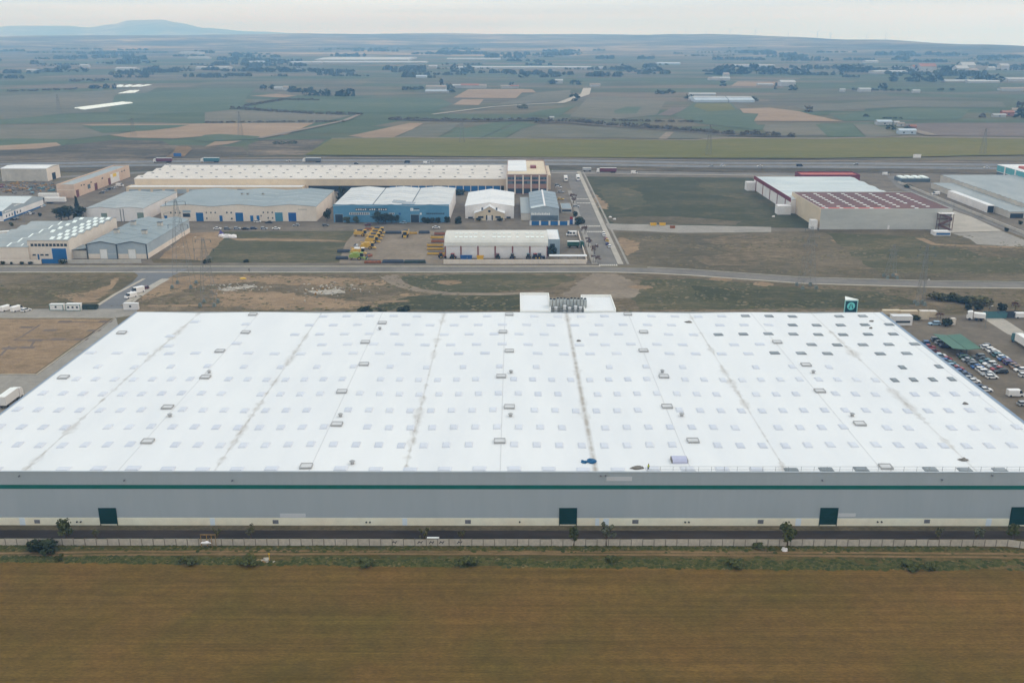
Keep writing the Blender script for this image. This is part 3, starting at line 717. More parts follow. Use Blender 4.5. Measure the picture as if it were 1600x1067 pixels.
# ================================================================== THE GREAT WAREHOUSE
mat('clad_grey', rgb(161, 173, 182), rough=.55, c2=rgb(165, 176, 185), scale=.2, var=.02, stretch=(1, 1, .1), spec=.35)
mat('clad_green', rgb(10, 100, 92), rough=.55, var=.08, scale=.3, spec=.35)
mat('door_green', rgb(2, 54, 52), rough=.6, var=.06, scale=.4)
mat('plinth_cream', rgb(238, 226, 208), rough=.85, c2=rgb(242, 233, 218), scale=.08, var=.05, spec=.2)
mat('door_bluewhite', rgb(214, 228, 242), rough=.6, var=.04)
mat('grille_grey', rgb(112, 116, 124), rough=.7, var=.15, scale=2)
mat('dark_hole', rgb(38, 38, 40), rough=.9, var=.1)
mat('clad_patch', rgb(196, 202, 210), rough=.6, var=.03)
mat('gutter_blue', rgb(120, 140, 165), rough=.5, var=.08, scale=.5)
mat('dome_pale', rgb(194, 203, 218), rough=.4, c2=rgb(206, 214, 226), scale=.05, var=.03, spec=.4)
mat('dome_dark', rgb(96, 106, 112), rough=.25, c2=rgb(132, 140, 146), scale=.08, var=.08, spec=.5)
mat('vent_frame', rgb(158, 162, 166), rough=.6, var=.1)
mat('vent_top', rgb(198, 203, 208), rough=.5, var=.06)
mat('tarp_blue', rgb(14, 84, 130), rough=.6, var=.2, scale=2)
mat('white_paint', rgb(228, 231, 233), rough=.6, c2=rgb(238, 240, 241), scale=.2, var=.04)

def main_roof_material():
    m = bpy.data.materials.new('white_membrane'); m.use_nodes = True
    n, l = m.node_tree.nodes, m.node_tree.links
    b = n['Principled BSDF']; b.inputs['Roughness'].default_value = .6; b.inputs['Specular IOR Level'].default_value = .25
    g = n.new('ShaderNodeNewGeometry'); sp = n.new('ShaderNodeSeparateXYZ'); l.new(g.outputs['Position'], sp.inputs[0])
    def math_(op, *a):
        x = n.new('ShaderNodeMath'); x.operation = op
        for i, v in enumerate(a):
            if isinstance(v, (int, float)): x.inputs[i].default_value = v
            else: l.new(v, x.inputs[i])
        return x.outputs[0]
    def noise(stretch, s, d=5, off=0):
        mp = n.new('ShaderNodeMapping'); mp.inputs['Scale'].default_value = stretch; mp.inputs['Location'].default_value = (off, off, 0)
        l.new(g.outputs['Position'], mp.inputs['Vector'])
        x = n.new('ShaderNodeTexNoise'); x.inputs['Scale'].default_value = s; x.inputs['Detail'].default_value = d; x.inputs['Roughness'].default_value = .65
        l.new(mp.outputs['Vector'], x.inputs['Vector']); return x.outputs['Fac']
    d = math_('PINGPONG', math_('SUBTRACT', sp.outputs['X'], 19.2 - 447), 22.35)       # metres from the nearest valley gutter
    along = noise((.02, .075, 1), 1.0, 4)                                              # where along a gutter dirt gathers
    wid = math_('MULTIPLY_ADD', math_('MAXIMUM', math_('SUBTRACT', along, .46), 0.0), 12.0, .10)
    near = math_('SUBTRACT', 1.0, math_('DIVIDE', d, wid))
    stain = math_('MULTIPLY', math_('MAXIMUM', near, 0.0), math_('MULTIPLY_ADD', noise((1, .3, 1), 1.1, 5), 2.0, -.55))
    main = math_('LESS_THAN', math_('ABSOLUTE', math_('SUBTRACT', sp.outputs['X'], 19.2)), 6.0)     # the dirtiest gutter
    thin = math_('MAXIMUM', math_('SUBTRACT', 1.0, math_('DIVIDE', d, math_('MULTIPLY_ADD', main, .55, .42))), 0.0)
    thin = math_('MULTIPLY', thin, math_('MULTIPLY_ADD', main, .55, math_('MULTIPLY_ADD', noise((.02, .2, 1), 1.0, 4, 7), .9, -.1)))
    thin = math_('MULTIPLY', thin, math_('MINIMUM', math_('MULTIPLY_ADD', noise((.3, .35, 1), 1.0, 5, 21), 2.6, -.55), 1.0))
    stain = math_('MINIMUM', math_('MAXIMUM', math_('MAXIMUM', stain, thin), 0.0), .8)
    old = noise((.5, .12, 1), .16, 5, 40)
    rp = n.new('ShaderNodeValToRGB'); e = rp.color_ramp.elements
    e[0].position = .35; e[0].color = (.80, .75, .70, 1)
    e[1].position = .65; e[1].color = (.86, .80, .735, 1)
    l.new(old, rp.inputs['Fac'])
    mx = n.new('ShaderNodeMix'); mx.data_type = 'RGBA'
    l.new(stain, mx.inputs['Factor']); l.new(rp.outputs['Color'], mx.inputs['A']); mx.inputs['B'].default_value = rgb(150, 142, 130)
    # welded sheet seams, a hair darker
    seam = math_('MAXIMUM', math_('LESS_THAN', math_('PINGPONG', sp.outputs['Y'], 16.7), .10), math_('MULTIPLY', math_('LESS_THAN', math_('PINGPONG', sp.outputs['X'], 2.79), .07), .35))
    mx2 = n.new('ShaderNodeMix'); mx2.data_type = 'RGBA'; l.new(math_('MULTIPLY', seam, .25), mx2.inputs['Factor'])
    l.new(mx.outputs['Result'], mx2.inputs['A']); mx2.inputs['B'].default_value = (.70, .66, .62, 1)
    l.new(mx2.outputs['Result'], b.inputs['Base Color'])
    MATS['white_membrane'] = m
main_roof_material()

WX0, WX1, WY0, WY1, WH = -137.65, 133.70, 203.30, 336.90, 13.96
WW, WD = WX1 - WX0, WY1 - WY0
wh = thing('warehouse', 'vast flat warehouse with white roof, grey wall and green stripe filling the middle', 'warehouse', loc=(WX0, WY0, 0))
def zroof(X):
    """Roof height at world X: ridges and valleys alternate every 22.35 m."""
    t = (X - 19.2) / 44.7; t -= math.floor(t)
    return 13.52 + .36 * (1 - abs(2 * t - 1))
b = MB(); b.box(0, WW, 0, .3, 2.05, WH); b.box(0, WW, WD - .3, WD, 0, WH - .15); b.box(0, .3, .3, WD - .3, 0, WH - .1); b.box(WW - .3, WW, .3, WD - .3, 0, WH - .1)
b.build('wall', M['clad_grey'], wh)
b = MB(); b.box(0.01, WW - .01, -.06, .28, 0, 2.05); b.build('plinth', M['plinth_cream'], wh)
zz0 = 9.62; b = MB(); b.box(0, WW, -.05, .02, zz0, zz0 + 1.02); b.build('green_band', M['clad_green'], wh)
b = MB(); b.box(-.1, WW + .1, -.12, .42, WH, WH + .10); b.build('parapet_cap', M['clad_grey'], wh)
b = MB(); b.box(WW, WW + .9, 0, WD, WH - .55, WH - .12); b.build('gutter', M['gutter_blue'], wh)
b = MB(); b.box(-.5, 0, 0, WD, WH - .5, WH - .1); b.build('gutter', M['gutter_blue'], wh)
# roof: folded sheet
xs = [WX0 + .3]
k = math.ceil((WX0 - 19.2) / 22.35)
while 19.2 + 22.35 * k < WX1 - .3:
    xs.append(19.2 + 22.35 * k); k += 1
xs.append(WX1 - .3)
b = MB()
for a, c in zip(xs, xs[1:]):
    za, zc = zroof(a), zroof(c)
    b.add([(a - WX0, .3, za), (c - WX0, .3, zc), (c - WX0, WD - .3, zc), (a - WX0, WD - .3, za)], [(0, 1, 2, 3)])
roof = b.build('roof', M['white_membrane'], wh)
# ridge cappings
b = MB()
for x in xs[1:-1]:
    if zroof(x) > 13.7: b.box(x - WX0 - .1, x - WX0 + .1, .6, WD - .6, 13.87, 13.91)
b.build('ridge_capping', M['vent_top'], roof)

# skylights: raised domes in rows; most of them pale, some dark on the right
def dome_mesh(w, d, h, m, nm):
    b = MB(); b.taper(-w / 2, w / 2, -d / 2, d / 2, 0, h * .45, .06, .06); b.taper(-w / 2 + .1, w / 2 - .1, -d / 2 + .1, d / 2 - .1, h * .45, h, w * .1, d * .1)
    return b.mesh(nm, m)
DM = {('p', 's'): dome_mesh(2.0, 3.1, .34, M['dome_pale'], 'skylight'), ('d', 's'): dome_mesh(2.0, 3.1, .34, M['dome_dark'], 'skylight'),
      ('p', 'w'): dome_mesh(3.1, 2.5, .34, M['dome_pale'], 'skylight'), ('d', 'w'): dome_mesh(3.1, 2.5, .34, M['dome_dark'], 'skylight'),
      ('p', 'l'): dome_mesh(3.3, 2.4, .34, M['dome_pale'], 'skylight'), ('d', 'l'): dome_mesh(3.3, 2.4, .34, M['dome_dark'], 'skylight')}
VENTS = [(-133.26, 311.06), (-133.46, 267.11), (-94.16, 291.44), (-91.24, 311.51), (-91.41, 267.19), (-94.45, 243.44), (-91.59, 220.59), (-94.31, 332.97),
         (-46.17, 322.59), (-48.92, 300.74), (-46.10, 278.85), (-48.92, 255.36), (-46.15, 231.67), (-48.95, 206.25), (-3.68, 312.04), (-1.57, 333.15), (-1.39, 291.78), (-3.69, 268.05), (-1.17, 243.86), (-3.50, 220.86),
         (41.25, 333.44), (44.26, 312.13), (41.64, 292.18), (44.62, 268.14), (41.94, 244.18), (44.97, 221.35),
         (86.84, 300.99), (89.87, 278.66), (87.28, 256.13), (90.53, 232.36), (87.69, 206.24)]
rows = [  # y in metres, phase, spacing, kind, leftmost x, dark from x (or None)
 ((0.06, 331.83)[1], 7.4, 8.45, 'w', -72, 78), ((0.06, 321.17)[1], 4.5, 8.45, 'w', -74, 92), ((0.06, 310.39)[1], 1.8, 8.45, 'w', -80, 68),
 ((0.06, 299.24)[1], 4.7, 8.45, 'w', -68, 95), ((0.06, 290.06)[1], 7.65, 8.4, 'w', -136, 82),
 ((0.06, 277.20)[1], 6.9, 11.2, 's', -137, 118), ((0.06, 266.15)[1], 0, 5.62, 's', -137, 111), ((0.06, 254.34)[1], 1.3, 5.62, 's', -137, None),
 ((0.06, 242.05)[1], 0, 5.62, 's', -137, 131), ((0.06, 230.34)[1], 1.3, 5.62, 's', -137, None), ((0.06, 219.20)[1], .1, 5.62, 's', -137, None),
 ((0.06, 205.28)[1], .1, 8.15, 'l', -137, 64)]
far_b = MB(); n_dome = 0
for ri, (y, ph, sp_, kd, xl, dk) in enumerate(rows):
    k = math.ceil((xl - ph) / sp_)
    while ph + k * sp_ < WX1 - 2.2:
        x = ph + k * sp_; k += 1
        if x < xl or x < WX0 + 2: continue
        if any(abs(x - v[0]) < 2.7 and abs(y - v[1]) < 3.2 for v in VENTS): continue
        tt = ((x - 19.2) / 44.7) % 1
        if min(tt, 1 - tt) * 44.7 < 1.1: continue
        if kd == 's' and rnd.random() < .012: continue
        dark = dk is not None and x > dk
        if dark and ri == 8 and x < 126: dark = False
        yy = y + rnd.uniform(-.15, .15)
        if ri < 5 and not dark:            # far pale domes: joined, too small to pick apart
            z = zroof(x)
            far_b.k = 0
            far_b.taper(x - WX0 - 1.5, x - WX0 + 1.5, yy - WY0 - 1.2, yy - WY0 + 1.2, z, z + .16, .06, .06)
            far_b.taper(x - WX0 - 1.4, x - WX0 + 1.4, yy - WY0 - 1.1, yy - WY0 + 1.1, z + .16, z + .34, .6, .5)
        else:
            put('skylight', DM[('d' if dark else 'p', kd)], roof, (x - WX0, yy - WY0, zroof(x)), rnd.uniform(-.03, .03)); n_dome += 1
for q in ((-112.78, 325.22), (-115.92, 308.37), (-112.88, 297.88), (-93.68, 321.33), (-91.12, 299.63)):
    put('skylight', DM[('p', 'w')], roof, (q[0] - WX0, q[1] - WY0, zroof(q[0])))
o = far_b.build('skylight', M['dome_pale'], roof); o['kind'] = 'stuff'
# smoke vents along the ridges: open box with a dark inner back edge
b = MB(); b.k = 0
for x0, x1, y0, y1 in ((-1.6, 1.6, -1.4, -1.25), (-1.6, 1.6, 1.25, 1.4), (-1.6, -1.45, -1.25, 1.25), (1.45, 1.6, -1.25, 1.25)):
    b.box(x0, x1, y0, y1, 0, .62)
vent_rim = b.mesh('rim', M['vent_frame'])
b = MB(); b.box(-1.45, 1.45, -1.25, 1.25, .0, .42); vent_lid = b.mesh('louvre', M['vent_top'])
for v in VENTS:
    if not (WX0 + 2 < v[0] < WX1 - 2): continue
    o = put('smoke_vent', vent_rim, roof, (v[0] - WX0, v[1] - WY0, zroof(v[0]) - .05), rnd.uniform(-.03, .03), (.9, .9, .85))
    put('louvre', vent_lid, roof, (v[0] - WX0, v[1] - WY0, zroof(v[0]) - .03), 0, (.9, .9, .9))
b = MB(); b.cyl((0, 0, 0), (0, 0, .7), .45, n=8); b.cyl((0, 0, .7), (0, 0, .95), .75, .3, n=8); cowl = b.mesh('exhaust_cowl', M['vent_frame'])
for q in ((-91.45, 271.14), (-91.63, 237.10), (-46.05, 315.31), (-46.19, 237.30), (-38.38, 208.23), (44.70, 271.97), (44.87, 237.81), (90.03, 271.63), (90.40, 237.90), (-0.84, 237.50), (-0.81, 271.45)):
    put('exhaust_cowl', cowl, roof, (q[0] - WX0, q[1] - WY0, zroof(q[0])))

# front wall pieces
def fbox(name, r, proud, m, parent, depth=.1):
    x0, x1, z0, z1 = r
    b = MB(); b.box(x0, x1, -proud, -proud + depth, z0, z1); return b.build(name, m, parent)
WBOX = (-137.65, 133.70, 203.30, 336.90, 13.96)
for r in ((39.70, 43.57, 0.20, 4.48), (148.55, 152.48, 0.32, 4.59), (210.14, 214.07, 0.42, 4.69), (255.13, 259.05, 0.72, 4.91)):
    d_ = fbox('dock_door', (r[0], r[1], .45, r[3]), .16, M['door_green'], wh, .12)
    b = MB()
    for i in range(1, 6): b.box(r[0] + .05, r[1] - .05, -.175, -.158, .45 + (r[3] - .45) * i / 6 - .02, .45 + (r[3] - .45) * i / 6 + .02)
    b.build('slat_joint', M['dark_hole'], d_)
    b = MB(); b.box(r[0] - .15, r[0], -.2, -.04, 0, r[3] + .15); b.box(r[1], r[1] + .15, -.2, -.04, 0, r[3] + .15); b.box(r[0], r[1], -.2, -.04, r[3], r[3] + .15); b.build('frame', M['door_green'], d_)
for r in ((23.95, 25.24, 0.57, 1.50), (80.52, 81.88, 0.54, 1.52), (126.15, 127.51, 0.59, 1.57), (165.78, 167.22, 0.63, 1.65), (195.46, 196.83, 0.66, 1.68), (234.85, 236.21, 0.83, 1.80)):
    fbox('air_grille', r, .12, M['grille_grey'], wh)
for r in ((20.44, 21.74, 0.00, 2.01), (65.66, 66.80, 0.01, 1.97), (111.27, 112.41, 0.02, 2.10), (156.99, 157.93, 0.11, 2.15), (158.88, 160.21, 0.11, 2.15), (204.44, 205.73, 0.16, 2.20), (249.50, 250.79, 0.29, 2.33)):
    fbox('door', (r[0], r[1], .1, 2.0), .11, M['door_bluewhite'], wh, .06)
for r in ((33.94, 34.25, 0.87, 1.17), (34.85, 35.16, 0.88, 1.17), (102.57, 102.88, 0.82, 1.16), (103.45, 103.75, 0.82, 1.16), (138.93, 139.24, 0.94, 1.24), (178.11, 178.41, 0.94, 1.24), (179.02, 179.32, 0.94, 1.24), (223.65, 223.99, 1.03, 1.37), (224.60, 224.94, 1.03, 1.37)):
    b = MB(); c = ((r[0] + r[1]) / 2, (r[2] + r[3]) / 2); b.cyl((c[0], -.35, c[1]), (c[0], .0, c[1]), .19, n=8); b.build('pipe_outlet', M['dark_hole'], wh)
for r in ((82.35, 88.41, 2.16, 3.17), (159.30, 165.28, 11.77, 12.84), (214.15, 218.50, 2.46, 3.35)):
    fbox('wall_patch', r, .04, M['clad_patch'], wh, .04)
for r in ((46.56, 46.86, 11.86, 12.15), (71.75, 72.12, 11.85, 12.13), (22.14, 22.44, 12.95, 13.20), (209.49, 209.79, 12.02, 12.30), (237.30, 237.67, 12.21, 12.49), (248.88, 249.25, 13.33, 13.53), (157.78, 158.15, 13.16, 13.41), (158.90, 159.27, 13.16, 13.41)):
    b = MB(); b.box(r[0], r[1], -.5, 0, r[2], r[2] + .15); b.box(r[0] + .05, r[1] - .05, -.55, -.3, r[2] - .12, r[2]); b.build('wall_lamp', M['grille_grey'], wh)

# rear towers and plant between them
def annex(BXv, lab):
    X0, X1, Y0, Y1, h = BXv
    w, d = X1 - X0, Y1 - WY1
    ox, oy = X0 - WX0, WD
    b = MB(); b.box(ox, ox + w, oy + .02, oy + d, 0, h); b.build('rear_tower', M['white_paint'], wh)
    b = MB(); b.box(ox + .3, ox + w - .3, oy + .3, oy + d - .3, h, h + .05); tw = b.build('tower_roof', M['white_membrane'], wh)
    b = MB(); b.box(ox, ox + w, oy + d - .3, oy + d, h, h + .8); b.box(ox + w - .3, ox + w, oy + .1, oy + d - .3, h, h + .6); b.box(ox, ox + .3, oy + .1, oy + d - .3, h, h + .6); b.build('parapet', M['white_paint'], wh)
annex((2.39, 13.57, 335.75, 358.90, 14.40), 1)
annex((25.69, 37.34, 335.79, 356.14, 14.40), 2)
PBOX = (13.54, 26.31, 341.07, 349.80, 13.50)
px0, px1 = (13.08, 341.09)[0] - WX0, (27.04, 341.12)[0] - WX0
mat('plant_metal', rgb(150, 160, 164), rough=.45, c2=rgb(180, 188, 190), scale=.4, var=.1, metal=.3)
pl = thing('cooling_plant', 'grey metal cooling units standing between the two rear roof towers', 'cooling plant', loc=(WX0 + px0, WY1 + .6, 0))
b = MB(); b.box(0, px1 - px0, 0, 7, 0, 10.6); b.build('platform', M['plant_metal'], pl)
npan = 11; pw = (px1 - px0) / npan
for i in range(npan):
    b = MB(); h_ = 17.2 + rnd.uniform(-.2, .2)
    b.box(i * pw + .12, (i + 1) * pw - .12, 3.5, 6.8, 10.62, h_); u = b.build('condenser', M['plant_metal'], pl)
    b = MB(); b.cyl((i * pw + pw / 2, 5.2, h_), (i * pw + pw / 2, 5.2, h_ + .3), pw * .35, n=10); b.build('fan_ring', M['dark_hole'], u)
for i, (xx, zz_) in enumerate(((2.4, 15.0), (5.6, 15.6), (7.4, 14.9), (9.6, 15.4), (11.4, 15.0))):
    b = MB(); b.cyl((xx, 1.6, 10.62), (xx, 1.6, zz_), .55, n=10); b.cyl((xx, 1.6, zz_), (xx, 1.6, zz_ + .3), .8, .4, n=10); b.build('exhaust_stack', M['vent_top'], pl)
b = MB(); b.bar((0.3, 2.6, 14.6), (px1 - px0 - .3, 2.6, 14.6), .3); b.bar((0.3, 1.0, 14.1), (px1 - px0 - .3, 1.0, 14.1), .25); b.build('pipe_run', M['plant_metal'], pl)

# --- things lying on the roof
def lump(name, label, cat, c, rx, ry, rz, m, z, seed, n=10, group=None):
    r = random.Random(seed); bm = bmesh.new()
    bmesh.ops.create_icosphere(bm, subdivisions=2, radius=1)
    for v in bm.verts:
        k = 1 + .6 * mnoise.noise(v.co * 2.1 + Vector((seed, 0, 0))) + r.uniform(-.08, .08)
        v.co = Vector((v.co.x * rx * k, v.co.y * ry * k, max(v.co.z, -.15) * rz * k))
    me = bpy.data.meshes.new(name); bm.to_mesh(me); bm.free(); me.materials.append(m)
    o = bpy.data.objects.new(name, me); col.objects.link(o); o.location = (c[0], c[1], z + .15 * rz)
    return tag(o, label, cat, group)
RFZ = lambda X: zroof(X)
q = (18.60, 209.87); lump('tarpaulin', 'larger crumpled blue tarpaulin heap on the white roof near its edge', 'tarpaulin', q, 1.15, 1.2, .5, M['tarp_blue'], RFZ(q[0]), 3)
q = (16.87, 209.60); lump('tarpaulin', 'smaller crumpled blue tarpaulin heap left of the larger one on the roof', 'tarpaulin', q, .75, .8, .4, M['tarp_blue'], RFZ(q[0]), 5)
q = (39.58, 209.73)
rb = thing('roof_hatch', 'lilac grey ribbed hatch housing lying alone on the white roof', 'roof hatch', loc=(q[0], q[1], RFZ(q[0])))
mat('lilac_sheet', rgb(180, 186, 214), rough=.5, var=.05); mat('debris_grey', rgb(118, 116, 112), rough=.9, var=.35, scale=2)
b = MB(); b.prism_x([(-1.5, 0), (1.5, 0), (1.5, .5), (.9, .95), (-.9, .95), (-1.5, .5)], -1.75, 1.75); b.build('cover', M['lilac_sheet'], rb)
b = MB(); b.box(-1.95, -1.76, -1.2, 1.2, 0, .7); b.build('end_plate', M['debris_grey'], rb); b = MB(); b.box(1.76, 1.95, -1.2, 1.2, 0, .7); b.build('end_plate', M['debris_grey'], rb)
for i, (q, rx, lab) in enumerate((((28.80, 206.13), 1.7, 'grey heap of torn roofing beside the worker at the roof edge'), ((30.11, 205.87), .8, 'small dark scrap pile just right of the torn roofing heap'),
      ((61.75, 324.96), 1.6, 'dark scrap heap far back on the white roof, right of middle'), ((21.57, 303.30), 1.0, 'pointed dark scrap lying right beside the dirty central roof gutter'), ((108.21, 210.95), 1.6, 'dark broken roofing scraps near the front right roof corner'),
      ((124.59, 246.72), 1.0, 'small tangle of scrap on the right half of the roof'), ((126.53, 325.28), 1.1, 'dark round scrap heap at the far right roof corner'), ((123.37, 317.14), .8, 'small grey scrap just in front of the dark far corner heap'))):
    lump('roof_debris', lab, 'debris', q, rx * .75, rx * .5, .45, M['debris_grey'], RFZ(q[0]), 11 + i, group='scraps left on the white roof')

# --- guard rail along the front right roof edge
mat('rail_steel', rgb(150, 155, 160), rough=.5, var=.05)
gx0, gx1 = (31.23, 203.45)[0], 133.0
gr = thing('guard_rail', 'thin steel guard rail along the front right edge of the white roof', 'railing', loc=(gx0, WY0 + .75, WH - .6))
npst = int((gx1 - gx0) / 2.98); b = MB(); b.box(-.035, .035, -.035, .035, 0, 1.75); pm = b.mesh('post', M['rail_steel'])
for i in range(npst + 1): put('post', pm, gr, ((gx1 - gx0) * i / npst, 0, 0))
for z in (1.0, 1.72):
    b = MB(); b.box(0, gx1 - gx0, -.025, .025, z - .025, z + .025); b.build('rail', M['rail_steel'], gr)

# --- precast fence along the front road
mat('precast', rgb(172, 165, 154), rough=.9, c2=rgb(190, 183, 172), scale=.25, var=.12, spec=.15)
mat('precast_post', rgb(126, 120, 112), rough=.9, var=.15, scale=.8)
fy = (0.07, 193.94)[1]; fx1 = (112.44, 194.30)[0]
fen = thing('concrete_fence', 'long low precast concrete fence with dark posts beside the front road', 'fence', loc=(0, fy, 0))
PW = 2.595
b = MB(); b.box(.09, PW - .09, -.05, .05, 0, 1.72); pan_m = [b.mesh('panel', M['precast'])]
b = MB(); b.box(.09, PW - .09, -.04, .06, 0, 1.64); pan_m.append(b.mesh('panel', M['precast']))
b = MB(); b.box(-.08, .08, -.11, .09, 0, 1.85); post_m = b.mesh('post', M['precast_post'])
x = fx1
while x > -158:
    put('panel', pan_m[0] if rnd.random() < .75 else pan_m[1], fen, (x - PW, rnd.uniform(-.012, .012), 0)); put('post', post_m, fen, (x, 0, 0)); x -= PW
a0 = Vector((fx1, 0)); dirv = Vector(((130.83, 188.75)[0] - fx1, (130.83, 188.75)[1] - fy)); ang = math.atan2(dirv.y, dirv.x)
for i in range(9):
    p = a0 + dirv.normalized() * PW * i
    put('panel', pan_m[0], fen, (p.x, p.y, 0), ang); put('post', post_m, fen, (p.x + dirv.normalized().x * PW, p.y + dirv.normalized().y * PW, 0), ang)

# --- sign pylon behind the far right roof corner
mat('sign_teal', rgb(10, 62, 74), rough=.4, var=.04); mat('sign_cyan', rgb(112, 206, 206), rough=.4, var=.03); mat('sign_frame', rgb(150, 205, 208), rough=.5, var=.04)
SBOX = (0.00, 0.00, 343.00, 0.00, 0.00)
sx0, sx1, sz0, sz1 = (122.69, 127.59, 12.06, 16.55)
sw = sx1 - sx0; sh = sz1 - sz0
sg = thing('sign_tower', 'dark teal sign tower with a pale round emblem behind the far roof corner', 'sign', loc=(sx0, 343, 0))
b = MB(); b.prism_z([(.15, .05), (sw - .15, .05), (sw * .30, 4.4)], 0, sz1); b.build('body', M['sign_teal'], sg)
b = MB(); b.box(0, .3, -.06, .2, sz0 - 6, sz1 + .1); b.box(sw - .3, sw, -.06, .2, sz0 - 6, sz1 + .1); b.box(.3, sw - .3, -.06, .2, sz1 - .2, sz1 + .1); b.build('edge_frame', M['sign_frame'], sg)
b = MB(); b.prism_z([(0, -.06), (sw, -.06), (sw * .30, 4.6)], sz1 + .12, sz1 + .4); b.build('cap', M['white_paint'], sg)
cc = (sw * .5, sz0 + sh * .52); rr = sh * .33
b = MB(); b.poly([(cc[0] + math.cos(a * math.pi / 14) * rr, -.03, cc[1] + math.sin(a * math.pi / 14) * rr) for a in range(28)]); em = b.build('emblem', M['sign_cyan'], sg)
b = MB()
for s_ in (-1, 1):
    b.add([(cc[0] + s_ * rr * .10 - .12, -.05, cc[1] + rr * .62), (cc[0] + s_ * rr * .10 + .12, -.05, cc[1] + rr * .62), (cc[0] + s_ * rr * .5 + .14, -.05, cc[1] - rr * .5), (cc[0] + s_ * rr * .5 - .2, -.05, cc[1] - rr * .5)], [(0, 1, 2, 3)])
    b.box(cc[0] + s_ * rr * .36 - .16, cc[0] + s_ * rr * .36 + .16, -.052, -.048, cc[1] - rr * .58, cc[1] - rr * .42)
b.box(cc[0] - .13, cc[0] + .13, -.052, -.048, cc[1] - rr * .2, cc[1] + rr * .05)
b.build('emblem_mark', M['sign_teal'], em)

# ================================================================== THE INDUSTRIAL ESTATE
def pm(name, r, g, b_, **k):
    k.setdefault('rough', .7); k.setdefault('var', .05); k.setdefault('scale', .25)
    return mat(name, rgb(r, g, b_), **k)
pm('roof_grey', 138, 148, 152, c2=rgb(156, 164, 166), scale=.08, var=.05, stretch=(1, .4, 1), rough=.5)
pm('roof_bluegrey', 118, 134, 146, c2=rgb(136, 150, 160), scale=.07, var=.05, rough=.5)
pm('roof_teal_grey', 122, 136, 142, c2=rgb(142, 153, 157), scale=.06, var=.06, stretch=(.4, 1, 1), rough=.5)
pm('roof_white', 208, 214, 220, c2=rgb(222, 227, 231), scale=.09, var=.04, stretch=(.4, 1, 1))
pm('roof_pale', 186, 193, 198, c2=rgb(204, 209, 212), scale=.09, var=.05, stretch=(.4, 1, 1))
pm('roof_cream', 198, 195, 190, c2=rgb(212, 210, 206), scale=.05, var=.05, stretch=(.3, 1, 1))
pm('roof_tan', 204, 192, 168, scale=.2)
pm('roof_maroon', 92, 62, 58, c2=rgb(108, 74, 68), scale=.08, var=.08, stretch=(1, .3, 1))
pm('roof_red', 176, 96, 86, var=.08)
pm('roof_ice', 176, 190, 196, c2=rgb(198, 208, 212), scale=.08, var=.05, stretch=(.25, 1, 1), rough=.5)
pm('wall_grey', 178, 176, 170, c2=rgb(196, 194, 187), scale=.12, var=.06)
pm('wall_concrete', 176, 180, 178, c2=rgb(192, 195, 192), scale=.05, var=.06, stretch=(.5, 1, 2))
pm('wall_cream', 214, 206, 196, c2=rgb(224, 217, 207), scale=.15, var=.04)
pm('wall_beige', 206, 192, 170, c2=rgb(214, 202, 180), scale=.04, var=.05)
pm('wall_orange', 198, 176, 158, c2=rgb(206, 187, 170), scale=.12, var=.05)
pm('wall_white', 214, 216, 220, c2=rgb(226, 228, 231), scale=.1, var=.04)
pm('wall_paleblue', 150, 170, 186, scale=.3)
pm('wall_steelblue', 150, 165, 178, c2=rgb(166, 180, 190), scale=.1, var=.04)
pm('wall_blue', 78, 132, 168, c2=rgb(92, 144, 178), scale=.1, var=.05)
pm('wall_brick', 142, 110, 100, c2=rgb(156, 124, 112), scale=.4, var=.1)
pm('wall_tan', 200, 188, 166, c2=rgb(210, 199, 178), scale=.1, var=.05)
pm('door_blue', 26, 96, 156); pm('door_teal', 72, 130, 156); pm('door_grey_green', 120, 138, 132); pm('door_deep', 22, 80, 150)
pm('door_white', 226, 230, 232); pm('opening_dark', 34, 44, 54); pm('door_maroon', 110, 62, 62)
pm('glass_dark', 52, 62, 72, rough=.2, var=.2, scale=.5); pm('glass_teal', 96, 168, 180, rough=.2, var=.08, scale=.3); pm('glass_slate', 92, 108, 120, rough=.2, var=.12, scale=.3)
pm('trim_maroon', 116, 46, 56); pm('trim_blue', 40, 96, 150); pm('pillar_brown', 132, 78, 76); pm('steel_brown', 110, 84, 78); pm('trim_dark', 74, 84, 92)
pm('skylight_white', 240, 243, 244, rough=.4, var=.03); pm('lettering_dark', 40, 46, 60); pm('lettering_white', 232, 234, 236); pm('logo_yellow', 226, 196, 60)

def fold(prof, y0, y1, th, up=.0):
    """Folded roof sheet over profile [(x, z)] running along y."""
    b = MB(); n = len(prof)
    top = [(x, z + th) for x, z in prof]
    poly = prof + top[::-1]
    # quads strip: build as prisms per segment so that every face stays planar
    for i in range(n - 1):
        (xa, za), (xb, zb) = prof[i], prof[i + 1]
        b.add([(xa, y0, za), (xb, y0, zb), (xb, y1, zb), (xa, y1, za), (xa, y0, za + th), (xb, y0, zb + th), (xb, y1, zb + th), (xa, y1, za + th)],
              [(0, 3, 2, 1), (4, 5, 6, 7), (0, 1, 5, 4), (2, 3, 7, 6)] + ([(0, 4, 7, 3)] if i == 0 else []) + ([(1, 2, 6, 5)] if i == n - 2 else []))
    return b

def gable_prof(a0, a1, n, h, rise):
    p = [(a0, h)]
    for i in range(n):
        w = (a1 - a0) / n
        p += [(a0 + w * (i + .5), h + rise), (a0 + w * (i + 1), h)]
    return p

def swap(b):
    b.v = [(y, x, z) for x, y, z in b.v]
    b.f = [f[::-1] for f in b.f]
    return b

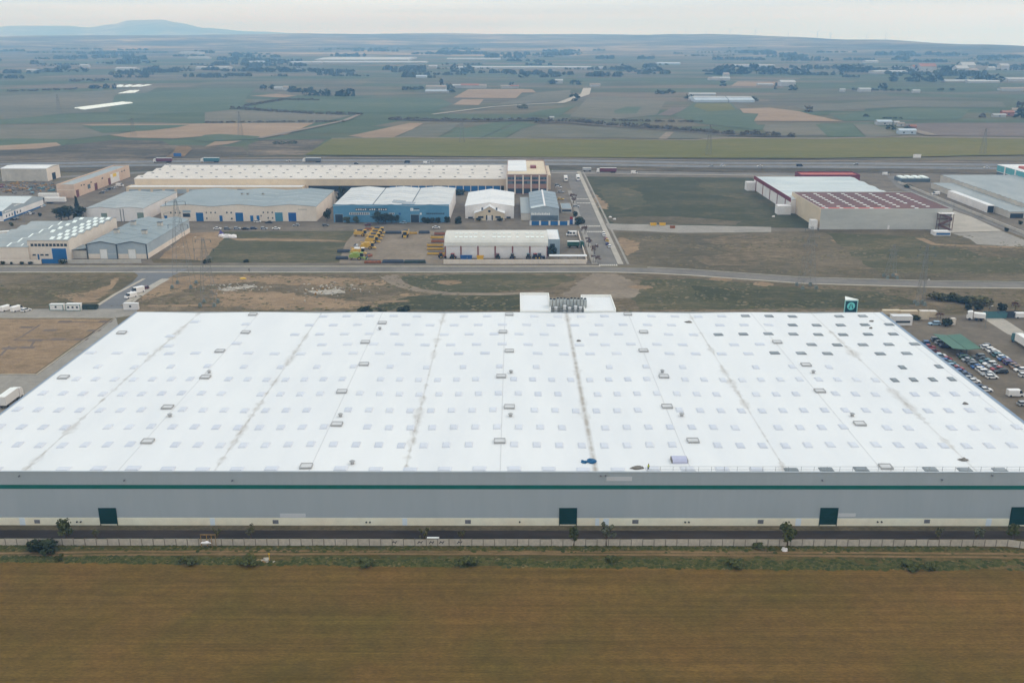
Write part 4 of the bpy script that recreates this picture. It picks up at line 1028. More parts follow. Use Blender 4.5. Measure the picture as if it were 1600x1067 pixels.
class Hall:
    def __init__(s, name, label, bx, wall, roofm, kind='gy', n=1, rise=1.2, cat='building', over=.25, th=.16, plinth=None, parapet=0, seams=0):
        X0, X1, Y0, Y1, h = bx
        s.w, s.d, s.h, s.kind, s.n, s.rise = X1 - X0, Y1 - Y0, h, kind, n, rise
        s.o = thing(name, label, cat, loc=(X0, Y0, 0))
        s.M = wall; b = MB(); s.th = th
        if kind == 'flat':
            b.box(0, s.w, 0, s.d, 0, h); s.wall = b.build('wall', wall, s.o)
            b = MB(); b.box(.3, s.w - .3, .3, s.d - .3, h + .01, h + .06); s.roof = b.build('roof', roofm, s.o)
            if parapet:
                b = MB(); b.box(0, s.w, 0, .28, h + .002, h + parapet); b.box(0, s.w, s.d - .28, s.d, h + .002, h + parapet); b.box(0, .28, .28, s.d - .28, h + .002, h + parapet); b.box(s.w - .28, s.w, .28, s.d - .28, h + .002, h + parapet)
                b.build('parapet', wall, s.o)
        elif kind == 'gy':
            pr = gable_prof(0, s.w, n, h, rise)
            b.prism_y([(0, 0), (s.w, 0)] + pr[::-1], 0, s.d); s.wall = b.build('wall', wall, s.o)
            pr2 = gable_prof(-over, s.w + over, n, h + .01, rise); s.roof = fold(pr2, -over, s.d + over, th).build('roof', roofm, s.o)
        elif kind == 'gx':
            pr = gable_prof(0, s.d, n, h, rise)
            b.prism_x([(0, 0), (s.d, 0)] + pr[::-1], 0, s.w); s.wall = b.build('wall', wall, s.o)
            pr2 = gable_prof(-over, s.d + over, n, h + .01, rise); s.roof = swap(fold(pr2, -over, s.w + over, th)).build('roof', roofm, s.o)
        if seams:
            q = MB(); 
            if kind == 'gy':
                for i in range(1, seams):
                    y = s.d * i / seams
                    for (xa, za), (xb, zb) in zip(pr2, pr2[1:]): q.bar((xa, y, za + th + .03), (xb, y, zb + th + .03), .12, .1)
            else:
                for i in range(1, seams):
                    x = s.w * i / seams
                    for (ya, za), (yb, zb) in zip(pr2, pr2[1:]): q.bar((x, ya, za + th + .03), (x, yb, zb + th + .03), .12, .1)
            q.build('roof_seam', roofm, s.roof)['kind'] = 'stuff'
    def zr(s, x, y):
        if s.kind == 'flat': return s.h + .06
        a, L = (x, s.w) if s.kind == 'gy' else (y, s.d)
        t = (a / L * s.n) % 1
        return s.h + s.rise * (1 - abs(2 * t - 1)) + s.th + .01
    def door(s, r, m, name='door', frame=None, z0=None, proud=.08):
        x0, x1, za, zb = r
        if z0 is not None: za = z0
        b = MB(); b.box(x0, x1, -proud, .02, za, zb); o = b.build(name, m, s.o)
        if frame:
            b = MB(); t = .22; b.box(x0 - t, x0, -proud - .05, 0, za, zb + t); b.box(x1, x1 + t, -proud - .05, 0, za, zb + t); b.box(x0, x1, -proud - .05, 0, zb, zb + t); b.build('frame', frame, o)
        return o
    def win(s, r, name='window', m=None, frame=None):
        x0, x1, za, zb = r
        b = MB(); b.box(x0, x1, -.05, .02, za, zb); o = b.build(name, m or MATS['glass_dark'], s.o)
        b = MB(); b.box(x0 - .1, x1 + .1, -.12, .02, za - .14, za); b.build('sill', frame or MATS['trim_dark'], o)
        return o
    def side(s, r, m, name='door', proud=.08):
        y0, y1, za, zb = r
        b = MB(); b.box(s.w - .02, s.w + proud, y0, y1, za, zb); return b.build(name, m, s.o)
    def band(s, z0, z1, m, name='wall_band', side=True, proud=.05):
        b = MB(); b.box(-.02, s.w + proud, -proud, 0, z0, z1)
        if side: b.box(s.w, s.w + proud, .001, s.d, z0, z1)
        return b.build(name, m, s.o)
    def sky(s, pts, w, d, m=None, name='skylight', z=.06):
        m = m or MATS['skylight_white']
        for x, y in pts:
            za, zb = (s.zr(x - w / 2, y), s.zr(x + w / 2, y)) if s.kind == 'gy' else (s.zr(x, y - d / 2), s.zr(x, y + d / 2))
            b = MB(); e = z
            if s.kind == 'gy': c = [(x - w / 2, y - d / 2, za), (x + w / 2, y - d / 2, zb), (x + w / 2, y + d / 2, zb), (x - w / 2, y + d / 2, za)]
            else: c = [(x - w / 2, y - d / 2, za), (x + w / 2, y - d / 2, za), (x + w / 2, y + d / 2, zb), (x - w / 2, y + d / 2, zb)]
            b.add([(p[0], p[1], p[2] - .02) for p in c] + [(p[0], p[1], p[2] + e) for p in c], [(4, 5, 6, 7), (0, 1, 5, 4), (1, 2, 6, 5), (2, 3, 7, 6), (3, 0, 4, 7)])
            b.build(name, m, s.roof)
    def vent(s, pts, w=2.2, h=1.6):
        for x, y in pts:
            z = s.zr(x, y)
            b = MB(); b.box(x - w / 2, x + w / 2, y - w / 2, y + w / 2, z - .4, z + h); o = b.build('roof_vent', MATS['wall_grey'], s.roof)
            b = MB(); b.box(x - w / 2 - .2, x + w / 2 + .2, y - w / 2 - .2, y + w / 2 + .2, z + h, z + h + .15); b.build('vent_cap', MATS['trim_dark'], s.roof)

# --- far left
t = Hall('storage_shed', 'plain grey shed with white roof and cream gable at the far left edge', (-396.41, -361.09, 745.30, 767.35, 9.62), M['wall_grey'], M['roof_white'], 'gx', 1, 1.0)
b = MB(); b.box(t.w, t.w + .06, 0, t.d, 0, t.h); b.build('gable_cladding', M['wall_cream'], t.o)
t.side((8, 14, 0, 5.2), M['opening_dark'], 'doorway', .12)

t = Hall('long_workshop', 'long narrow orange workshop with flat grey roof and parked cars on its right', (-318.51, -306.21, 668.21, 769.04, 8.49), M['wall_orange'], M['roof_grey'], 'flat', parapet=.9)
for r in ((2.15, 6.47, 1.87, 5.82), (57.80, 62.12, 1.97, 5.71), (33.09, 37.81, 1.59, 5.94)):
    t.side((r[0], r[1], 0, min(r[3], 5)), M['door_maroon'], 'door')
for r in ((10.93, 12.69, 6.57, 7.43), (15.08, 17.12, 6.25, 7.12), (27.02, 29.13, 6.25, 7.13), (46.82, 49.32, 6.07, 7.09), (84.34, 86.50, 6.03, 6.86), (89.05, 91.39, 6.10, 6.94)):
    t.side((r[0], r[1], r[2], r[3]), M['glass_dark'], 'window', .06)
t.side((21.52, 26.08, 2.81, 5.83), M['glass_slate'], 'shop_window', .06)
r = (62.71, 79.32, 2.08, 8.15); t.side((r[0], r[1], .3, 7.2), M['wall_white'], 'white_panel', .06)
r = (67.31, 73.97, 5.95, 8.64); t.side((r[0], r[1], 4.6, 7.0), M['logo_yellow'], 'yellow_emblem', .12)
t.band(5.4, 5.7, M['wall_cream'], 'string_course', side=False)

# --- blue and white twin gables, cut by the left edge
X0_, Y0_ = (-312.91, 582.38); X1_ = X0_; Y1_ = (-317.37, 635.04)[1]
t = Hall('gabled_depot', 'blue and white depot with two grey gables at the left edge', (X0_ - 46, X0_, Y0_, Y1_, 6.2), M['wall_white'], M['roof_ice'], 'gx', 2, 2.6)
b = MB(); b.box(t.w, t.w + .05, 0, t.d, 0, 1.0); b.build('blue_plinth', M['trim_blue'], t.o)
b = MB(); b.box(t.w, t.w + .07, 0, t.d, 4.4, 6.2)
pr = gable_prof(0, t.d, 2, 6.2, 2.6)
b.prism_x(pr, t.w, t.w + .07); b.build('gable_cladding', M['wall_steelblue'], t.o)
b = MB(); b.box(t.w - 5.4, t.w - .3, -.08, 0, 3.2, 6.1); b.build('dark_panel', M['trim_blue'], t.o)
t.door((t.w - 9, t.w - 3, 0, 2.4), M['door_teal'])
for y in (3.5, 7, 10.5, 17, 21): t.side((y, y + 1.1, 1.8, 3.2), M['glass_dark'], 'window', .06)
t.side((13.5, 15.3, 0, 3.8), M['trim_blue'], 'door', .08)
for k in range(6): t.side((14.6 + k * 1.5, 15.5 + k * 1.5, 6.6, 7.5 - .1 * (k % 2)), M['lettering_white'], 'sign_letter', .1)
for k in range(5): t.side((3 + k * 1.5, 3.9 + k * 1.5, 5.0, 5.8), M['lettering_white'], 'sign_letter', .1)

t = Hall('white_hall', 'white walled hall with low grey twin-pitched roof behind the dark round trees', (-261.47, -226.52, 582.48, 644.26, 7.91), M['wall_white'], M['roof_grey'], 'gy', 2, .9, seams=7)
for r in ((8.86, 12.43, 1.86, 5.06), (30.90, 34.87, 1.67, 5.37)): t.door((r[0], r[1], 0, r[3]), M['door_grey_green'])
for r in ((20.62, 21.22, 0.66, 7.06), (22.41, 23.00, 0.66, 7.06)): t.door((r[0], r[0] + .35, 0, t.h - .2), M['trim_dark'], 'downpipe')

t = Hall('long_hall', 'long cream hall with wide grey-blue roof and row of blue doors facing the lane', (-216.06, -120.96, 582.98, 645.51, 9.03), M['wall_cream'], M['roof_teal_grey'], 'gy', 3, 1.3)
for r, m in (((21.33, 25.81, 0.53, 5.32), 'door_blue'), ((45.51, 50.21, 0.53, 5.32), 'door_blue'), ((69.81, 74.50, 0.65, 5.44), 'door_teal'), ((77.90, 82.75, 0.66, 5.33), 'door_deep')):
    t.door(r, M[m], frame=M['wall_white'], z0=0)
for r in ((1.86, 3.58, 1.61, 3.46), (35.60, 37.44, 0.42, 3.53), (54.45, 56.34, 0.54, 3.53), (58.39, 60.12, 0.54, 3.53)): t.door(r, M['door_blue'], z0=0)
t.door((13.32, 17.79, 2.59, 4.77), M['opening_dark'], 'doorway'); t.door((13.35, 18.20, 5.31, 6.78), M['wall_paleblue'], 'sign_board')
for r in ((5.62, 6.48, 4.87, 5.74), (8.31, 9.18, 4.88, 5.74), (11.17, 11.98, 4.88, 5.75), (27.51, 28.16, 4.99, 5.75), (30.21, 30.96, 4.99, 5.75), (32.90, 33.66, 4.99, 5.75), (39.91, 40.82, 4.94, 5.81), (42.60, 43.47, 4.94, 5.81),
          (27.49, 28.13, 1.40, 2.27), (42.53, 43.61, 1.19, 2.06), (62.34, 63.10, 5.11, 5.87), (65.09, 65.85, 5.11, 5.87), (67.84, 68.59, 5.11, 5.87), (60.89, 61.53, 3.15, 3.81), (65.10, 65.85, 1.74, 2.50), (67.79, 68.54, 1.63, 2.40)): t.win(r)
for k in range(7): r = (84.23, 89.62, 6.80, 7.72); w = (r[1] - r[0]) / 7; t.door((r[0] + k * w, r[0] + k * w + w * .7, r[2], r[3] - .2 * (k % 2)), M['wall_grey'], 'sign_letter')
t.sky([(t.w * .585, t.d * q) for q in (.26, .5, .72)] + [(t.w * .75, t.d * q) for q in (.26, .5, .72)] + [(t.w * .92, t.d * q) for q in (.2, .38, .56, .74)], 13, .55, M['roof_ice'])
t.vent([(t.w * .46, t.d * .6), (t.w * .41, t.d * .66), (t.w * .56, t.d * .62)], 1.3, .7)

# --- very long beige hall with lean-to
t = Hall('long_beige_hall', 'very long beige hall with pale ribbed roof alongside the motorway', (-275.15, -3.19, 697.57, 772.34, 8.86), M['wall_beige'], M['roof_cream'], 'gx', 4, 1.2)
b = MB(); pw = t.w
for i in range(4):
    for j in range(25):
        x = pw * (j + .35 + .12 * (i % 2)) / 25; y = t.d * (i + .28) / 4; z = t.zr(x, y)
        v = MB(); v.box(x - .9, x + .9, y - .35, y + .35, z - .1, z + .28); v.build('roof_vent', M['trim_dark'], t.roof)
b = MB(); b.box(t.w * .62, t.w + .26, t.d * .02, t.d * .98, t.h + t.rise + .1, t.h + t.rise + .1)
t2x0, t2x1 = (-277.32, 694.67)[0], (-151.15, 694.91)[0]
t2 = Hall('lean_to', 'low beige lean-to with white strip roof in front of the long beige hall', (t2x0, t2x1, (-230.53, 686.22)[1], t.o.location.y - .1, 4.4), M['wall_beige'], M['roof_white'], 'flat', parapet=.5)
for k in range(10): t2.door((2 + k * 8.6, 8.6 + k * 8.6, .2, 3.2), M['trim_blue'] if k > 5 else M['wall_steelblue'], 'shutter')
b = MB(); b.box(t2x1 - t.o.location.x + 2, t.w - 4, -.12, 0, .1, 4.0); b.build('dock_recess', M['opening_dark'], t.o)
for k in range(22):
    x = t.w * .68 + k * 5.4
    if x + 4 > t.w - 3: break
    t.door((x, x + 4.6, .2, 3.9), M['door_blue'], 'dock_door', proud=.2)
    b = MB(); b.box(x + 4.7, x + 5.2, -.25, 0, 0, 4.1); b.build('door_post', M['wall_white'], t.o)

# --- brick office block at the end of the beige hall
t = Hall('office_block', 'three-storey brick office block with white piers and tan roof beside the street', (-4.96, 23.86, 685.24, 765.58, 13.21), M['wall_brick'], M['roof_tan'], 'flat', parapet=.7)
for i in range(6):
    x = t.w * i / 5
    b = MB(); b.box(x - .45, x + .45, -.35, 0, 0, t.h + .2); b.build('pier', M['wall_cream'], t.o)
b = MB(); b.box(-.5, t.w + .3, -.38, .1, t.h + .702, t.h + 1.3); b.build('cornice', M['wall_cream'], t.o)
for lv, (za, zb) in enumerate(((t.h * .55, t.h * .70), (t.h * .78, t.h * .93))):
    for i in range(5):
        x0 = t.w * i / 5 + .6; w = t.w / 5 - 1.2
        b = MB(); b.box(x0, x0 + w, -.06, 0, za, zb); wn_ = b.build('window', M['glass_slate'], t.o)
        for k in range(4):
            if rnd.random() < .7:
                p = MB(); p.box(x0 + w * (k + .08) / 4, x0 + w * (k + .92) / 4, -.09, -.05, za + .15, za + (zb - za) * (.6 if lv else .9)); p.build('pane', M['glass_dark'], wn_)
for i in range(5):
    x0 = t.w * i / 5 + .6; w = t.w / 5 - 1.2
    b = MB(); b.box(x0, x0 + w, -.04, 0, .5, t.h * .3); b.build('ground_opening', M['glass_dark'], t.o)
b = MB(); b.box(t.w + .05, t.w + 3.2, t.d * .25, t.d * .9, 0, t.h * .8); b.build('stair_wing', M['wall_tan'], t.o)
b = MB(); b.box(t.w * .60, t.w * .75, t.d * .45, t.d * .55, t.h + .06, t.h + 1.6); b.build('roof_unit', M['pillar_brown'], t.o)
b = MB(); b.box(0, t.w * .5, t.d * .25, t.d, t.h + .062, t.h + .5); b.build('lower_roof_cover', M['roof_white'], t.o)

# --- blue building
t = Hall('blue_building', 'bright blue fronted hall with white triple-pitched roof and trees before it', (-109.73, -39.40, 579.69, 648.83, 9.91), M['wall_white'], M['roof_pale'], 'gy', 3, 1.1, seams=8)
b = MB(); b.box(-.05, t.w + .05, -.12, 0, 0, t.h + 1.0); b.build('blue_front', M['wall_blue'], t.o)
for x in (t.w / 3, t.w * 2 / 3):
    b = MB(); b.box(x - .25, x + .25, 0, t.d, t.h + .12, t.h + .28); b.build('valley_gutter', M['trim_dark'], t.roof)
for r in ((0.84, 5.56, 0.64, 4.87), (47.01, 51.95, 0.66, 4.67)): t.door(r, M['opening_dark'], 'doorway', frame=M['wall_paleblue'], z0=0, proud=.16)
for z_, n_ in (((9.83, 21.62, 4.71, 5.95), 9), ((33.92, 36.87, 4.88, 5.80), 3)):
    w = (z_[1] - z_[0]) / n_
    b = MB(); b.box(z_[0] - .2, z_[1] + .2, -.16, -.1, z_[2] - .1, z_[3] + .1); bd = b.build('window_band', M['wall_white'], t.o)
    for k in range(n_): t.door((z_[0] + w * k + w * .2, z_[0] + w * k + w * .8, z_[2], z_[3]), M['glass_dark'], 'window', proud=.2)
for z_, n_ in (((56.42, 67.67, 4.89, 5.86), 10),):
    w = (z_[1] - z_[0]) / n_
    for k in range(n_): t.door((z_[0] + w * k + w * .1, z_[0] + w * k + w * .8, z_[2], z_[3]), M['glass_dark'], 'window', proud=.16)
r = (13.44, 32.71, 7.14, 8.65); t.door(r, M['lettering_dark'], 'sign_board', proud=.16)
for k in range(14):
    w = (r[1] - r[0]) / 14; t.door((r[0] + w * (k + .2), r[0] + w * (k + .75), r[2] + .35, r[3] - .35 - .2 * (k % 3 == 0)), M['lettering_white'] if k not in (5, 9) else M['wall_blue'], 'sign_letter', proud=.2)
r = (46.86, 48.58, 7.04, 8.76); t.door(r, M['lettering_white'], 'logo_panel', proud=.16); t.door((r[0] + .6, r[1] - .7, r[2] + .6, r[3] - .8), M['wall_blue'], 'logo_mark', proud=.2)
for k in range(5): r = (49.02, 52.49, 8.01, 8.66); w = (r[1] - r[0]) / 5; t.door((r[0] + w * k, r[0] + w * (k + .75), r[2], r[3]), M['lettering_dark'], 'sign_letter', proud=.16)
for k in range(6): r = (48.72, 52.47, 7.15, 7.69); w = (r[1] - r[0]) / 6; t.door((r[0] + w * k, r[0] + w * (k + .7), r[2], r[3]), M['lettering_white'], 'sign_letter', proud=.16)
r = (39.70, 40.88, 4.66, 5.85); t.door(r, M['door_deep'], 'blue_panel', proud=.16)
r = (52.56, 53.64, 4.67, 5.86); t.door(r, M['lettering_white'], 'white_panel', proud=.16)
for q in ((38.88, 9.90), (45.18, 6.75)):
    t.sky([q], 7.5, 9, M['dome_dark'], 'roof_hatch', .25)

# --- white hall with a house-like front
t = Hall('white_gable_hall', 'white gabled hall with a small stone house joined to its front', (-30.23, 0.07, 592.36, 645.19, 7.62), M['wall_white'], M['roof_white'], 'gy', 1, 2.3, seams=10)
for r in ((1.78, 4.74, 0.00, 1.01), (25.67, 28.30, 0.02, 1.13)): t.door(r, M['opening_dark'], 'doorway')
hb_ = (-24.16, -5.84, 585.01, 601.62, 4.57)
hx, hy = hb_[0] - t.o.location.x, hb_[2] - t.o.location.y
hw, hd, hh = hb_[1] - hb_[0], -hy, hb_[4]
b = MB(); b.prism_y([(hx, 0), (hx + hw, 0), (hx + hw, hh), (hx + hw * .75, hh + 1.5), (hx + hw * .5, hh + 4.2), (hx + hw * .25, hh + 1.5), (hx, hh)], hy, 0); hs = b.build('front_house', M['wall_tan'], t.o)
f_ = fold([(hx - .4, hh - .1), (hx + hw * .25, hh + 1.52), (hx + hw * .5, hh + 4.25), (hx + hw * .75, hh + 1.52), (hx + hw + .4, hh - .1)], hy - .5, .1, .25); f_.build('house_roof', M['roof_white'], t.o)
for fx_ in (.26, .74):
    b = MB(); b.box(hx + hw * fx_ - .5, hx + hw * fx_ + .5, hy + .4, hy + 2.4, hh + .8, hh + 3.2); b.build('chimney', M['trim_dark'], t.o)
for (a, c, za, zb) in ((.46, .54, hh + .6, hh + 2.0), (.12, .30, 1.6, 2.8), (.70, .88, 1.6, 2.8), (.385, .43, .4, 3.4), (.57, .615, .4, 3.4)):
    b = MB(); b.box(hx + hw * a, hx + hw * c, hy - .08, hy, za, zb); b.build('window', M['glass_dark'], t.o)
b = MB(); b.box(hx + hw * .45, hx + hw * .55, hy - .1, hy, 0, 3.2); b.build('door', M['wall_white'], t.o)
for a in (.44, .5, .56):
    b = MB(); b.cyl((hx + hw * a, hy - .5, 0), (hx + hw * a, hy - .5, 3.2), .18, n=8); b.build('column', M['wall_white'], t.o)

# --- slate blue shop
t = Hall('slate_shop', 'slate blue shop with grey pitched roof and blue panel fence before it', (10.31, 27.65, 585.07, 647.01, 7.34), M['wall_steelblue'], M['roof_bluegrey'], 'gy', 1, 1.6, seams=5)
b = MB(); b.box(t.w * .47, t.w * .53, -.3, t.d, t.h + 1.7, t.h + 2.0); b.build('ridge_cap', M['wall_white'], t.roof)
t.sky([(t.w * .25, 3.2)], t.w * .48, 6.4, M['roof_ice'], 'front_sheet')
for k in range(11): r = (0.47, 12.16, 3.58, 4.87); w = (r[1] - r[0]) / 11; t.door((r[0] + w * k, r[0] + w * (k + .75), r[2], r[3] - .3 * (k % 2)), M['lettering_white'], 'sign_letter')
b = MB(); b.box(.4, t.w - .4, -.07, 0, .2, 3.2); b.build('shop_front', M['glass_slate'], t.o)
lx = (4.43, 589.25)[0] - t.o.location.x
b = MB(); b.box(lx, -.05, 1.5, t.d - 2, 0, 4.3); b.build('lean_to', M['wall_grey'], t.o); b = MB(); b.box(lx - .2, -.06, 1.2, t.d - 1.8, 4.31, 4.5); b.build('lean_to_roof', M['roof_grey'], t.o)
t = Hall('kiosk_office', 'small grey flat-roofed office right of the slate blue shop', (30.65, 37.22, 611.10, 632.51, 2.48), M['wall_grey'], M['roof_bluegrey'], 'flat', parapet=.3)
b = MB(); b.box(.3, t.w - .3, -.06, 0, .9, 2.2); b.build('window', M['glass_dark'], t.o)
fp = thing('panel_fence', 'blue panel fence with white posts in front of the slate shop', 'fence', loc=((10.08, 570.85)[0], (10.08, 570.85)[1], 0))
fl = (32.79, 570.89)[0] - (10.08, 570.85)[0]
for k in range(4):
    b = MB(); b.box(fl * k / 4 + .6, fl * (k + 1) / 4 - .6, -.06, .06, 0, 2.3); b.build('panel', M['door_blue'], fp)
for k in range(5):
    b = MB(); b.box(fl * k / 4 - .55, fl * k / 4 + .55, -.2, .2, 0, 2.6); b.build('post', M['wall_white'], fp)

# --- barrel-roofed machine hall
bx_ = (-35.19, 17.20, 483.26, 540.13, 6.39)
X0_, X1_, Y0_, Y1_, h_ = bx_
hall = thing('barrel_hall', 'pale barrel-roofed machine hall with brown piers beside the cross road', 'building', loc=(X0_, Y0_, 0))
w_, d_ = X1_ - X0_, 26.0
RZ = 4.6
prof = []
for i in range(13):
    a = math.pi * i / 12
    prof.append((d_ * (.5 - .5 * math.cos(a)), h_ + RZ * math.sin(a) ** .8))
b = MB(); b.prism_x([(0, 0), (d_, 0)] + prof[::-1], 0, w_); b.build('wall', M['wall_white'], hall)
pm('roof_barrel', 196, 198, 194, c2=rgb(208, 209, 205), scale=.08, var=.04, stretch=(1, .3, 1))
p2 = [(y * 1.03 - d_ * .015, z + .02) for y, z in prof]
bro = swap(fold(p2, -.4, w_ + .4, .16)).build('roof', M['roof_barrel'], hall)
for k, ex in enumerate((122, 297, 488, 680, 875, 1068, 1263)):
    x = w_ * (ex - 122) / (1263 - 122)
    b = MB(); b.box(max(x - .35, -.02), min(x + .35, w_ + .02), -.25, .05, 0, h_ - .05); b.build('pier', M['pillar_brown'], hall)
for ex in (240, 295, 352, 405, 460, 552, 668, 724, 780, 838, 930, 1042, 1097, 1152, 1208):
    x = w_ * (ex - 122) / (1263 - 122)
    for fr in (.13, .30):
        i = fr * 12 / 3.1416 * 1; a = math.acos(1 - 2 * fr); y = d_ * fr; z = h_ + RZ * math.sin(a) ** .8 + .5
        a2 = math.acos(1 - 2 * (fr + .035)); y2 = d_ * (fr + .035); z2 = h_ + RZ * math.sin(a2) ** .8 + .5
        s_ = .9 if (ex * 7) % 3 else .65
        b = MB(); b.add([(x - s_, y, z), (x + s_, y, z), (x + s_, y2, z2), (x - s_, y2, z2), (x - s_, y, z - .2), (x + s_, y, z - .2), (x + s_, y2, z2 - .2), (x - s_, y2, z2 - .2)], [(0, 1, 2, 3), (0, 4, 5, 1), (1, 5, 6, 2), (2, 6, 7, 3), (3, 7, 4, 0)])
        b.build('skylight', M['skylight_white'], bro)
t = Hall('flat_annex', 'white flat-roofed annex against the right end of the barrel hall', (17.83, 24.03, 492.24, 518.47, 7.80), M['wall_paleblue'], M['roof_white'], 'flat', parapet=.2)
b = MB(); b.box(1.2, 3.6, -.06, 0, t.h * .55, t.h * .72); b.build('window', M['glass_dark'], t.o)
def yard_wall(name, label, p0, p1, h, m, n, th=.25):
    d = Vector(p1) - Vector(p0); L = d.length; a = math.atan2(d.y, d.x)
    t = thing(name, label, 'wall', loc=(p0[0], p0[1], 0), rz=a)
    for i in range(n):
        b = MB(); b.box(L * i / n + .02, L * (i + 1) / n - .02, -th / 2, th / 2, 0, h); b.build('panel', m, t)
    b = MB(); b.box(0, L, -th * .7, th * .7, h, h + .1); b.build('coping', m, t)
    return t
yard_wall('yard_wall', 'pale concrete yard wall in front of the barrel hall', (-35.29, 470.49), (36.39, 470.63), 2.2, M['wall_cream'], 9)
yard_wall('yard_wall', 'low yard wall running back beside the street from the barrel hall', (36.86, 472.71), (37.00, 546.15), 1.5, M['wall_cream'], 10)
lt = thing('open_shelter', 'long white shelter roof behind the yard wall right of the barrel hall', 'shelter', loc=((17.92, 475.48)[0], (17.92, 475.48)[1], 0))
sl = (37.07, 475.52)[0] - (17.92, 475.48)[0]
b = MB(); b.box(0, sl, 0, 3.6, 2.7, 2.95); b.build('roof', M['roof_white'], lt)
for k in range(5):
    b = MB(); b.box(sl * k / 4 - .1 if k else .0, sl * k / 4 + .1 if k < 4 else sl, .2, .4, 0, 2.7); b.build('post', M['trim_dark'], lt)

# --- cream hall with blue doors, front left
bA = (-247.48, -226.37, 479.25, 541.04, 9.99)
t = Hall('cream_hall', 'tall cream hall with blue door and rows of arched rooflights at the left', bA, M['wall_cream'], M['roof_grey'], 'gx', 7, 1.0)
for r in ((11.99, 19.34, 1.11, 5.93),): t.door((r[0], r[1], 0, r[3]), M['door_blue'], frame=M['wall_white'])
for k in range(10):
    r = (1.39, 20.31, 7.15, 8.36); w = (r[1] - r[0]) / 10; t.win((r[0] + w * k + w * .12, r[0] + w * (k + 1) - w * .12, r[2], r[3]))
for r in ((1.84, 3.49, 2.28, 2.93), (5.79, 7.49, 2.28, 2.94), (8.27, 10.02, 2.28, 2.94)): t.win(r)
t.door((4.32, 5.15, 1.15, 2.94), M['trim_blue'], z0=0)
for c in range(4):
    for i in range(7):
        x = t.w * (.40 + .17 * c) if c else t.w * .2
        if c == 0 and i < 2: continue
        y = t.d * (i + .27) / 7; t.sky([(x, y)], 1.9, t.d / 7 * .34, None, 'rooflight', .22)
bB = (-275.02, -246.86, 477.76, 546.90, 6.82)
t = Hall('low_cream_hall', 'lower cream hall with wavy grey roof at the left edge', bB, M['wall_cream'], M['roof_grey'], 'gx', 6, 1.0)
for i in range(6):
    for sgn in (.04, .52):
        y = t.d * (i + sgn + .22) / 6; t.sky([(t.w * .62, y)], .9, t.d / 12 * .9, None, 'rooflight', .05); t.sky([(t.w * .86, y)], .7, t.d / 12 * .5, None, 'rooflight', .05)
yard_wall('yard_wall', 'cream street wall before the left cream halls', (-277.32, 470.03), (-237.14, 470.11), 2.0, M['wall_cream'], 6)
gt = thing('yard_gate', 'wide blue sliding gate in the wall before the cream hall', 'gate', loc=((-237.14, 470.80)[0], (-237.14, 470.80)[1], 0))
gl = (-228.78, 470.82)[0] - (-237.14, 470.80)[0]
for k in range(5):
    b = MB(); b.box(gl * k / 5 + .03, gl * (k + 1) / 5 - .03, -.06, .06, .1, 2.3); b.build('gate_panel', M['door_blue'], gt)
b = MB(); b.box(0, gl, -.1, .1, 2.3, 2.42); b.build('top_rail', M['trim_blue'], gt)
yard_wall('yard_wall', 'patched white and grey wall before the twin-gabled grey warehouse', (-228.13, 470.82), (-187.51, 471.59), 1.9, M['wall_grey'], 12)

# --- twin-gabled grey warehouse
t = Hall('twin_gable_warehouse', 'blue-grey warehouse with two low gables and dark corner posts', (-218.45, -187.89, 481.46, 549.17, 7.53), M['wall_steelblue'], M['roof_teal_grey'], 'gy', 2, 1.5, seams=6)
b = MB(); b.box(-.04, t.w + .06, -.06, 0, 0, 2.6); b.box(t.w, t.w + .06, .001, t.d, 0, 2.6); b.build('white_base', M['wall_cream'], t.o)
for x in (0, t.w / 2, t.w):
    b = MB(); b.box(x - .3, x + .3, -.35, -.07, 0, t.h + .1); b.build('corner_post', M['trim_dark'], t.o)
pr = gable_prof(-.3, t.w + .3, 2, t.h + .05, 1.5); b = MB()
for (xa, za), (xb, zb) in zip(pr, pr[1:]): b.bar((xa, -.32, za), (xb, -.32, zb), .3, .35)
b.build('barge_board', M['trim_dark'], t.o)
for r in ((6.56, 10.05, 0.49, 4.90), (21.10, 24.67, 0.50, 4.90)): t.door((r[0], r[1], 0, r[3]), M['door_white'], frame=M['wall_grey'], proud=.12)
t.door((10.05, 15.04, 0.32, 2.53), M['wall_steelblue'], 'skip_panel', z0=0, proud=.14)
t.vent([(7.64, 44.18), (7.12, 22.00), (23.26, 41.91), (22.81, 19.91)], 2.4, 1.8)
lx = (-227.97, 482.17)[0] - t.o.location.x
b = MB(); b.box(lx, -.4, .5, 13, 0, 4.2); b.build('lean_to', M['wall_grey'], t.o)
b = MB(); b.add([(lx - .2, -.2, 4.22), (-.38, -.2, 5.4), (-.38, 13.3, 5.4), (lx - .2, 13.3, 4.22), (lx - .2, -.2, 4.4), (-.38, -.2, 5.6), (-.38, 13.3, 5.6), (lx - .2, 13.3, 4.4)], [(0, 3, 2, 1), (4, 5, 6, 7), (0, 1, 5, 4), (1, 2, 6, 5), (2, 3, 7, 6), (3, 0, 4, 7)]); b.build('lean_to_roof', M['roof_teal_grey'], t.o)

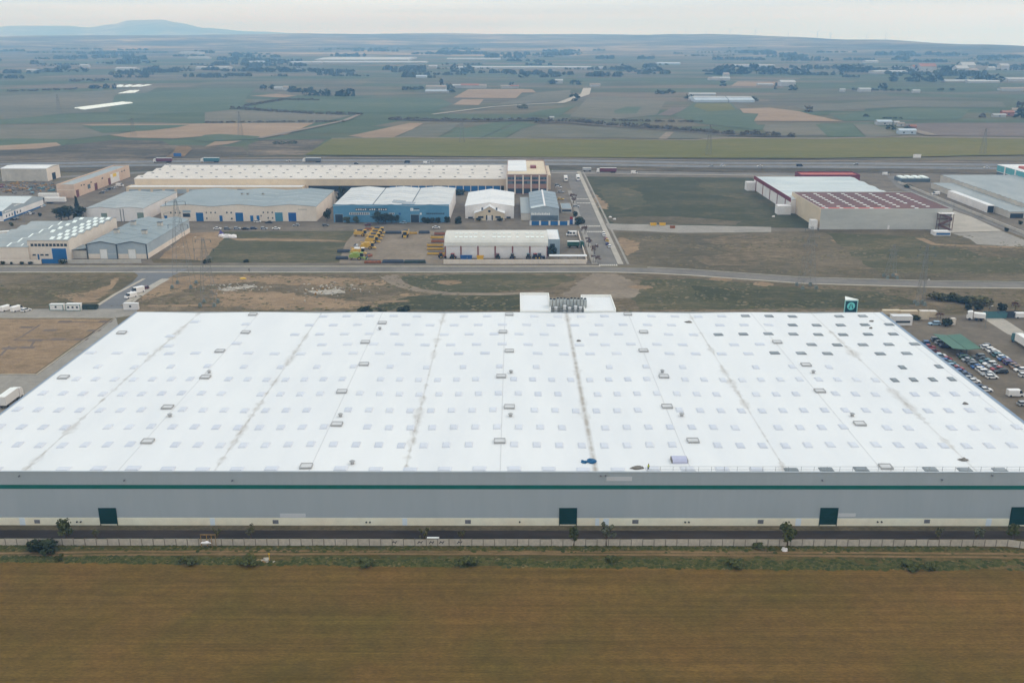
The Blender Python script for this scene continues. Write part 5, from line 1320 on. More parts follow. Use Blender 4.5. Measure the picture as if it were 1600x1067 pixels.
# --- right: maroon-roofed warehouse and its neighbours
t = Hall('maroon_roof_warehouse', 'concrete warehouse with dark maroon roof dotted with white skylights', (179.89, 256.80, 558.54, 619.99, 11.78), M['wall_concrete'], M['roof_maroon'], 'flat', parapet=.5)
b = MB(); b.box(-.08, 0, .2, t.d, 0, t.h + .5); b.build('side_cladding', M['wall_tan'], t.o)
b = MB(); b.box(.3, t.w * .55, .35, t.d * .1, t.h + .062, t.h + .1); b.build('red_gutter', M['roof_red'], t.o)
for c in range(8):
    for i in range(10):
        x = t.w * (.055 + c * .115); y = t.d * (.06 + i * .094)
        if rnd.random() < .1: continue
        b = MB(); b.taper(x - 1.05, x + 1.05, y - .65, y + .65, t.h + .055, t.h + .3, .15, .15); b.build('skylight', M['skylight_white'], t.roof)
for (a, c, za, zb) in ((.05, .24, .45, .72), (.24, .52, .30, .62), (.52, .80, .5, .8), (.1, .38, .05, .22), (.4, .7, .08, .3)):
    b = MB(); b.box(t.w * a, t.w * c, -.05, 0, t.h * za, t.h * zb); b.build('wall_panel', M['wall_concrete'], t.o)
b = MB(); b.box(-5.2, -1.4, -.4, 4, 0, 5.4); b.build('corner_block', M['wall_white'], t.o)
b = MB(); b.box(t.w * .52, t.w * .535, -.2, 0, 0, 2.4); b.build('door', M['wall_white'], t.o)
t = Hall('grey_roof_warehouse', 'wide pale grey roofed warehouse with maroon side fascia behind the maroon roof', (176.44, 246.50, 609.31, 707.47, 9.00), M['wall_white'], M['roof_ice'], 'gx', 5, .7)
b = MB(); b.box(-.3, 0, 0, t.d, t.h - 1.6, t.h + 1.0); b.build('side_fascia', M['trim_maroon'], t.o)
for k in range(5):
    b = MB(); b.box(-.25, 0, t.d * (.12 + k * .2), t.d * (.12 + k * .2) + .9, 0, t.h - 1.62); b.build('side_pier', M['pillar_brown'], t.o)
b = MB(); b.box(-9, -.5, -4, 2.5, 0, 5.6); b.build('corner_annex', M['wall_white'], t.o)
b = MB(); b.box(-6.5, -.4, t.d * .93, t.d, 0, 6); b.build('rear_annex', M['wall_white'], t.o)
t = Hall('red_roof_shed', 'long low shed with red roof on the motorway side of the right warehouses', (220.77, 266.00, 740.93, 758.30, 5.00), M['trim_maroon'], M['roof_red'], 'flat', parapet=.9)
# stair tower
q0, q1 = (248.42, 554.89), (256.29, 554.90)
st = thing('stair_tower', 'open brown steel stair tower with flat white top at the warehouse corner', 'stair tower', loc=(q0[0], q0[1], 0))
sw_, sd_, sh_ = q1[0] - q0[0], 3.6, 9.8
for x in (0, sw_):
    for y in (0, sd_):
        b = MB(); b.box(x - .15, x + .15, y - .15, y + .15, 0, sh_); b.build('post', M['steel_brown'], st)
b = MB(); b.box(-.5, sw_ + .5, -.4, sd_ + .4, sh_, sh_ + .3); b.build('top', M['wall_white'], st)
for k in range(3):
    z0 = sh_ * k / 3; z1 = sh_ * (k + 1) / 3
    b = MB(); b.bar((.2 if k % 2 else sw_ - .2, 1.0, z0 + .1), (sw_ - .2 if k % 2 else .2, 1.0, z1 - .1), .25, 1.4); b.build('flight', M['steel_brown'], st)
    b = MB(); b.box(-.1, sw_ + .1, 1.8, sd_, z1 - .15, z1 - .02); b.build('landing', M['steel_brown'], st)
t = Hall('gate_kiosk', 'tiny blue and white kiosk at the foot of the stair tower', (239.89, 249.20, 540.21, 545.35, 2.30), M['wall_white'], M['roof_white'], 'flat', parapet=.12)
b = MB(); b.box(1.2, t.w - .3, -.06, 0, .5, 1.6); b.build('blue_panel', M['trim_blue'], t.o)
# grey sheds at the right edge
t = Hall('low_ribbed_shed', 'low pale shed with ribbed grey roof at the right edge', (308.87, 366.53, 594.50, 712.11, 3.79), M['wall_grey'], M['roof_grey'], 'gx', 20, .5)
for k in range(3): t.door((.8 + k * 10, 9 + k * 10, 0, 2.8), M['opening_dark'], 'doorway')
t = Hall('tall_ribbed_shed', 'taller ribbed grey shed behind the low shed at the right edge', (324.41, 413.94, 608.20, 733.65, 6.50), M['wall_grey'], M['roof_grey'], 'gx', 18, .6)
t = Hall('white_dock', 'long white covered dock with dark open end beside the ribbed sheds', (303.75, 308.27, 612.75, 671.89, 4.75), M['wall_white'], M['roof_white'], 'flat')
b = MB(); b.box(.3, t.w - .3, -.06, 0, .1, t.h - .5); b.build('doorway', M['opening_dark'], t.o)
X_, Y_ = (380.85, 761.90)
tb = thing('glass_office', 'teal glass office block with white columns at the right edge', 'building', loc=(X_, Y_ - 75, 0))
hh = 10.5
b = MB(); b.box(0, 60, 0, 75, 0, hh * .55); b.build('lower_glazing', M['glass_slate'], tb)
b = MB(); b.box(-.2, 60, -.2, 75.2, hh * .55, hh); b.build('upper_glazing', M['glass_teal'], tb)
b = MB(); b.box(-.3, 60.2, -.3, 75.3, hh, hh + .4); b.build('roof', M['roof_white'], tb)
for y in (14, 30, 46, 62):
    b = MB(); b.box(-.7, -.2, y - .7, y + .7, 0, hh + .2); b.build('column', M['wall_white'], tb)
b = MB(); b.box(-.32, -.2, 0, 75, hh * .53, hh * .56); b.build('floor_band', M['wall_white'], tb)
b = MB(); b.box(6, 22, 30, 55, hh + .4, hh + 2); b.build('roof_unit', M['roof_red'], tb)
# low boundary walls
yard_wall('boundary_wall', 'long grey boundary wall between the right-hand compounds', (294.07, 737.23), (293.03, 543.92), 1.6, M['wall_grey'], 40, .3)
t = Hall('blue_sheds', 'row of small blue sheds with white roof panels near the motorway', (298.26, 320.94, 742.40, 755.99, 2.60), M['glass_slate'], M['roof_bluegrey'], 'flat')
for k in range(4): b = MB(); b.box(t.w * (.05 + .25 * k), t.w * (.2 + .25 * k), 1, t.d - 1, t.h + .07, t.h + .9); b.build('roof_panel', M['skylight_white'], t.o)

# ================================================================== VEHICLES AND MACHINES
CARC = {'white': (228, 230, 232), 'silver': (168, 174, 180), 'grey': (110, 116, 122), 'black': (34, 36, 40), 'navy': (38, 52, 86), 'blue': (44, 96, 160), 'teal': (70, 116, 126),
        'red': (150, 30, 36), 'maroon': (104, 40, 48), 'pale blue': (150, 182, 206), 'yellow': (216, 178, 44), 'purple': (70, 58, 120), 'brown': (130, 104, 84), 'green': (40, 84, 66)}
for k_, c_ in CARC.items(): mat('car_' + k_, rgb(*c_), rough=.3, var=.0, spec=.5)
mat('car_glass', rgb(36, 42, 48), rough=.15, var=0, spec=.5); mat('tyre', rgb(28, 28, 28), rough=.9, var=0); mat('lamp_glass', rgb(210, 210, 205), rough=.3, var=0)
b = MB(); b.cyl((0, -.1, 0), (0, .1, 0), .32, n=12); WHEEL = b.mesh('wheel', M['tyre'])
b = MB(); b.cyl((0, -.15, 0), (0, .15, 0), .5, n=12); BIGWHEEL = b.mesh('wheel', M['tyre'])
CARM = {}
def car_meshes(kind, colr):
    if (kind, colr) in CARM: return CARM[kind, colr]
    p = {'hatchback': (4.1, 1.75, .84, 1.46, (-1.95, 1.0), (-1.6, .15)), 'saloon': (4.6, 1.8, .86, 1.44, (-1.5, 1.05), (-.95, .2)), 'estate': (4.6, 1.82, .9, 1.58, (-2.15, 1.1), (-1.85, .3)),
         'van': (5.2, 1.95, 1.15, 2.25, (1.0, 2.1), (.9, 1.45)), 'camper': (6.0, 2.1, 1.2, 2.7, (1.2, 2.5), (1.1, 1.8))}[kind]
    L, W, zb, zt, gb, gt = p
    h = L / 2; w = W / 2
    body, gl = MB(), MB()
    if kind in ('van', 'camper'):
        body.prism_x([(-w, .3), (w, .3), (w, zt - .15), (w - .12, zt), (-w + .12, zt), (-w, zt - .15)], -h, gt[0])
        prof = [(gt[0], .3), (h, .3), (h + .03, .8), (h - .1, zb - .1), (gb[1], zb), (gt[0], zb)]
        body.add([(x, -w, z) for x, z in prof] + [(x, w, z) for x, z in prof], [tuple(range(6)), tuple(range(11, 5, -1))] + [(i, i + 6, (i + 1) % 6 + 6, (i + 1) % 6) for i in range(6)])
        gl.add([(gt[0], -w + .04, zb), (gb[1], -w + .04, zb), (gb[1], w - .04, zb), (gt[0], w - .04, zb), (gt[0], -w + .12, zt - .06), (gt[1], -w + .14, zt - .1), (gt[1], w - .14, zt - .1), (gt[0], w - .12, zt - .06)],
               [(4, 5, 6, 7), (0, 1, 5, 4), (1, 2, 6, 5), (2, 3, 7, 6)])
        body.add([(gt[0], -w + .1, zt - .04), (gt[1] - .1, -w + .14, zt - .07), (gt[1] - .1, w - .14, zt - .07), (gt[0], w - .1, zt - .04), (gt[0], -w + .1, zt), (gt[1] - .1, -w + .14, zt - .02), (gt[1] - .1, w - .14, zt - .02), (gt[0], w - .1, zt)], [(4, 5, 6, 7), (0, 1, 5, 4), (1, 2, 6, 5), (2, 3, 7, 6), (0, 3, 2, 1)])
    else:
        prof = [(-h + .05, .28), (h - .05, .28), (h, .58), (h - .18, .72), (gb[1] - .05, zb), (gb[0], zb + .02), (-h + .03, zb - .04), (-h, .6)]
        n = len(prof)
        body.add([(x, -w, z) for x, z in prof] + [(x, w, z) for x, z in prof], [tuple(range(n)), tuple(range(2 * n - 1, n - 1, -1))] + [(i, i + n, (i + 1) % n + n, (i + 1) % n) for i in range(n)])
        i_ = .17
        gl.add([(gb[0], -w + .05, zb), (gb[1], -w + .05, zb), (gb[1], w - .05, zb), (gb[0], w - .05, zb), (gt[0], -w + i_, zt - .05), (gt[1], -w + i_, zt - .05), (gt[1], w - i_, zt - .05), (gt[0], w - i_, zt - .05)],
               [(4, 5, 6, 7), (0, 1, 5, 4), (1, 2, 6, 5), (2, 3, 7, 6), (3, 0, 4, 7)])
        body.add([(gt[0] - .06, -w + i_ - .02, zt - .05), (gt[1] + .04, -w + i_ - .02, zt - .05), (gt[1] + .04, w - i_ + .02, zt - .05), (gt[0] - .06, w - i_ + .02, zt - .05), (gt[0] + .05, -w + i_ + .06, zt), (gt[1] - .1, -w + i_ + .06, zt), (gt[1] - .1, w - i_ - .06, zt), (gt[0] + .05, w - i_ - .06, zt)],
                 [(4, 5, 6, 7), (0, 1, 5, 4), (1, 2, 6, 5), (2, 3, 7, 6), (3, 0, 4, 7), (0, 3, 2, 1)])
    lb = MB(); lb.box(h - .06, h + .02, -w + .1, -w + .45, .6, .72); lb.box(h - .06, h + .02, w - .45, w - .1, .6, .72)
    CARM[kind, colr] = (body.mesh('body', M['car_' + colr]), gl.mesh('windows', M['car_glass']), lb.mesh('headlight', M['lamp_glass']), L, W)
    return CARM[kind, colr]
def car(kind, colr, label, q, rz, group=None, z=.06, detail=True, cat=None):
    bm_, gm, lm, L, W = car_meshes(kind, colr)
    t = thing('parked_car' if kind not in ('van', 'camper') else 'parked_van', label, cat or ('van' if kind in ('van', 'camper') else 'car'), (q[0], q[1], z), rz, group)
    put('body', bm_, t); put('windows', gm, t)
    for sx in (-1, 1):
        for sy in (-1, 1): put('wheel', WHEEL, t, (sx * (L / 2 - .85), sy * (W / 2 - .09), .32))
    return t
ORD = ['first', 'second', 'third', 'fourth', 'fifth', 'sixth', 'seventh', 'eighth', 'ninth', 'tenth', 'eleventh', 'twelfth', 'thirteenth', 'fourteenth', 'fifteenth', 'sixteenth']
def row(X, ys, cols, kinds, rz, where, group):
    for i, (y, c) in enumerate(zip(ys, cols)):
        k = kinds[i % len(kinds)]
        car(k, c, '%s %s, %s from the far end of %s' % (c, k, ORD[i], where), (X + rnd.uniform(-.25, .25), y), rz + rnd.uniform(-.04, .04) + (math.pi if rnd.random() < .3 else 0), group)
yy = [(153.03, 341.32)[1], (153.91, 336.97)[1], (153.73, 332.02)[1], (153.74, 327.20)[1], (153.90, 326.30)[1], (154.60, 323.06)[1], (154.32, 321.08)[1], (154.10, 318.90)[1], (154.34, 316.01)[1], (153.96, 313.37)[1], (153.78, 309.94)[1], (153.90, 307.09)[1], (153.65, 303.09)[1], (153.86, 300.55)[1], (153.83, 295.00)[1], (154.03, 292.57)[1]]
row(153.2, yy, ['blue', 'red', 'maroon', 'white', 'pale blue', 'red', 'blue', 'teal', 'pale blue', 'red', 'blue', 'navy', 'silver', 'white', 'navy', 'white'], ['hatchback', 'saloon'], 0, 'the row beside the warehouse wall', 'cars along the warehouse wall')
y0 = (160.61, 326.99)[1]; y1 = (160.39, 304.69)[1]
row(161.3, [y0 + (y1 - y0) * i / 9 for i in range(10)], ['navy', 'green', 'silver', 'black', 'grey', 'blue', 'white', 'white', 'silver', 'white'], ['hatchback', 'estate', 'saloon'], 0, 'the left middle parking row', 'cars in the middle rows')
y0 = (164.87, 325.87)[1]; y1 = (165.67, 309.96)[1]
row(166.8, [y0 + (y1 - y0) * i / 6 for i in range(7)], ['grey', 'black', 'teal', 'white', 'silver', 'red', 'black'], ['estate', 'saloon', 'hatchback'], math.pi, 'the right middle parking row', 'cars in the middle rows')
y0 = (173.20, 337.96)[1]; y1 = (174.41, 311.74)[1]
row(174.6, [y0 + (y1 - y0) * i / 12 for i in range(13)], ['grey', 'white', 'white', 'white', 'grey', 'teal', 'white', 'blue', 'maroon', 'purple', 'brown', 'brown', 'white'], ['hatchback', 'estate', 'hatchback', 'saloon'], 0, 'the outer parking row', 'cars in the outer row')
car('hatchback', 'white', 'white hatchback cut by the right edge below the outer parking row', (173.33, 306.32), 0)
car('van', 'white', 'white delivery van parked alone low at the right edge', (161.03, 288.29), 0)
car('hatchback', 'silver', 'silver hatchback at the right edge just below the white delivery van', (159.85, 280.10), 0)
car('estate', 'pale blue', 'pale blue car beside the round shrub near the gatehouse', (167.62, 366.25), math.pi)
for i, yv in enumerate(((163.82, 345.40)[1], (162.15, 341.52)[1], (160.52, 337.72)[1])):
    car('estate', ['grey', 'silver', 'navy'][i], '%s car in shade under the green canopy' % ['grey', 'silver', 'navy'][i], (159.9, yv), 0, 'cars under the green canopy')

# green parking canopy
mat('canopy_green', rgb(66, 104, 88), rough=.6, c2=rgb(76, 114, 97), scale=.2, var=.05)
cy0, cy1 = (158.08, 327.54)[1], (165.63, 344.90)[1]
cp = thing('parking_canopy', 'green double canopy roof over parking bays beside the warehouse', 'canopy', (163, cy0, 0))
L_ = cy1 - cy0
for sx in (-1, 1):
    b = MB(); xa, xb = sx * .12, sx * 5.1
    b.add([(xa, 0, 2.5), (xb, 0, 2.95), (xb, L_, 2.95), (xa, L_, 2.5), (xa, 0, 2.6), (xb, 0, 3.05), (xb, L_, 3.05), (xa, L_, 2.6)], [(0, 3, 2, 1), (4, 5, 6, 7), (0, 1, 5, 4), (1, 2, 6, 5), (2, 3, 7, 6), (3, 0, 4, 7)]); b.build('roof_panel', M['canopy_green'], cp)
for k in range(5):
    b = MB(); y = L_ * (k + .1) / 4.2; b.box(-.12, .12, y - .12, y + .12, 0, 2.5); b.build('post', M['trim_dark'], cp)
    b = MB(); b.bar((-4.8, y, 2.85), (0, y, 2.42), .12); b.bar((0, y, 2.42), (4.8, y, 2.85), .12); b.build('bracket', M['trim_dark'], cp)

# vans and cars on the left
for i, (q, k, lab) in enumerate((((-212.47, 386.21), 'van', 'white van nearest the left edge on the forecourt'), ((-207.68, 385.68), 'van', 'white van between two others on the left forecourt'), ((-203.84, 385.15), 'hatchback', 'small white car right of two vans on the left forecourt'))):
    car(k, 'white', lab, q, R(62), 'vehicles on the left forecourt')
car('van', 'white', 'white van in front on the slanting access road', (-168.03, 406.46), R(232)); car('camper', 'white', 'white box van behind another on the slanting access road', (-168.09, 414.54), R(232)); car('hatchback', 'maroon', 'dark red car behind the two vans on the access road', (-167.35, 420.71), R(232))
for i, (q, c, lab) in enumerate((((-174.53, 557.68), 'white', 'leftmost white car on the lane before the long cream hall'), ((-168.43, 557.12), 'grey', 'grey car between two white cars on the lane kerb'), ((-163.10, 558.27), 'silver', 'silver car right of the grey one on the lane kerb'), ((-157.70, 557.14), 'black', 'black car in the middle of the lane row'), ((-153.20, 558.29), 'navy', 'navy car at the right end of the lane row'),
      ((-147.08, 557.87), 'silver', 'silver car on the grass edge below the long cream hall'), ((-139.92, 557.88), 'white', 'white car on the grass edge nearest the harvester yard'), ((-130.30, 567.69), 'silver', 'silver car driving on the lane below the blue door'), ((-112.66, 567.72), 'grey', 'grey car on the lane in front of the dark tree'), ((-148.80, 576.74), 'black', 'black car against the cream hall by a small blue door'), ((-156.34, 579.30), 'white', 'white car against the cream hall left of the black one'),
      ((-67.11, 575.66), 'pale blue', 'pale blue car in front of the blue building'), ((-45.97, 561.07), 'white', 'white car at the back right of the harvester yard'), ((-43.41, 584.14), 'white', 'white car among small trees right of the blue building'), ((-87.54, 569.30), 'maroon', 'dark red car on the lane behind the harvesters'))):
    car('hatchback' if i % 3 else 'saloon', c, lab, q, rnd.choice([0, math.pi]), 'cars on the back lane')
cv = car('camper', 'white', 'white van with two dark round prints in the yard by the street', (32.85, 539.81), math.pi)
for x in (-1.4, .4):
    b = MB(); b.cyl((x, -1.075, 1.7), (x, -1.06, 1.7), .62, n=14); b.build('round_print', M['car_black'], cv); b = MB(); b.cyl((x, 1.06, 1.7), (x, 1.075, 1.7), .62, n=14); b.build('round_print', M['car_black'], cv)
for (q, c, lab) in (((52.08, 543.90), 'white', 'farthest white car in the kerb row on the street'), ((51.96, 538.07), 'white', 'second white car in the kerb row on the street'), ((52.17, 528.46), 'red', 'red car in the kerb row on the street'), ((52.31, 524.20), 'yellow', 'yellow car in the kerb row on the street'), ((51.62, 515.87), 'purple', 'purple car in the kerb row on the street'), ((52.23, 509.38), 'white', 'nearest white car in the kerb row on the street')):
    car('hatchback', c, lab, (q[0] - .6, q[1]), R(90), 'cars parked at the street kerb')
for (q, c, lab) in (((33.38, 712.97), 'white', 'white car behind the brick office block'), ((33.88, 691.68), 'silver', 'silver car with open racks behind the slate shop'), ((32.94, 723.32), 'grey', 'grey car parked farthest beside the brick office'), ((41.18, 632.09), 'silver', 'silver car by the street below the brown tree'), ((32.45, 660.93), 'yellow', 'yellow vehicle behind the small grey office')):
    car('estate', c, lab, q, 0, 'cars behind the slate shop')
for i, (q, c, lab) in enumerate((((-312.83, 724.61), 'white', 'white car closest to the orange workshop doors'), ((-311.61, 730.51), 'white', 'white car just right of another at the orange workshop'), ((-295.86, 687.51), 'grey', 'grey car nearest in the row beside the orange workshop'), ((-296.89, 696.44), 'silver', 'silver car second in the row beside the orange workshop'), ((-297.80, 703.75), 'black', 'black car third in the row beside the orange workshop'), ((-296.90, 707.09), 'silver', 'silver car fourth in the row beside the orange workshop'), ((-296.02, 710.84), 'white', 'white car farthest in the row beside the orange workshop'))):
    car('hatchback', c, lab, q, R(200), 'cars beside the orange workshop')
car('van', 'white', 'white van right of the car row at the orange workshop', (-295.32, 719.98), 0)
for i, (q, c, lab) in enumerate((((-309.23, 586.55), 'black', 'black car nearest at the gabled depot'), ((-308.55, 589.18), 'grey', 'grey car second at the gabled depot'), ((-308.83, 605.98), 'white', 'white car halfway along the gabled depot'), ((-307.66, 607.37), 'black', 'black car halfway along the gabled depot'), ((-315.76, 631.42), 'silver', 'silver car at the far corner of the gabled depot'), ((-313.49, 631.42), 'white', 'white car at the far corner of the gabled depot'), ((-313.59, 635.05), 'pale blue', 'pale blue car farthest from the gabled depot'))):
    car('hatchback', c, lab, q, R(150), 'cars beside the gabled depot')

# lorries: cab, trailer, wheels
def lorry(label, q, rz, cabc, boxc, L=13.6, z=.06, group=None, cabonly=False, H_=4.0, name='lorry', trail=None):
    t = thing(name, label, 'lorry', (q[0], q[1], z), rz, group)
    cm = MATS['car_' + cabc]; bm_ = MATS['car_' + boxc]
    b = MB(); b.box(-L / 2, L / 2, -1.25, 1.25, 1.2, H_); b.build('trailer', bm_, t)
    b = MB(); b.box(-L / 2 + .02, L / 2 - .02, -1.23, 1.23, H_, H_ + .04); b.build('trailer_roof', trail or MATS['white_paint'], t)
    b = MB(); b.box(-L / 2 + .3, L / 2 - .3, -1.0, 1.0, .8, 1.2); b.build('chassis', MATS['tyre'], t)
    if not cabonly:
        x = L / 2 + .5
        b = MB(); b.prism_y([(x, .6), (x + 2.1, .6), (x + 2.15, 2.0), (x + 1.85, 3.2), (x + 1.2, 3.55), (x, 3.6)], -1.2, 1.2); b.build('cab', cm, t)
        b = MB(); b.add([(x + 2.16, -1.05, 2.0), (x + 2.16, 1.05, 2.0), (x + 1.92, 1.0, 3.0), (x + 1.92, -1.0, 3.0)], [(0, 1, 2, 3)]); b.build('windscreen', MATS['car_glass'], t)
        for sy in (-1.05, 1.05): put('wheel', BIGWHEEL, t, (x + 1.0, sy, .5))
    for xx in (-L / 2 + 1.6, -L / 2 + 2.9, -L / 2 + 4.2) if L > 9 else (-L / 2 + 1.4, L / 2 - 1):
        for sy in (-1.05, 1.05): put('wheel', BIGWHEEL, t, (xx, sy, .5))
    return t
lorry('white trailer truck with teal cab at the right edge beyond the car park', (188.9, (188.01, 345.45)[1] - 9.5), R(90), 'teal', 'white')
lorry('white rigid truck beside the left warehouse wall at the left edge', (-158.4, ((-158.25, 278.18)[1] + (-158.41, 285.83)[1]) / 2 - 1.5), R(90), 'white', 'white', L=8.5)
lorry('pale grey trailer cut by the left edge behind the white truck', (-163.5, (-157.05, 273.45)[1]), R(90), 'silver', 'silver', L=10, cabonly=True, name='trailer')
HWT = [((-307.76, 852.23), 'white', 'maroon', 'maroon trailer lorry with white cab on the motorway, farthest left', 180), ((-266.68, 854.44), 'white', 'teal', 'teal trailer lorry with white cab on the motorway left of middle', 180), ((-176.82, 854.61), 'white', 'grey', 'grey trailer lorry with white cab on the motorway behind the beige hall', 180)]
for q, c1, c2, lab, a in HWT: lorry(lab, q, R(a), c1, c2, z=.4, group='lorries on the motorway')
lorry('maroon lorry with white cab on the frontage road beyond the street', (77.22, 791.53), R(180), 'white', 'maroon', z=.1)
lorry('short white lorry parked on the left at the far street end', (40.19, 747.37), R(-90), 'white', 'white', L=6); lorry('short white lorry parked on the right at the far street end', (49.90, 751.54), R(-90), 'white', 'white', L=6)
lorry('white container standing beside the frontage road', (60.44, 798.95), 0, 'silver', 'silver', L=7, cabonly=True, name='trailer', H_=3.2)
lorry('dark green box lorry in the yard behind the barrel hall', (32.08, 508.74), R(0), 'green', 'green', L=6.5, H_=3.4)
lorry('front white trailer parked at the orange workshop', (-309.85, 646.18), 0, 'white', 'white', cabonly=True, name='trailer'); lorry('rear white trailer just behind another at the orange workshop', (-322.10, 662.89), 0, 'white', 'white', cabonly=True, name='trailer')
lorry('white trailer cut by the left edge behind the cream halls', (-287.37, 534.63), R(30), 'white', 'white', L=12, cabonly=True, name='trailer', H_=3.6)
for i, (q, k, c, lab) in enumerate((((-199.82, 858.86), 'hatchback', 'white', 'white car on the motorway left of the grey lorry'), ((-136.98, 842.04), 'hatchback', 'black', 'black car on the motorway right of the grey lorry'), ((-93.86, 850.51), 'van', 'black', 'dark van on the motorway above the blue building'), ((-76.44, 844.23), 'van', 'white', 'white van on the motorway above the blue building'), ((-298.36, 831.46), 'hatchback', 'white', 'white car on the motorway below the maroon lorry'),
     ((98.30, 787.90), 'van', 'white', 'white van on the frontage road right of the lorry'), ((168.87, 828.31), 'hatchback', 'silver', 'silver car on the motorway above the green lot, left of two'), ((179.15, 830.34), 'hatchback', 'white', 'white car on the motorway above the green lot, right of two'), ((210.03, 826.38), 'saloon', 'white', 'white saloon on the motorway left of the red roofed shed'), ((244.50, 828.45), 'van', 'black', 'dark van on the motorway above the red roofed shed'), ((296.17, 838.72), 'hatchback', 'silver', 'silver car on the motorway right of the red roofed shed'),
     ((300.32, 779.24), 'van', 'white', 'white van near the boundary wall by the motorway'), ((399.87, 818.80), 'saloon', 'white', 'white saloon on the motorway left of the teal glass office'), ((-72.44, 856.95), 'hatchback', 'white', 'small white car beyond the white motorway van'), ((300.18, 682.61), 'van', 'white', 'white van in the lane left of the ribbed sheds'))):
    car(k, c, lab, q, R(0 if i % 2 else 180), 'vehicles on the motorway' if q[1] > 740 else None, z=.4 if q[1] > 790 else .08)

# combine harvesters and their headers
mat('machine_yellow', rgb(200, 164, 66), rough=.5, var=.12, scale=1.0); mat('machine_green', rgb(138, 162, 72), rough=.5, var=.12, scale=1.0); mat('machine_dark', rgb(58, 62, 72), rough=.7, var=.25, scale=1.0)
mat('rust', rgb(150, 96, 62), rough=.9, var=.25, scale=1.2); mat('header_green', rgb(52, 66, 56), rough=.7, var=.2, scale=1.0); mat('header_slate', rgb(62, 72, 86), rough=.7, var=.2, scale=1.0)
b = MB(); b.cyl((0, -.3, 0), (0, .3, 0), .85, n=14); HW1 = b.mesh('wheel', M['tyre']); b = MB(); b.cyl((0, -.2, 0), (0, .2, 0), .55, n=12); HW2 = b.mesh('wheel', M['tyre'])
b = MB(); b.cyl((0, -.32, 0), (0, .32, 0), .4, n=10); HUB = b.mesh('rim', M['machine_yellow'])
def combine(label, q, rz, m='machine_yellow', header=False, top='machine_dark'):
    t = thing('combine_harvester', label, 'harvester', (q[0], q[1], .05), rz, 'harvesters in the gravel yard')
    b = MB(); b.prism_y([(-3.4, 1.2), (1.6, 1.0), (2.0, 1.6), (2.0, 3.0), (-1.2, 3.3), (-3.2, 2.8), (-3.8, 1.9)], -1.35, 1.35); b.build('body', M[m], t)
    b = MB(); b.box(-1.6, 1.2, -1.2, 1.2, 3.15, 3.75); b.build('grain_tank', M[top], t)
    b = MB(); b.taper(1.9, 3.5, -1.0, 1.0, 1.7, 3.5, .12, .1); b.build('cab', M['car_glass'], t)
    b = MB(); b.box(1.8, 3.6, -1.1, 1.1, 3.5, 3.68); b.build('cab_roof', M[m] if top != 'car_white' else M['car_white'], t)
    b = MB(); b.prism_y([(2.0, 1.0), (4.6, .35), (4.6, .95), (2.2, 1.7)], -.8, .8); b.build('feeder', M[m], t)
    b = MB(); b.cyl((-.8, 1.5, 3.2), (-3.9, 1.6, 3.4), .2, n=8); b.build('unloading_pipe', M[m], t)
    for sy in (-1.45, 1.45):
        w = put('wheel', HW1, t, (1.6, sy, .85)); put('rim', HUB, w); w = put('wheel', HW2, t, (-2.6, sy, .55)); put('rim', HUB, w, (0, 0, 0), 0, (.6, .75, .6))
    if header:
        b = MB(); b.prism_y([(4.5, .2), (5.7, .2), (5.2, .6), (4.6, 1.2)], -2.6, 2.6); b.build('header', M[m], t); b = MB(); b.cyl((5.3, -2.5, 1.0), (5.3, 2.5, 1.0), .45, n=8); b.build('reel', M['machine_dark'], t)
    return t
for q, lab, rz, m, h_, tp in (((-78.45, 545.06), 'yellow harvester farthest back in the slanting line', 0, 'machine_yellow', False, 'machine_dark'), ((-78.32, 536.67), 'yellow harvester second from the back in the slanting line', 0, 'machine_yellow', False, 'machine_dark'), ((-78.22, 528.76), 'yellow harvester third from the back in the slanting line', 0, 'machine_yellow', False, 'machine_dark'), ((-78.24, 520.14), 'yellow harvester fourth in the slanting line with dark tank', 0, 'machine_yellow', False, 'machine_dark'),
      ((-78.41, 504.53), 'large yellow harvester with wheels in view, standing at the line end', 0, 'machine_yellow', False, 'machine_yellow'), ((-81.54, 491.21), 'yellow harvester with white cab roof behind the green one', 0, 'machine_yellow', False, 'car_white'), ((-80.49, 480.11), 'lime green harvester nearest the cross road', 0, 'machine_green', True, 'machine_green'), ((-61.48, 536.70), 'yellow harvester standing alone at the back of the yard', R(-90), 'machine_yellow', False, 'machine_dark'), ((-87.33, 538.36), 'yellow harvester at the back left of the yard', 0, 'machine_yellow', False, 'machine_dark')):
    combine(lab, q, rz, m, h_, tp)
def header(label, q, L, m, rz=0, h=1.3):
    t = thing('harvester_header', label, 'harvester header', (q[0], q[1], .05), rz, 'detached headers in the gravel yard')
    b = MB(); b.prism_x([(-.9, .25), (.9, .25), (.9, .5), (-.1, h), (-.9, h)], -L / 2, L / 2); b.build('table', M[m], t)
    b = MB(); b.cyl((-L / 2 + .2, .5, 1.1), (L / 2 - .2, .5, 1.1), .5, n=8); b.build('reel', M['machine_dark'], t)
    for s in (-1, 1):
        b = MB(); b.prism_y([(-.9, 0), (1.5, 0), (.6, h), (-.9, h)], -.08, .08); o = b.build('divider', M[m], t); o.location = (s * L / 2, 0, 0); o.rotation_euler = (0, 0, R(90))
    for s in (-.3, .3): put('wheel', WHEEL, t, (s * L, 0, .32))
    return t
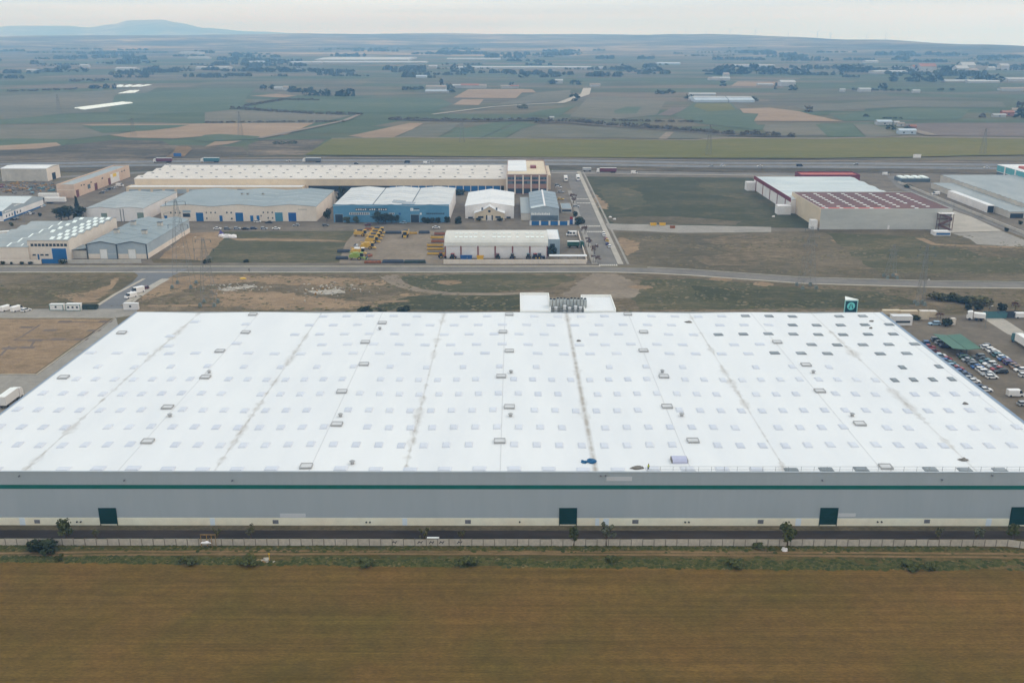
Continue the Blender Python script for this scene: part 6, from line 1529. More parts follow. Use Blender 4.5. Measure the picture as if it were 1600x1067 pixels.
for q, L, m, lab, rz in (((-71.02, 471.96), 8.2, 'rust', 'rusty orange header lying along the cross road', 0), ((-60.83, 472.74), 10.5, 'header_slate', 'slate blue header between two others along the cross road', 0), ((-49.78, 472.38), 10.5, 'header_green', 'dark green header along the cross road nearest the barrel hall', 0), ((-69.33, 545.08), 9, 'header_slate', 'slate header at the back of the gravel yard', 0), ((-57.82, 544.10), 4.2, 'machine_yellow', 'short yellow header beside the lone harvester', 0), ((-51.65, 545.87), 6, 'header_slate', 'grey header at the back right of the gravel yard', 0),
      ((-40.57, 491.08), 9, 'machine_yellow', 'nearest yellow header in the right-hand rack', 0), ((-41.95, 502.87), 8.5, 'machine_yellow', 'second yellow header in the right-hand rack', 0), ((-42.87, 511.62), 8.5, 'machine_yellow', 'third yellow header in the right-hand rack', 0), ((-41.97, 521.82), 7, 'rust', 'rusty header in the middle of the right-hand rack', 0), ((-43.26, 532.39), 7, 'machine_yellow', 'farthest yellow header in the right-hand rack', 0), ((-42.49, 542.14), 6, 'rust', 'rusty header at the back end of the right-hand rack', 0),
      ((-89.77, 496.39), 6.5, 'header_slate', 'slate header left of the white-topped harvester', 0), ((-87.99, 480.49), 6, 'header_slate', 'pale grey header left of the lime green harvester', 0), ((-85.29, 509.33), 4, 'car_silver', 'pale grey header standing left of the large harvester', R(90)), ((-75.05, 486.11), 3.6, 'rust', 'small rusty header right of the lime green harvester', R(60)), ((-84.33, 556.02), 6, 'rust', 'brown header at the very back left of the yard', 0)):
    header(lab, q, L, m, rz)
# machines before the barrel hall
def tractor(label, q, rz, m):
    t = thing('tractor', label, 'tractor', (q[0], q[1], .05), rz, 'machines before the barrel hall')
    b = MB(); b.prism_y([(-.6, .8), (2.0, .8), (2.1, 1.5), (.6, 1.7), (-.6, 1.7)], -.45, .45); b.build('bonnet', M[m], t)
    b = MB(); b.taper(-1.6, .1, -.8, .8, 1.2, 2.9, .12, .1); b.build('cab', M['car_glass'], t); b = MB(); b.box(-1.6, .1, -.85, .85, 2.9, 3.05); b.build('cab_roof', M[m], t)
    for sy in (-.9, .9): w = put('wheel', HW1, t, (-1.0, sy, .85)); put('rim', HUB, w); put('wheel', HW2, t, (1.5, sy, .55))
    return t
for q, lab, rz, m in (((-31.05, 481.19), 'red tractor at the left end of the barrel hall front', R(70), 'car_red'), ((-36.83, 483.17), 'small orange tractor outside the left corner of the barrel hall', R(20), 'rust'), ((-8.26, 481.23), 'dark red tractor by the middle pier of the barrel hall', R(95), 'car_maroon'), ((-0.59, 481.25), 'grey tractor by the fifth pier of the barrel hall', R(80), 'car_grey'), ((7.53, 481.26), 'teal tractor by the sixth pier of the barrel hall', R(85), 'car_teal'), ((11.59, 481.07), 'red tractor near the right end of the barrel hall', R(30), 'car_red'), ((13.85, 481.08), 'navy tractor at the right end of the barrel hall', R(10), 'car_navy')):
    tractor(lab, q, rz, m)
def skip(label, q, L, m, h=1.9, W_=2.2, grp=None, cat='container', name='skip_container'):
    t = thing(name, label, cat, (q[0], q[1], .05), 0, grp)
    b = MB(); b.add([(-L / 2 + .3, -W_ / 2, 0), (L / 2 - .3, -W_ / 2, 0), (L / 2 - .3, W_ / 2, 0), (-L / 2 + .3, W_ / 2, 0), (-L / 2, -W_ / 2, h), (L / 2, -W_ / 2, h), (L / 2, W_ / 2, h), (-L / 2, W_ / 2, h)], [(0, 3, 2, 1), (0, 1, 5, 4), (1, 2, 6, 5), (2, 3, 7, 6), (3, 0, 4, 7)])
    b.box(-L / 2 + .25, L / 2 - .25, -W_ / 2 + .05, W_ / 2 - .05, .0, h * .6); b.build('hull', M[m], t)
    b = MB()
    for y in (-W_ / 2 - .04, W_ / 2 + .04): b.box(-L / 2, L / 2, y - .05, y + .05, h - .12, h + .02)
    b.build('rim', M[m], t)
    for k in range(4):
        x = -L / 2 + L * (k + .7) / 4.4; b = MB(); b.box(x - .06, x + .06, -W_ / 2 - .1, -W_ / 2, .1, h - .12); b.build('rib', M[m], t)
skip('left blue skip before the barrel hall', (-25.60, 480.61), 3.6, 'car_blue', grp='skips before the barrel hall'); skip('right blue skip before the barrel hall', (-22.58, 480.61), 2.6, 'car_blue', grp='skips before the barrel hall'); skip('bright yellow skip before the barrel hall', (-17.16, 480.23), 3.6, 'car_yellow', grp='skips before the barrel hall')
skip('left yellow skip on the service lane right of the street', (83.79, 570.49), 3.8, 'car_yellow', 1.3, grp='skips on the service lane'); skip('right yellow skip on the service lane right of the street', (89.32, 570.50), 3.8, 'car_yellow', 1.3, grp='skips on the service lane'); skip('rusty skip low on the service lane', (94.02, 562.21), 3, 'rust', 1.2, grp='skips on the service lane')
skip('dark skip beside the green-framed cabins on the left', (-179.14, 388.59), 8, 'header_green', 1.6)

# site cabins and small huts
mat('cabin_trim', rgb(70, 120, 104), rough=.6, var=.05)
def cabin(name, label, bx, wall, trim, wins=2, cat='cabin', roofm='roof_white'):
    X0, X1, Y0, Y1, h = bx
    t = thing(name, label, cat, (X0, Y0, .05)); w, d = X1 - X0, Y1 - Y0
    b = MB(); b.box(0, w, 0, d, 0, h); b.build('wall', M[wall], t); b = MB(); b.box(-.1, w + .1, -.1, d + .1, h, h + .14); b.build('roof', M[roofm], t)
    b = MB()
    for x in (0, w):
        b.box(x - .12, x + .12, -.06, .06, 0, h)
    b.box(.12, w - .12, -.06, .06, h - .2, h); b.box(.12, w - .12, -.06, .06, 0, .2); b.build('frame', M[trim], t)
    for k in range(wins): b = MB(); x = w * (k + .6) / (wins + .3); b.box(x - .4, x + .4, -.05, .02, 1.1, 1.9); b.build('window', M['glass_dark'], t)
    return t
cabin('site_cabin', 'left green-framed site cabin on the left forecourt', (-194.34, -188.76, 386.25, 388.32, 2.43), 'wall_white', 'cabin_trim', 1); cabin('site_cabin', 'right green-framed site cabin with three windows on the left forecourt', (-187.35, -181.33, 385.72, 387.93, 2.74), 'wall_white', 'cabin_trim', 3)
cabin('gate_hut', 'white gate hut at the back left corner of the warehouse', (-163.67, -157.70, 387.21, 388.69, 2.68), 'wall_white', 'wall_white', 1)
cabin('store_box', 'left tan storage box at the warehouse back right corner', (152.41, 159.32, 380.49, 382.40, 1.66), 'wall_tan', 'wall_tan', 0, 'storage box', 'roof_tan'); cabin('store_box', 'right tan storage box at the warehouse back right corner', (159.42, 166.51, 379.96, 381.87, 1.58), 'wall_tan', 'wall_tan', 0, 'storage box', 'roof_tan')
gh = cabin('gatehouse', 'white flat-roofed gatehouse with dark window band at the back right corner', (150.47, 158.27, 365.47, 368.70, 3.67), 'wall_white', 'wall_white', 0, 'gatehouse')
gw_ = (1.28, 7.01, 1.07, 1.91); b = MB(); b.box(gw_[0], gw_[1], -.08, .02, gw_[2], gw_[3]); b.build('window_band', M['glass_dark'], gh)
cabin('security_hut', 'tan hut with doorway where a worker in yellow stands', (164.86, 168.29, 373.51, 375.66, 3.38), 'wall_tan', 'wall_tan', 0, 'hut', 'roof_cream'); cabin('security_hut', 'narrow tan hut right of the one with a worker', (170.13, 172.69, 376.53, 378.69, 2.43), 'wall_tan', 'wall_tan', 0, 'hut', 'roof_cream')
cabin('meter_box', 'small upright cream box right of the round shrub', (174.48, 175.87, 366.26, 367.80, 2.45), 'wall_cream', 'wall_cream', 0, 'box', 'roof_cream')
lorry('white tanker cab parked above the pale concrete ramp on the right', (188.33, 372.65), R(160), 'white', 'white', L=4.2, H_=3.0)
for i, (q, L, m) in enumerate((((196.53, 376.58), 9, 'car_teal'), ((202.43, 377.12), 9, 'header_slate'))): skip('%s pallet container by the right edge above the ramp' % ('teal' if i == 0 else 'slate'), q, L, m, 2.2, grp='containers above the ramp')
car('van', 'white', 'white van with yellow patch at the right edge above the ramp', (207.05, 376.21), 0)

# ================================================================== TREES, SHRUBS, WEEDS
def leafmat(name, a, b2, c3):
    m = bpy.data.materials.new(name); m.use_nodes = True
    n, l = m.node_tree.nodes, m.node_tree.links
    b = n['Principled BSDF']; b.inputs['Roughness'].default_value = .8; b.inputs['Specular IOR Level'].default_value = .15
    g = n.new('ShaderNodeNewGeometry'); rp = n.new('ShaderNodeValToRGB'); e = rp.color_ramp.elements
    e[0].color = rgb(*a); e[1].color = rgb(*c3); q = e.new(.5); q.color = rgb(*b2)
    l.new(g.outputs['Random Per Island'], rp.inputs['Fac']); l.new(rp.outputs['Color'], b.inputs['Base Color'])
    MATS[name] = m; return m
leafmat('leaf_dark', (32, 40, 22), (44, 53, 30), (60, 68, 40)); leafmat('leaf_mid', (52, 58, 26), (72, 78, 38), (94, 96, 52)); leafmat('leaf_olive', (66, 68, 42), (88, 88, 56), (112, 108, 74))
leafmat('leaf_grey', (70, 74, 60), (92, 96, 78), (118, 120, 98)); leafmat('leaf_brown', (84, 66, 58), (108, 84, 74), (128, 104, 92)); leafmat('leaf_dry', (84, 76, 44), (98, 88, 54), (114, 102, 68))
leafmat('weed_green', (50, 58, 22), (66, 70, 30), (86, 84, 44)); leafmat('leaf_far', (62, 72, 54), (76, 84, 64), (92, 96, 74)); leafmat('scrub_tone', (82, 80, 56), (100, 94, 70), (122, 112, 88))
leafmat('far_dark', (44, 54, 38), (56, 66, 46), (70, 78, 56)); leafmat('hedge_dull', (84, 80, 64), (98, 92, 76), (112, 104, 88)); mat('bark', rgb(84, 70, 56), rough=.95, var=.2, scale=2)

def crown_mesh(seed, shape, n, q, m, holes=.25):
    """Leaf clumps spread through a unit crown (height 1, width 1), uneven and gappy."""
    r = random.Random(seed); b = MB(); lobes = []
    if shape == 'round':
        for i in range(9): a = r.uniform(0, 6.3); k = r.uniform(.12, .3); lobes.append((math.cos(a) * k, math.sin(a) * k, r.uniform(.28, .82), r.uniform(.14, .26)))
    elif shape == 'cone':
        for i in range(10): z = i / 10; lobes.append((r.uniform(-.06, .06), r.uniform(-.06, .06), .08 + z * .86, .42 * (1 - z) + .06))
    elif shape == 'bush':
        for i in range(8): a = r.uniform(0, 6.3); k = r.uniform(.1, .34); lobes.append((math.cos(a) * k, math.sin(a) * k, r.uniform(.2, .62), r.uniform(.16, .3)))
    elif shape == 'open':
        for i in range(10): a = r.uniform(0, 6.3); k = r.uniform(.1, .36); lobes.append((math.cos(a) * k, math.sin(a) * k, r.uniform(.35, .9), r.uniform(.08, .17)))
    for i in range(n):
        x, y, z, R0 = r.choice(lobes)
        d = Vector((r.gauss(0, 1), r.gauss(0, 1), r.gauss(0, 1))).normalized() * R0 * r.uniform(.55, 1.08)
        p = Vector((x, y, z)) + d
        p.z = max(.02, min(p.z, 1.03))
        u = Vector((r.gauss(0, 1), r.gauss(0, 1), r.gauss(0, 1))).normalized(); nn = (d.normalized() * .7 + Vector((r.gauss(0, .5), r.gauss(0, .5), r.gauss(0, .5) + .35))).normalized()
        u = (u - nn * u.dot(nn)).normalized(); v = nn.cross(u); s = q * r.uniform(.6, 1.3)
        b.add([p - u * s - v * s * .7, p + u * s * .9 - v * s * .6, p + u * s * .8 + v * s * .8, p - u * s * .7 + v * s * .7], [(0, 1, 2, 3)])
    return b.mesh('crown', m)
def trunk_mesh(seed, top=.55, r0=.035):
    r = random.Random(seed); b = MB(); b.cyl((0, 0, 0), (r.uniform(-.02, .02), r.uniform(-.02, .02), top), r0, r0 * .55, 7)
    for i in range(5):
        a = i * 1.26 + r.uniform(-.3, .3); z = top * r.uniform(.55, .95); b.cyl((0, 0, z), (math.cos(a) * .26, math.sin(a) * .26, z + r.uniform(.12, .28)), r0 * .5, r0 * .15, 5)
    return b.mesh('trunk', M['bark'])
TV = {}
def tv(kind, k):
    if (kind, k) in TV: return TV[kind, k]
    shp, n, q, m = {'dark': ('round', 620, .055, 'leaf_dark'), 'mid': ('round', 560, .055, 'leaf_mid'), 'cypress': ('cone', 420, .07, 'leaf_dark'), 'bush': ('bush', 420, .07, 'leaf_mid'), 'darkbush': ('bush', 420, .07, 'leaf_dark'), 'olivebush': ('bush', 420, .07, 'leaf_olive'),
                    'olive': ('open', 460, .05, 'leaf_grey'), 'brown': ('open', 380, .045, 'leaf_brown'), 'thin': ('open', 150, .05, 'leaf_olive'), 'far': ('round', 200, .1, 'leaf_far'), 'farcone': ('cone', 160, .11, 'leaf_dark')}[kind]
    TV[kind, k] = (crown_mesh(hash((kind, k)) % 9973 if False else len(TV) * 17 + 3, shp, n, q, M[m]), trunk_mesh(len(TV) + 5))
    return TV[kind, k]
def tree(kind, label, q, h, w, group=None, z=.03, cat=None):
    c, tr = tv(kind, rnd.randrange(3))
    nm = {'bush': 'shrub', 'darkbush': 'shrub', 'olivebush': 'shrub', 'cypress': 'cypress_tree'}.get(kind, 'tree')
    t = thing(nm, label, cat or ('shrub' if 'bush' in kind else 'tree'), (q[0], q[1], z), rnd.uniform(0, 6.28), group)
    lift = 0 if 'bush' in kind or kind == 'cypress' else .14
    o = put('crown', c, t, (0, 0, h * lift), 0, (w, w, h * (1 - lift))); o = put('trunk', tr, t, (0, 0, 0), 0, (h, h, h))
    return t
G1 = 'trees around the estate'
for kd, q, h, w, lab in (
 ('dark', (-276.26, 580.40), 9.5, 12, 'large dark round tree left of the white hall, nearer the depot'), ('dark', (-266.86, 580.41), 9.5, 13, 'large dark round tree against the left end of the white hall'), ('dark', (-274.69, 586.62), 9, 9, 'dark tree filling the gap between two large round trees'), ('cypress', (-281.65, 615.06), 10.5, 4.2, 'slim dark cypress rising behind the large round trees'),
 ('dark', (-114.60, 582.76), 8, 6, 'dark tree between the long cream hall and the blue building'), ('cypress', (-116.03, 641.56), 13, 7, 'tall dark conifer behind the left end of the blue building'), ('dark', (-113.42, 646.55), 10, 7, 'dark tree right of the conifer behind the blue building'),
 ('bush', (-101.80, 576.65), 4.8, 4.4, 'small round tree near the left dark doorway of the blue building'), ('bush', (-95.97, 576.66), 4.8, 4.0, 'second small round tree before the blue building'),
 ('dark', (-81.70, 574.67), 7.5, 9.5, 'large dark tree at the middle of the blue building front'), ('dark', (-77.44, 574.68), 7, 7, 'dark tree just right of the large middle one before the blue building'), ('dark', (-74.19, 576.70), 5.5, 5, 'medium dark tree third in the middle clump before the blue building'), ('dark', (-71.47, 576.71), 5.2, 4.4, 'smallest dark tree at the right of the middle clump'),
 ('darkbush', (-54.45, 577.76), 4.8, 4.2, 'first round tree right of the right-hand doorway of the blue building'), ('darkbush', (-51.92, 577.76), 4.2, 3, 'second slim tree right of the right-hand blue doorway'), ('darkbush', (-49.39, 577.76), 4.6, 3.2, 'third slim tree right of the right-hand blue doorway'), ('darkbush', (-46.28, 577.77), 4.2, 3.6, 'fourth round tree right of the right-hand blue doorway'), ('darkbush', (-40.11, 578.80), 4.8, 4.2, 'round tree at the right corner of the blue building'), ('darkbush', (-33.84, 574.76), 6, 4.8, 'taller round tree between the blue building and the stone house'),
 ('darkbush', (-21.80, 585.01), 2.6, 4, 'left round shrub before the stone house'), ('darkbush', (-8.60, 585.04), 2.6, 4.4, 'right round shrub before the stone house'), ('darkbush', (20.09, 489.99), 6.2, 6.5, 'dark tree against the flat annex of the barrel hall'),
 ('brown', (40.35, 646.84), 7, 7.5, 'reddish brown leafless tree beside the street by the shop'), ('darkbush', (39.99, 574.90), 5.5, 8, 'dark spreading bush at the street corner of the panel fence'), ('darkbush', (38.80, 600.03), 4, 4, 'small dark bush left of the street above the panel fence'),
 ('brown', (40.93, 544.33), 5.5, 5.5, 'brown bare tree at the yard wall corner by the crossings'), ('brown', (40.43, 510.16), 5.5, 5, 'brown bare tree halfway along the street yard wall'), ('brown', (42.24, 491.53), 6, 5, 'pinkish bare tree near the street end of the yard wall'), ('brown', (41.49, 474.12), 4, 6, 'dull brown bush at the corner of street and cross road'),
 ('darkbush', (-255.98, 469.38), 2, 2.4, 'clipped bush nearest the left edge at the street wall'), ('darkbush', (-251.91, 469.39), 1.5, 1.8, 'tiny clipped bush second from the left at the street wall'), ('darkbush', (-246.87, 469.40), 1.7, 2.6, 'clipped bush third from the left at the street wall'), ('darkbush', (-242.28, 469.41), 1.9, 2.6, 'clipped bush fourth from the left at the street wall'), ('darkbush', (-226.68, 470.82), 3.2, 4.6, 'larger round bush right of the blue sliding gate'),
 ('bush', (-301.36, 568.28), 2.8, 3.4, 'round bush on the verge near the gabled depot'), ('darkbush', (-298.50, 599.39), 2.8, 3, 'dark bush on the verge below the white trailers'), ('bush', (-289.48, 566.34), 1.6, 2, 'small bush on the verge behind the low cream hall'), ('darkbush', (-135.53, 473.79), 2, 3, 'small dark bush at the grass lot edge by the cross road'), ('darkbush', (-154.53, 472.35), 2.6, 4.5, 'dark bush between the bare lot and grass lot by the cross road'), ('brown', (-191.65, 483.69), 3, 3.6, 'dull bush at the right end of the patched wall'),
 ('darkbush', (-62.02, 382.87), 3.6, 7.5, 'left dark bush peeping over the back roof edge'), ('darkbush', (-45.19, 382.91), 4.2, 6, 'right dark bush peeping over the back roof edge'), ('olivebush', (-54.71, 382.89), 2.8, 4, 'low olive bush between two dark ones behind the roof'),
 ('olivebush', (184.84, 404.25), 4, 9, 'leftmost bush in the olive hedge line on the right'), ('darkbush', (188.21, 402.77), 3.6, 7, 'second bush in the olive hedge line on the right'), ('olivebush', (192.41, 402.77), 4.2, 8, 'third, yellowish bush in the olive hedge line on the right'), ('darkbush', (194.75, 399.08), 3.8, 9, 'fourth bush in the olive hedge line on the right'), ('olivebush', (198.57, 396.18), 4.6, 10, 'rightmost large bush in the olive hedge line'),
 ('darkbush', (190.54, 387.94), 3, 3.2, 'small tree below the olive hedge line, first from the left'), ('darkbush', (195.18, 387.95), 3.2, 4, 'small tree below the right end of the olive hedge'), ('thin', (200.01, 388.38), 4, 3, 'thin small tree right of the olive hedge'), ('darkbush', (204.48, 386.03), 4.4, 4.4, 'small dark tree above the containers near the right edge'), ('brown', (209.48, 386.04), 4.6, 4, 'scraggy brown tree above the containers at the right edge'),
 ('darkbush', (172.07, 365.26), 4.2, 4.6, 'dense round clipped shrub by the pale blue car'), ('darkbush', (163.07, 373.51), 2.2, 4.6, 'dark clipped hedge between gatehouse and hut'), ('brown', (173.90, 375.49), 2.6, 4, 'brown shrub behind the round clipped shrub'), ('darkbush', (287.58, 552.95), 2.6, 3, 'small dark bush at the end of the right boundary wall'), ('darkbush', (305.82, 573.34), 3, 3, 'dark bush at the right edge below the ribbed sheds'), ('darkbush', (294.08, 716.12), 2.4, 9, 'low dark bushes beside the right boundary wall'),
 ('darkbush', (-38.54, 682.05), 5, 9, 'dark trees in the gap behind the blue building'), ('darkbush', (-188.82, 700.65), 6, 3, 'small dark conifer before the beige hall lean-to')):
    tree(kd, lab, q, h, w, G1)
G2 = 'trees along the front fence'
for kd, q, h, w, lab in (('mid', (-102.66, 195.55), 5.6, 4.6, 'leafy leaning tree left of the leftmost green door'), ('thin', (-95.60, 195.56), 3.6, 3, 'sparse sapling in front of the leftmost green door'), ('darkbush', (-105.63, 191.62), 3.4, 7.2, 'large dark bush before the fence at the left'), ('thin', (-60.44, 195.99), 4.6, 3, 'thin tree right of the wooden frame by the fence'), ('thin', (-67.93, 195.11), 4, 2.4, 'thin sapling behind the wooden frame by the fence'),
 ('thin', (-20.38, 195.20), 4, 3.4, 'dim sapling left of the white pipe on the fence'), ('thin', (-11.75, 195.21), 4, 2.6, 'dim sapling right of the white pipe on the fence'), ('mid', (13.69, 193.97), 4.8, 2.8, 'narrow green tree below the middle green door'), ('olive', (21.10, 193.98), 6.0, 4.6, 'grey-green tree right of the middle green door'), ('mid', (62.39, 193.92), 5.8, 4.6, 'leafy tree left of the right-hand green door'), ('thin', (97.08, 194.49), 5, 3.2, 'bare sapling at the fence between the right-hand doors'), ('olive', (106.26, 195.94), 4.4, 3.4, 'small grey-green tree left of the rightmost door'), ('mid', (114.90, 196.32), 4.2, 3.2, 'green tree before the rightmost green door'),
 ('bush', (-100.64, 187.36), 2.2, 1.9, 'small grey-green bush at the field edge on the left'), ('bush', (-72.03, 186.21), 1.9, 4.4, 'spreading green bush at the field edge below the wooden frame'), ('bush', (-58.26, 186.24), 1.4, 5, 'low green bush at the field edge right of the wooden frame'), ('bush', (-10.22, 185.99), 1.8, 4.6, 'green bush at the field edge below the fence middle'), ('bush', (-32.43, 185.95), 1.3, 4, 'low green bush at the field edge left of the middle'), ('bush', (21.63, 187.39), 1.3, 3, 'dark low bush in the verge right of the middle door'), ('bush', (48.50, 185.44), 1.4, 4, 'green bush at the field edge on the right'), ('bush', (86.83, 184.66), 1.5, 4.4, 'green bush at the field edge far right'), ('bush', (90.98, 184.53), 1.2, 3, 'dark low bush at the field edge far right'), ('bush', (55.68, 193.34), 1.3, 3.4, 'low dark bush at the fence foot on the right')):
    tree(kd, lab, q, h, w, G2)

# weeds and tufts: nobody could count them
def tufts(name, label, n, place, m, lo, hi, blades=4, mound=False):
    b = MB(); r = random.Random(len(name) * 31 + n)
    while n > 0:
        p = place(r)
        if p is None: n -= .2; continue
        n -= 1
        s = r.uniform(lo, hi)
        if mound:                       # low cushion of growth
            k = 6; a0 = r.uniform(0, 1); hgt = s * r.uniform(.18, .4)
            ring = [(p[0] + math.cos(a0 + i * 1.047) * s * r.uniform(.7, 1.3), p[1] + math.sin(a0 + i * 1.047) * s * r.uniform(.6, 1.1), .01) for i in range(k)]
            b.add(ring + [(p[0] + r.uniform(-.2, .2) * s, p[1] + r.uniform(-.2, .2) * s, .02 + hgt)], [(i, (i + 1) % k, k) for i in range(k)])
            continue
        for k in range(blades):
            a = r.uniform(0, 6.28); w = s * r.uniform(.35, .7); hgt = s * r.uniform(.5, 1.0); x, y = p[0] + r.uniform(-s, s) * .8, p[1] + r.uniform(-s, s) * .5
            dx, dy = math.cos(a) * w, math.sin(a) * w; lx, ly = r.uniform(-.4, .4) * s, r.uniform(-.4, .4) * s
            b.add([(x - dx, y - dy, .02), (x + dx, y + dy, .02), (x + dx * .5 + lx, y + dy * .5 + ly, .02 + hgt), (x - dx * .6 + lx, y - dy * .6 + ly, .02 + hgt * .8)], [(0, 1, 2, 3)])
    me = bpy.data.meshes.new(name); me.from_pydata(b.v, [], b.f); me.materials.append(m)
    o = bpy.data.objects.new(name, me); col.objects.link(o); tag(o, label, name.split('_')[-1], kind='stuff'); return o
FEx = [q[0] for q in FE]; FEy = [q[1] for q in FE]
def fe_y(x):
    for i in range(len(FE) - 1):
        if FEx[i] <= x <= FEx[i + 1]: return FEy[i] + (FEy[i + 1] - FEy[i]) * (x - FEx[i]) / (FEx[i + 1] - FEx[i])
    return FEy[0]
def in_verge(r):
    x = r.uniform(-145, 150); y0 = fe_y(x) - .3; y = y0 + abs(r.gauss(0, .45)) * 3.8 + r.uniform(-.2, .5)
    if y > 189.2: return None
    if mnoise.noise(Vector((x * .11, y * .3, 2))) + r.uniform(-.35, .35) < -.12: return None
    return (x, y)
def by_fence(r):
    x = r.uniform(-145, 150); y = fy - abs(r.gauss(0, .8)) * 1.3 - .15
    if mnoise.noise(Vector((x * .09, y * .25, 9))) + r.uniform(-.4, .4) < -.05: return None
    return (x, y)
tufts('verge_weeds', 'green weeds growing thick along the edge of the tilled field', 6500, in_verge, M['weed_green'], .3, .9, 3, True)
tufts('verge_dry_weeds', 'dry straw weeds mixed into the field edge', 1300, in_verge, M['leaf_dry'], .2, .6, 3, True)
tufts('fence_weeds', 'weeds growing along the foot of the concrete fence', 3600, by_fence, M['weed_green'], .25, .7, 3, True)
tufts('fence_dry_weeds', 'dry grass along the foot of the concrete fence', 1500, by_fence, M['leaf_dry'], .2, .5, 3, True)
def in_scrub(x0, x1, y0, y1, sc, th, seed):
    def f(r):
        x, y = r.uniform(x0, x1), r.uniform(y0, y1)
        if mnoise.noise(Vector((x * sc * .6, y * sc, seed))) + r.uniform(-.25, .25) < th: return None
        if -262 < x < -150 and 340 < y < 452 and abs((x + 190) - (y - 392) * .75) < 12: return None
        if 10 < x < 58 and 392 < y < 470: return None
        if (x < -140 and y < 392) or (x > 131 and y < 385): return None
        for i in range(len(RD) - 1):
            if RD[i][0] <= x <= RD[i + 1][0]:
                if abs(y - (RD[i][1] + (RD[i + 1][1] - RD[i][1]) * (x - RD[i][0]) / (RD[i + 1][0] - RD[i][0]))) < 8.5: return None
        if y > 450 and x < 62: return None
        return (x, y)
    return f
tufts('scrub_growth', 'low scrub scattered over the waste ground behind the warehouse', 5200, in_scrub(-330, 320, 343, 447, .06, .05, 3), M['scrub_tone'], .35, 1.2, 3, True)
tufts('dark_scrub_growth', 'dark scrub clumps over the waste ground behind the warehouse', 900, in_scrub(-330, 320, 343, 447, .045, .2, 8), M['leaf_olive'], .4, 1.3, 3, True)
tufts('lot_growth', 'dry tufts over the waste lot right of the street', 2000, in_scrub(60, 330, 450, 540, .05, .1, 5), M['scrub_tone'], .4, 1.3, 3, True)

# --- trees and hedges of the plain
def copse(name, label, pts, h, w, m='leaf_far', dens=1.0, cat='hedge', kind=None, cone=False):
    b = MB(); r = random.Random(len(label) * 7 + int(pts[0][0]))
    for (a, c) in zip(pts, pts[1:]) if len(pts) > 1 else [(pts[0], pts[0])]:
        L = math.hypot(c[0] - a[0], c[1] - a[1]); k = max(1, int(L / (w * .55) * dens))
        for i in range(k):
            t_ = (i + r.random()) / k; cx = a[0] + (c[0] - a[0]) * t_ + r.uniform(-.3, .3) * w; cy = a[1] + (c[1] - a[1]) * t_ + r.uniform(-.3, .3) * w
            hh_ = h * r.uniform(.5, .85); ww = w * r.uniform(.6, 1.1)
            for j in range(26):
                z = r.random() ** .8; rad = ww * .5 * (math.sqrt(max(0, 1 - (2 * z - .9) ** 2 / 1.3)) if not cone else (1.05 - z)); an = r.uniform(0, 6.28)
                p = Vector((cx + math.cos(an) * rad * r.uniform(.5, 1), cy + math.sin(an) * rad * r.uniform(.5, 1), z * hh_))
                u = Vector((r.gauss(0, 1), r.gauss(0, 1), r.gauss(0, .6))).normalized() * ww * .2; v = Vector((r.gauss(0, .5), r.gauss(0, .5), 1)).normalized() * hh_ * .15
                b.add([p - u - v, p + u - v, p + u * .8 + v, p - u * .8 + v], [(0, 1, 2, 3)])
    me = bpy.data.meshes.new(name); me.from_pydata(b.v, [], b.f); me.materials.append(M[m])
    o = bpy.data.objects.new(name, me); col.objects.link(o); return tag(o, label, cat, 'hedges and trees of the plain' if kind is None else None, kind)
D = 'far_dark'
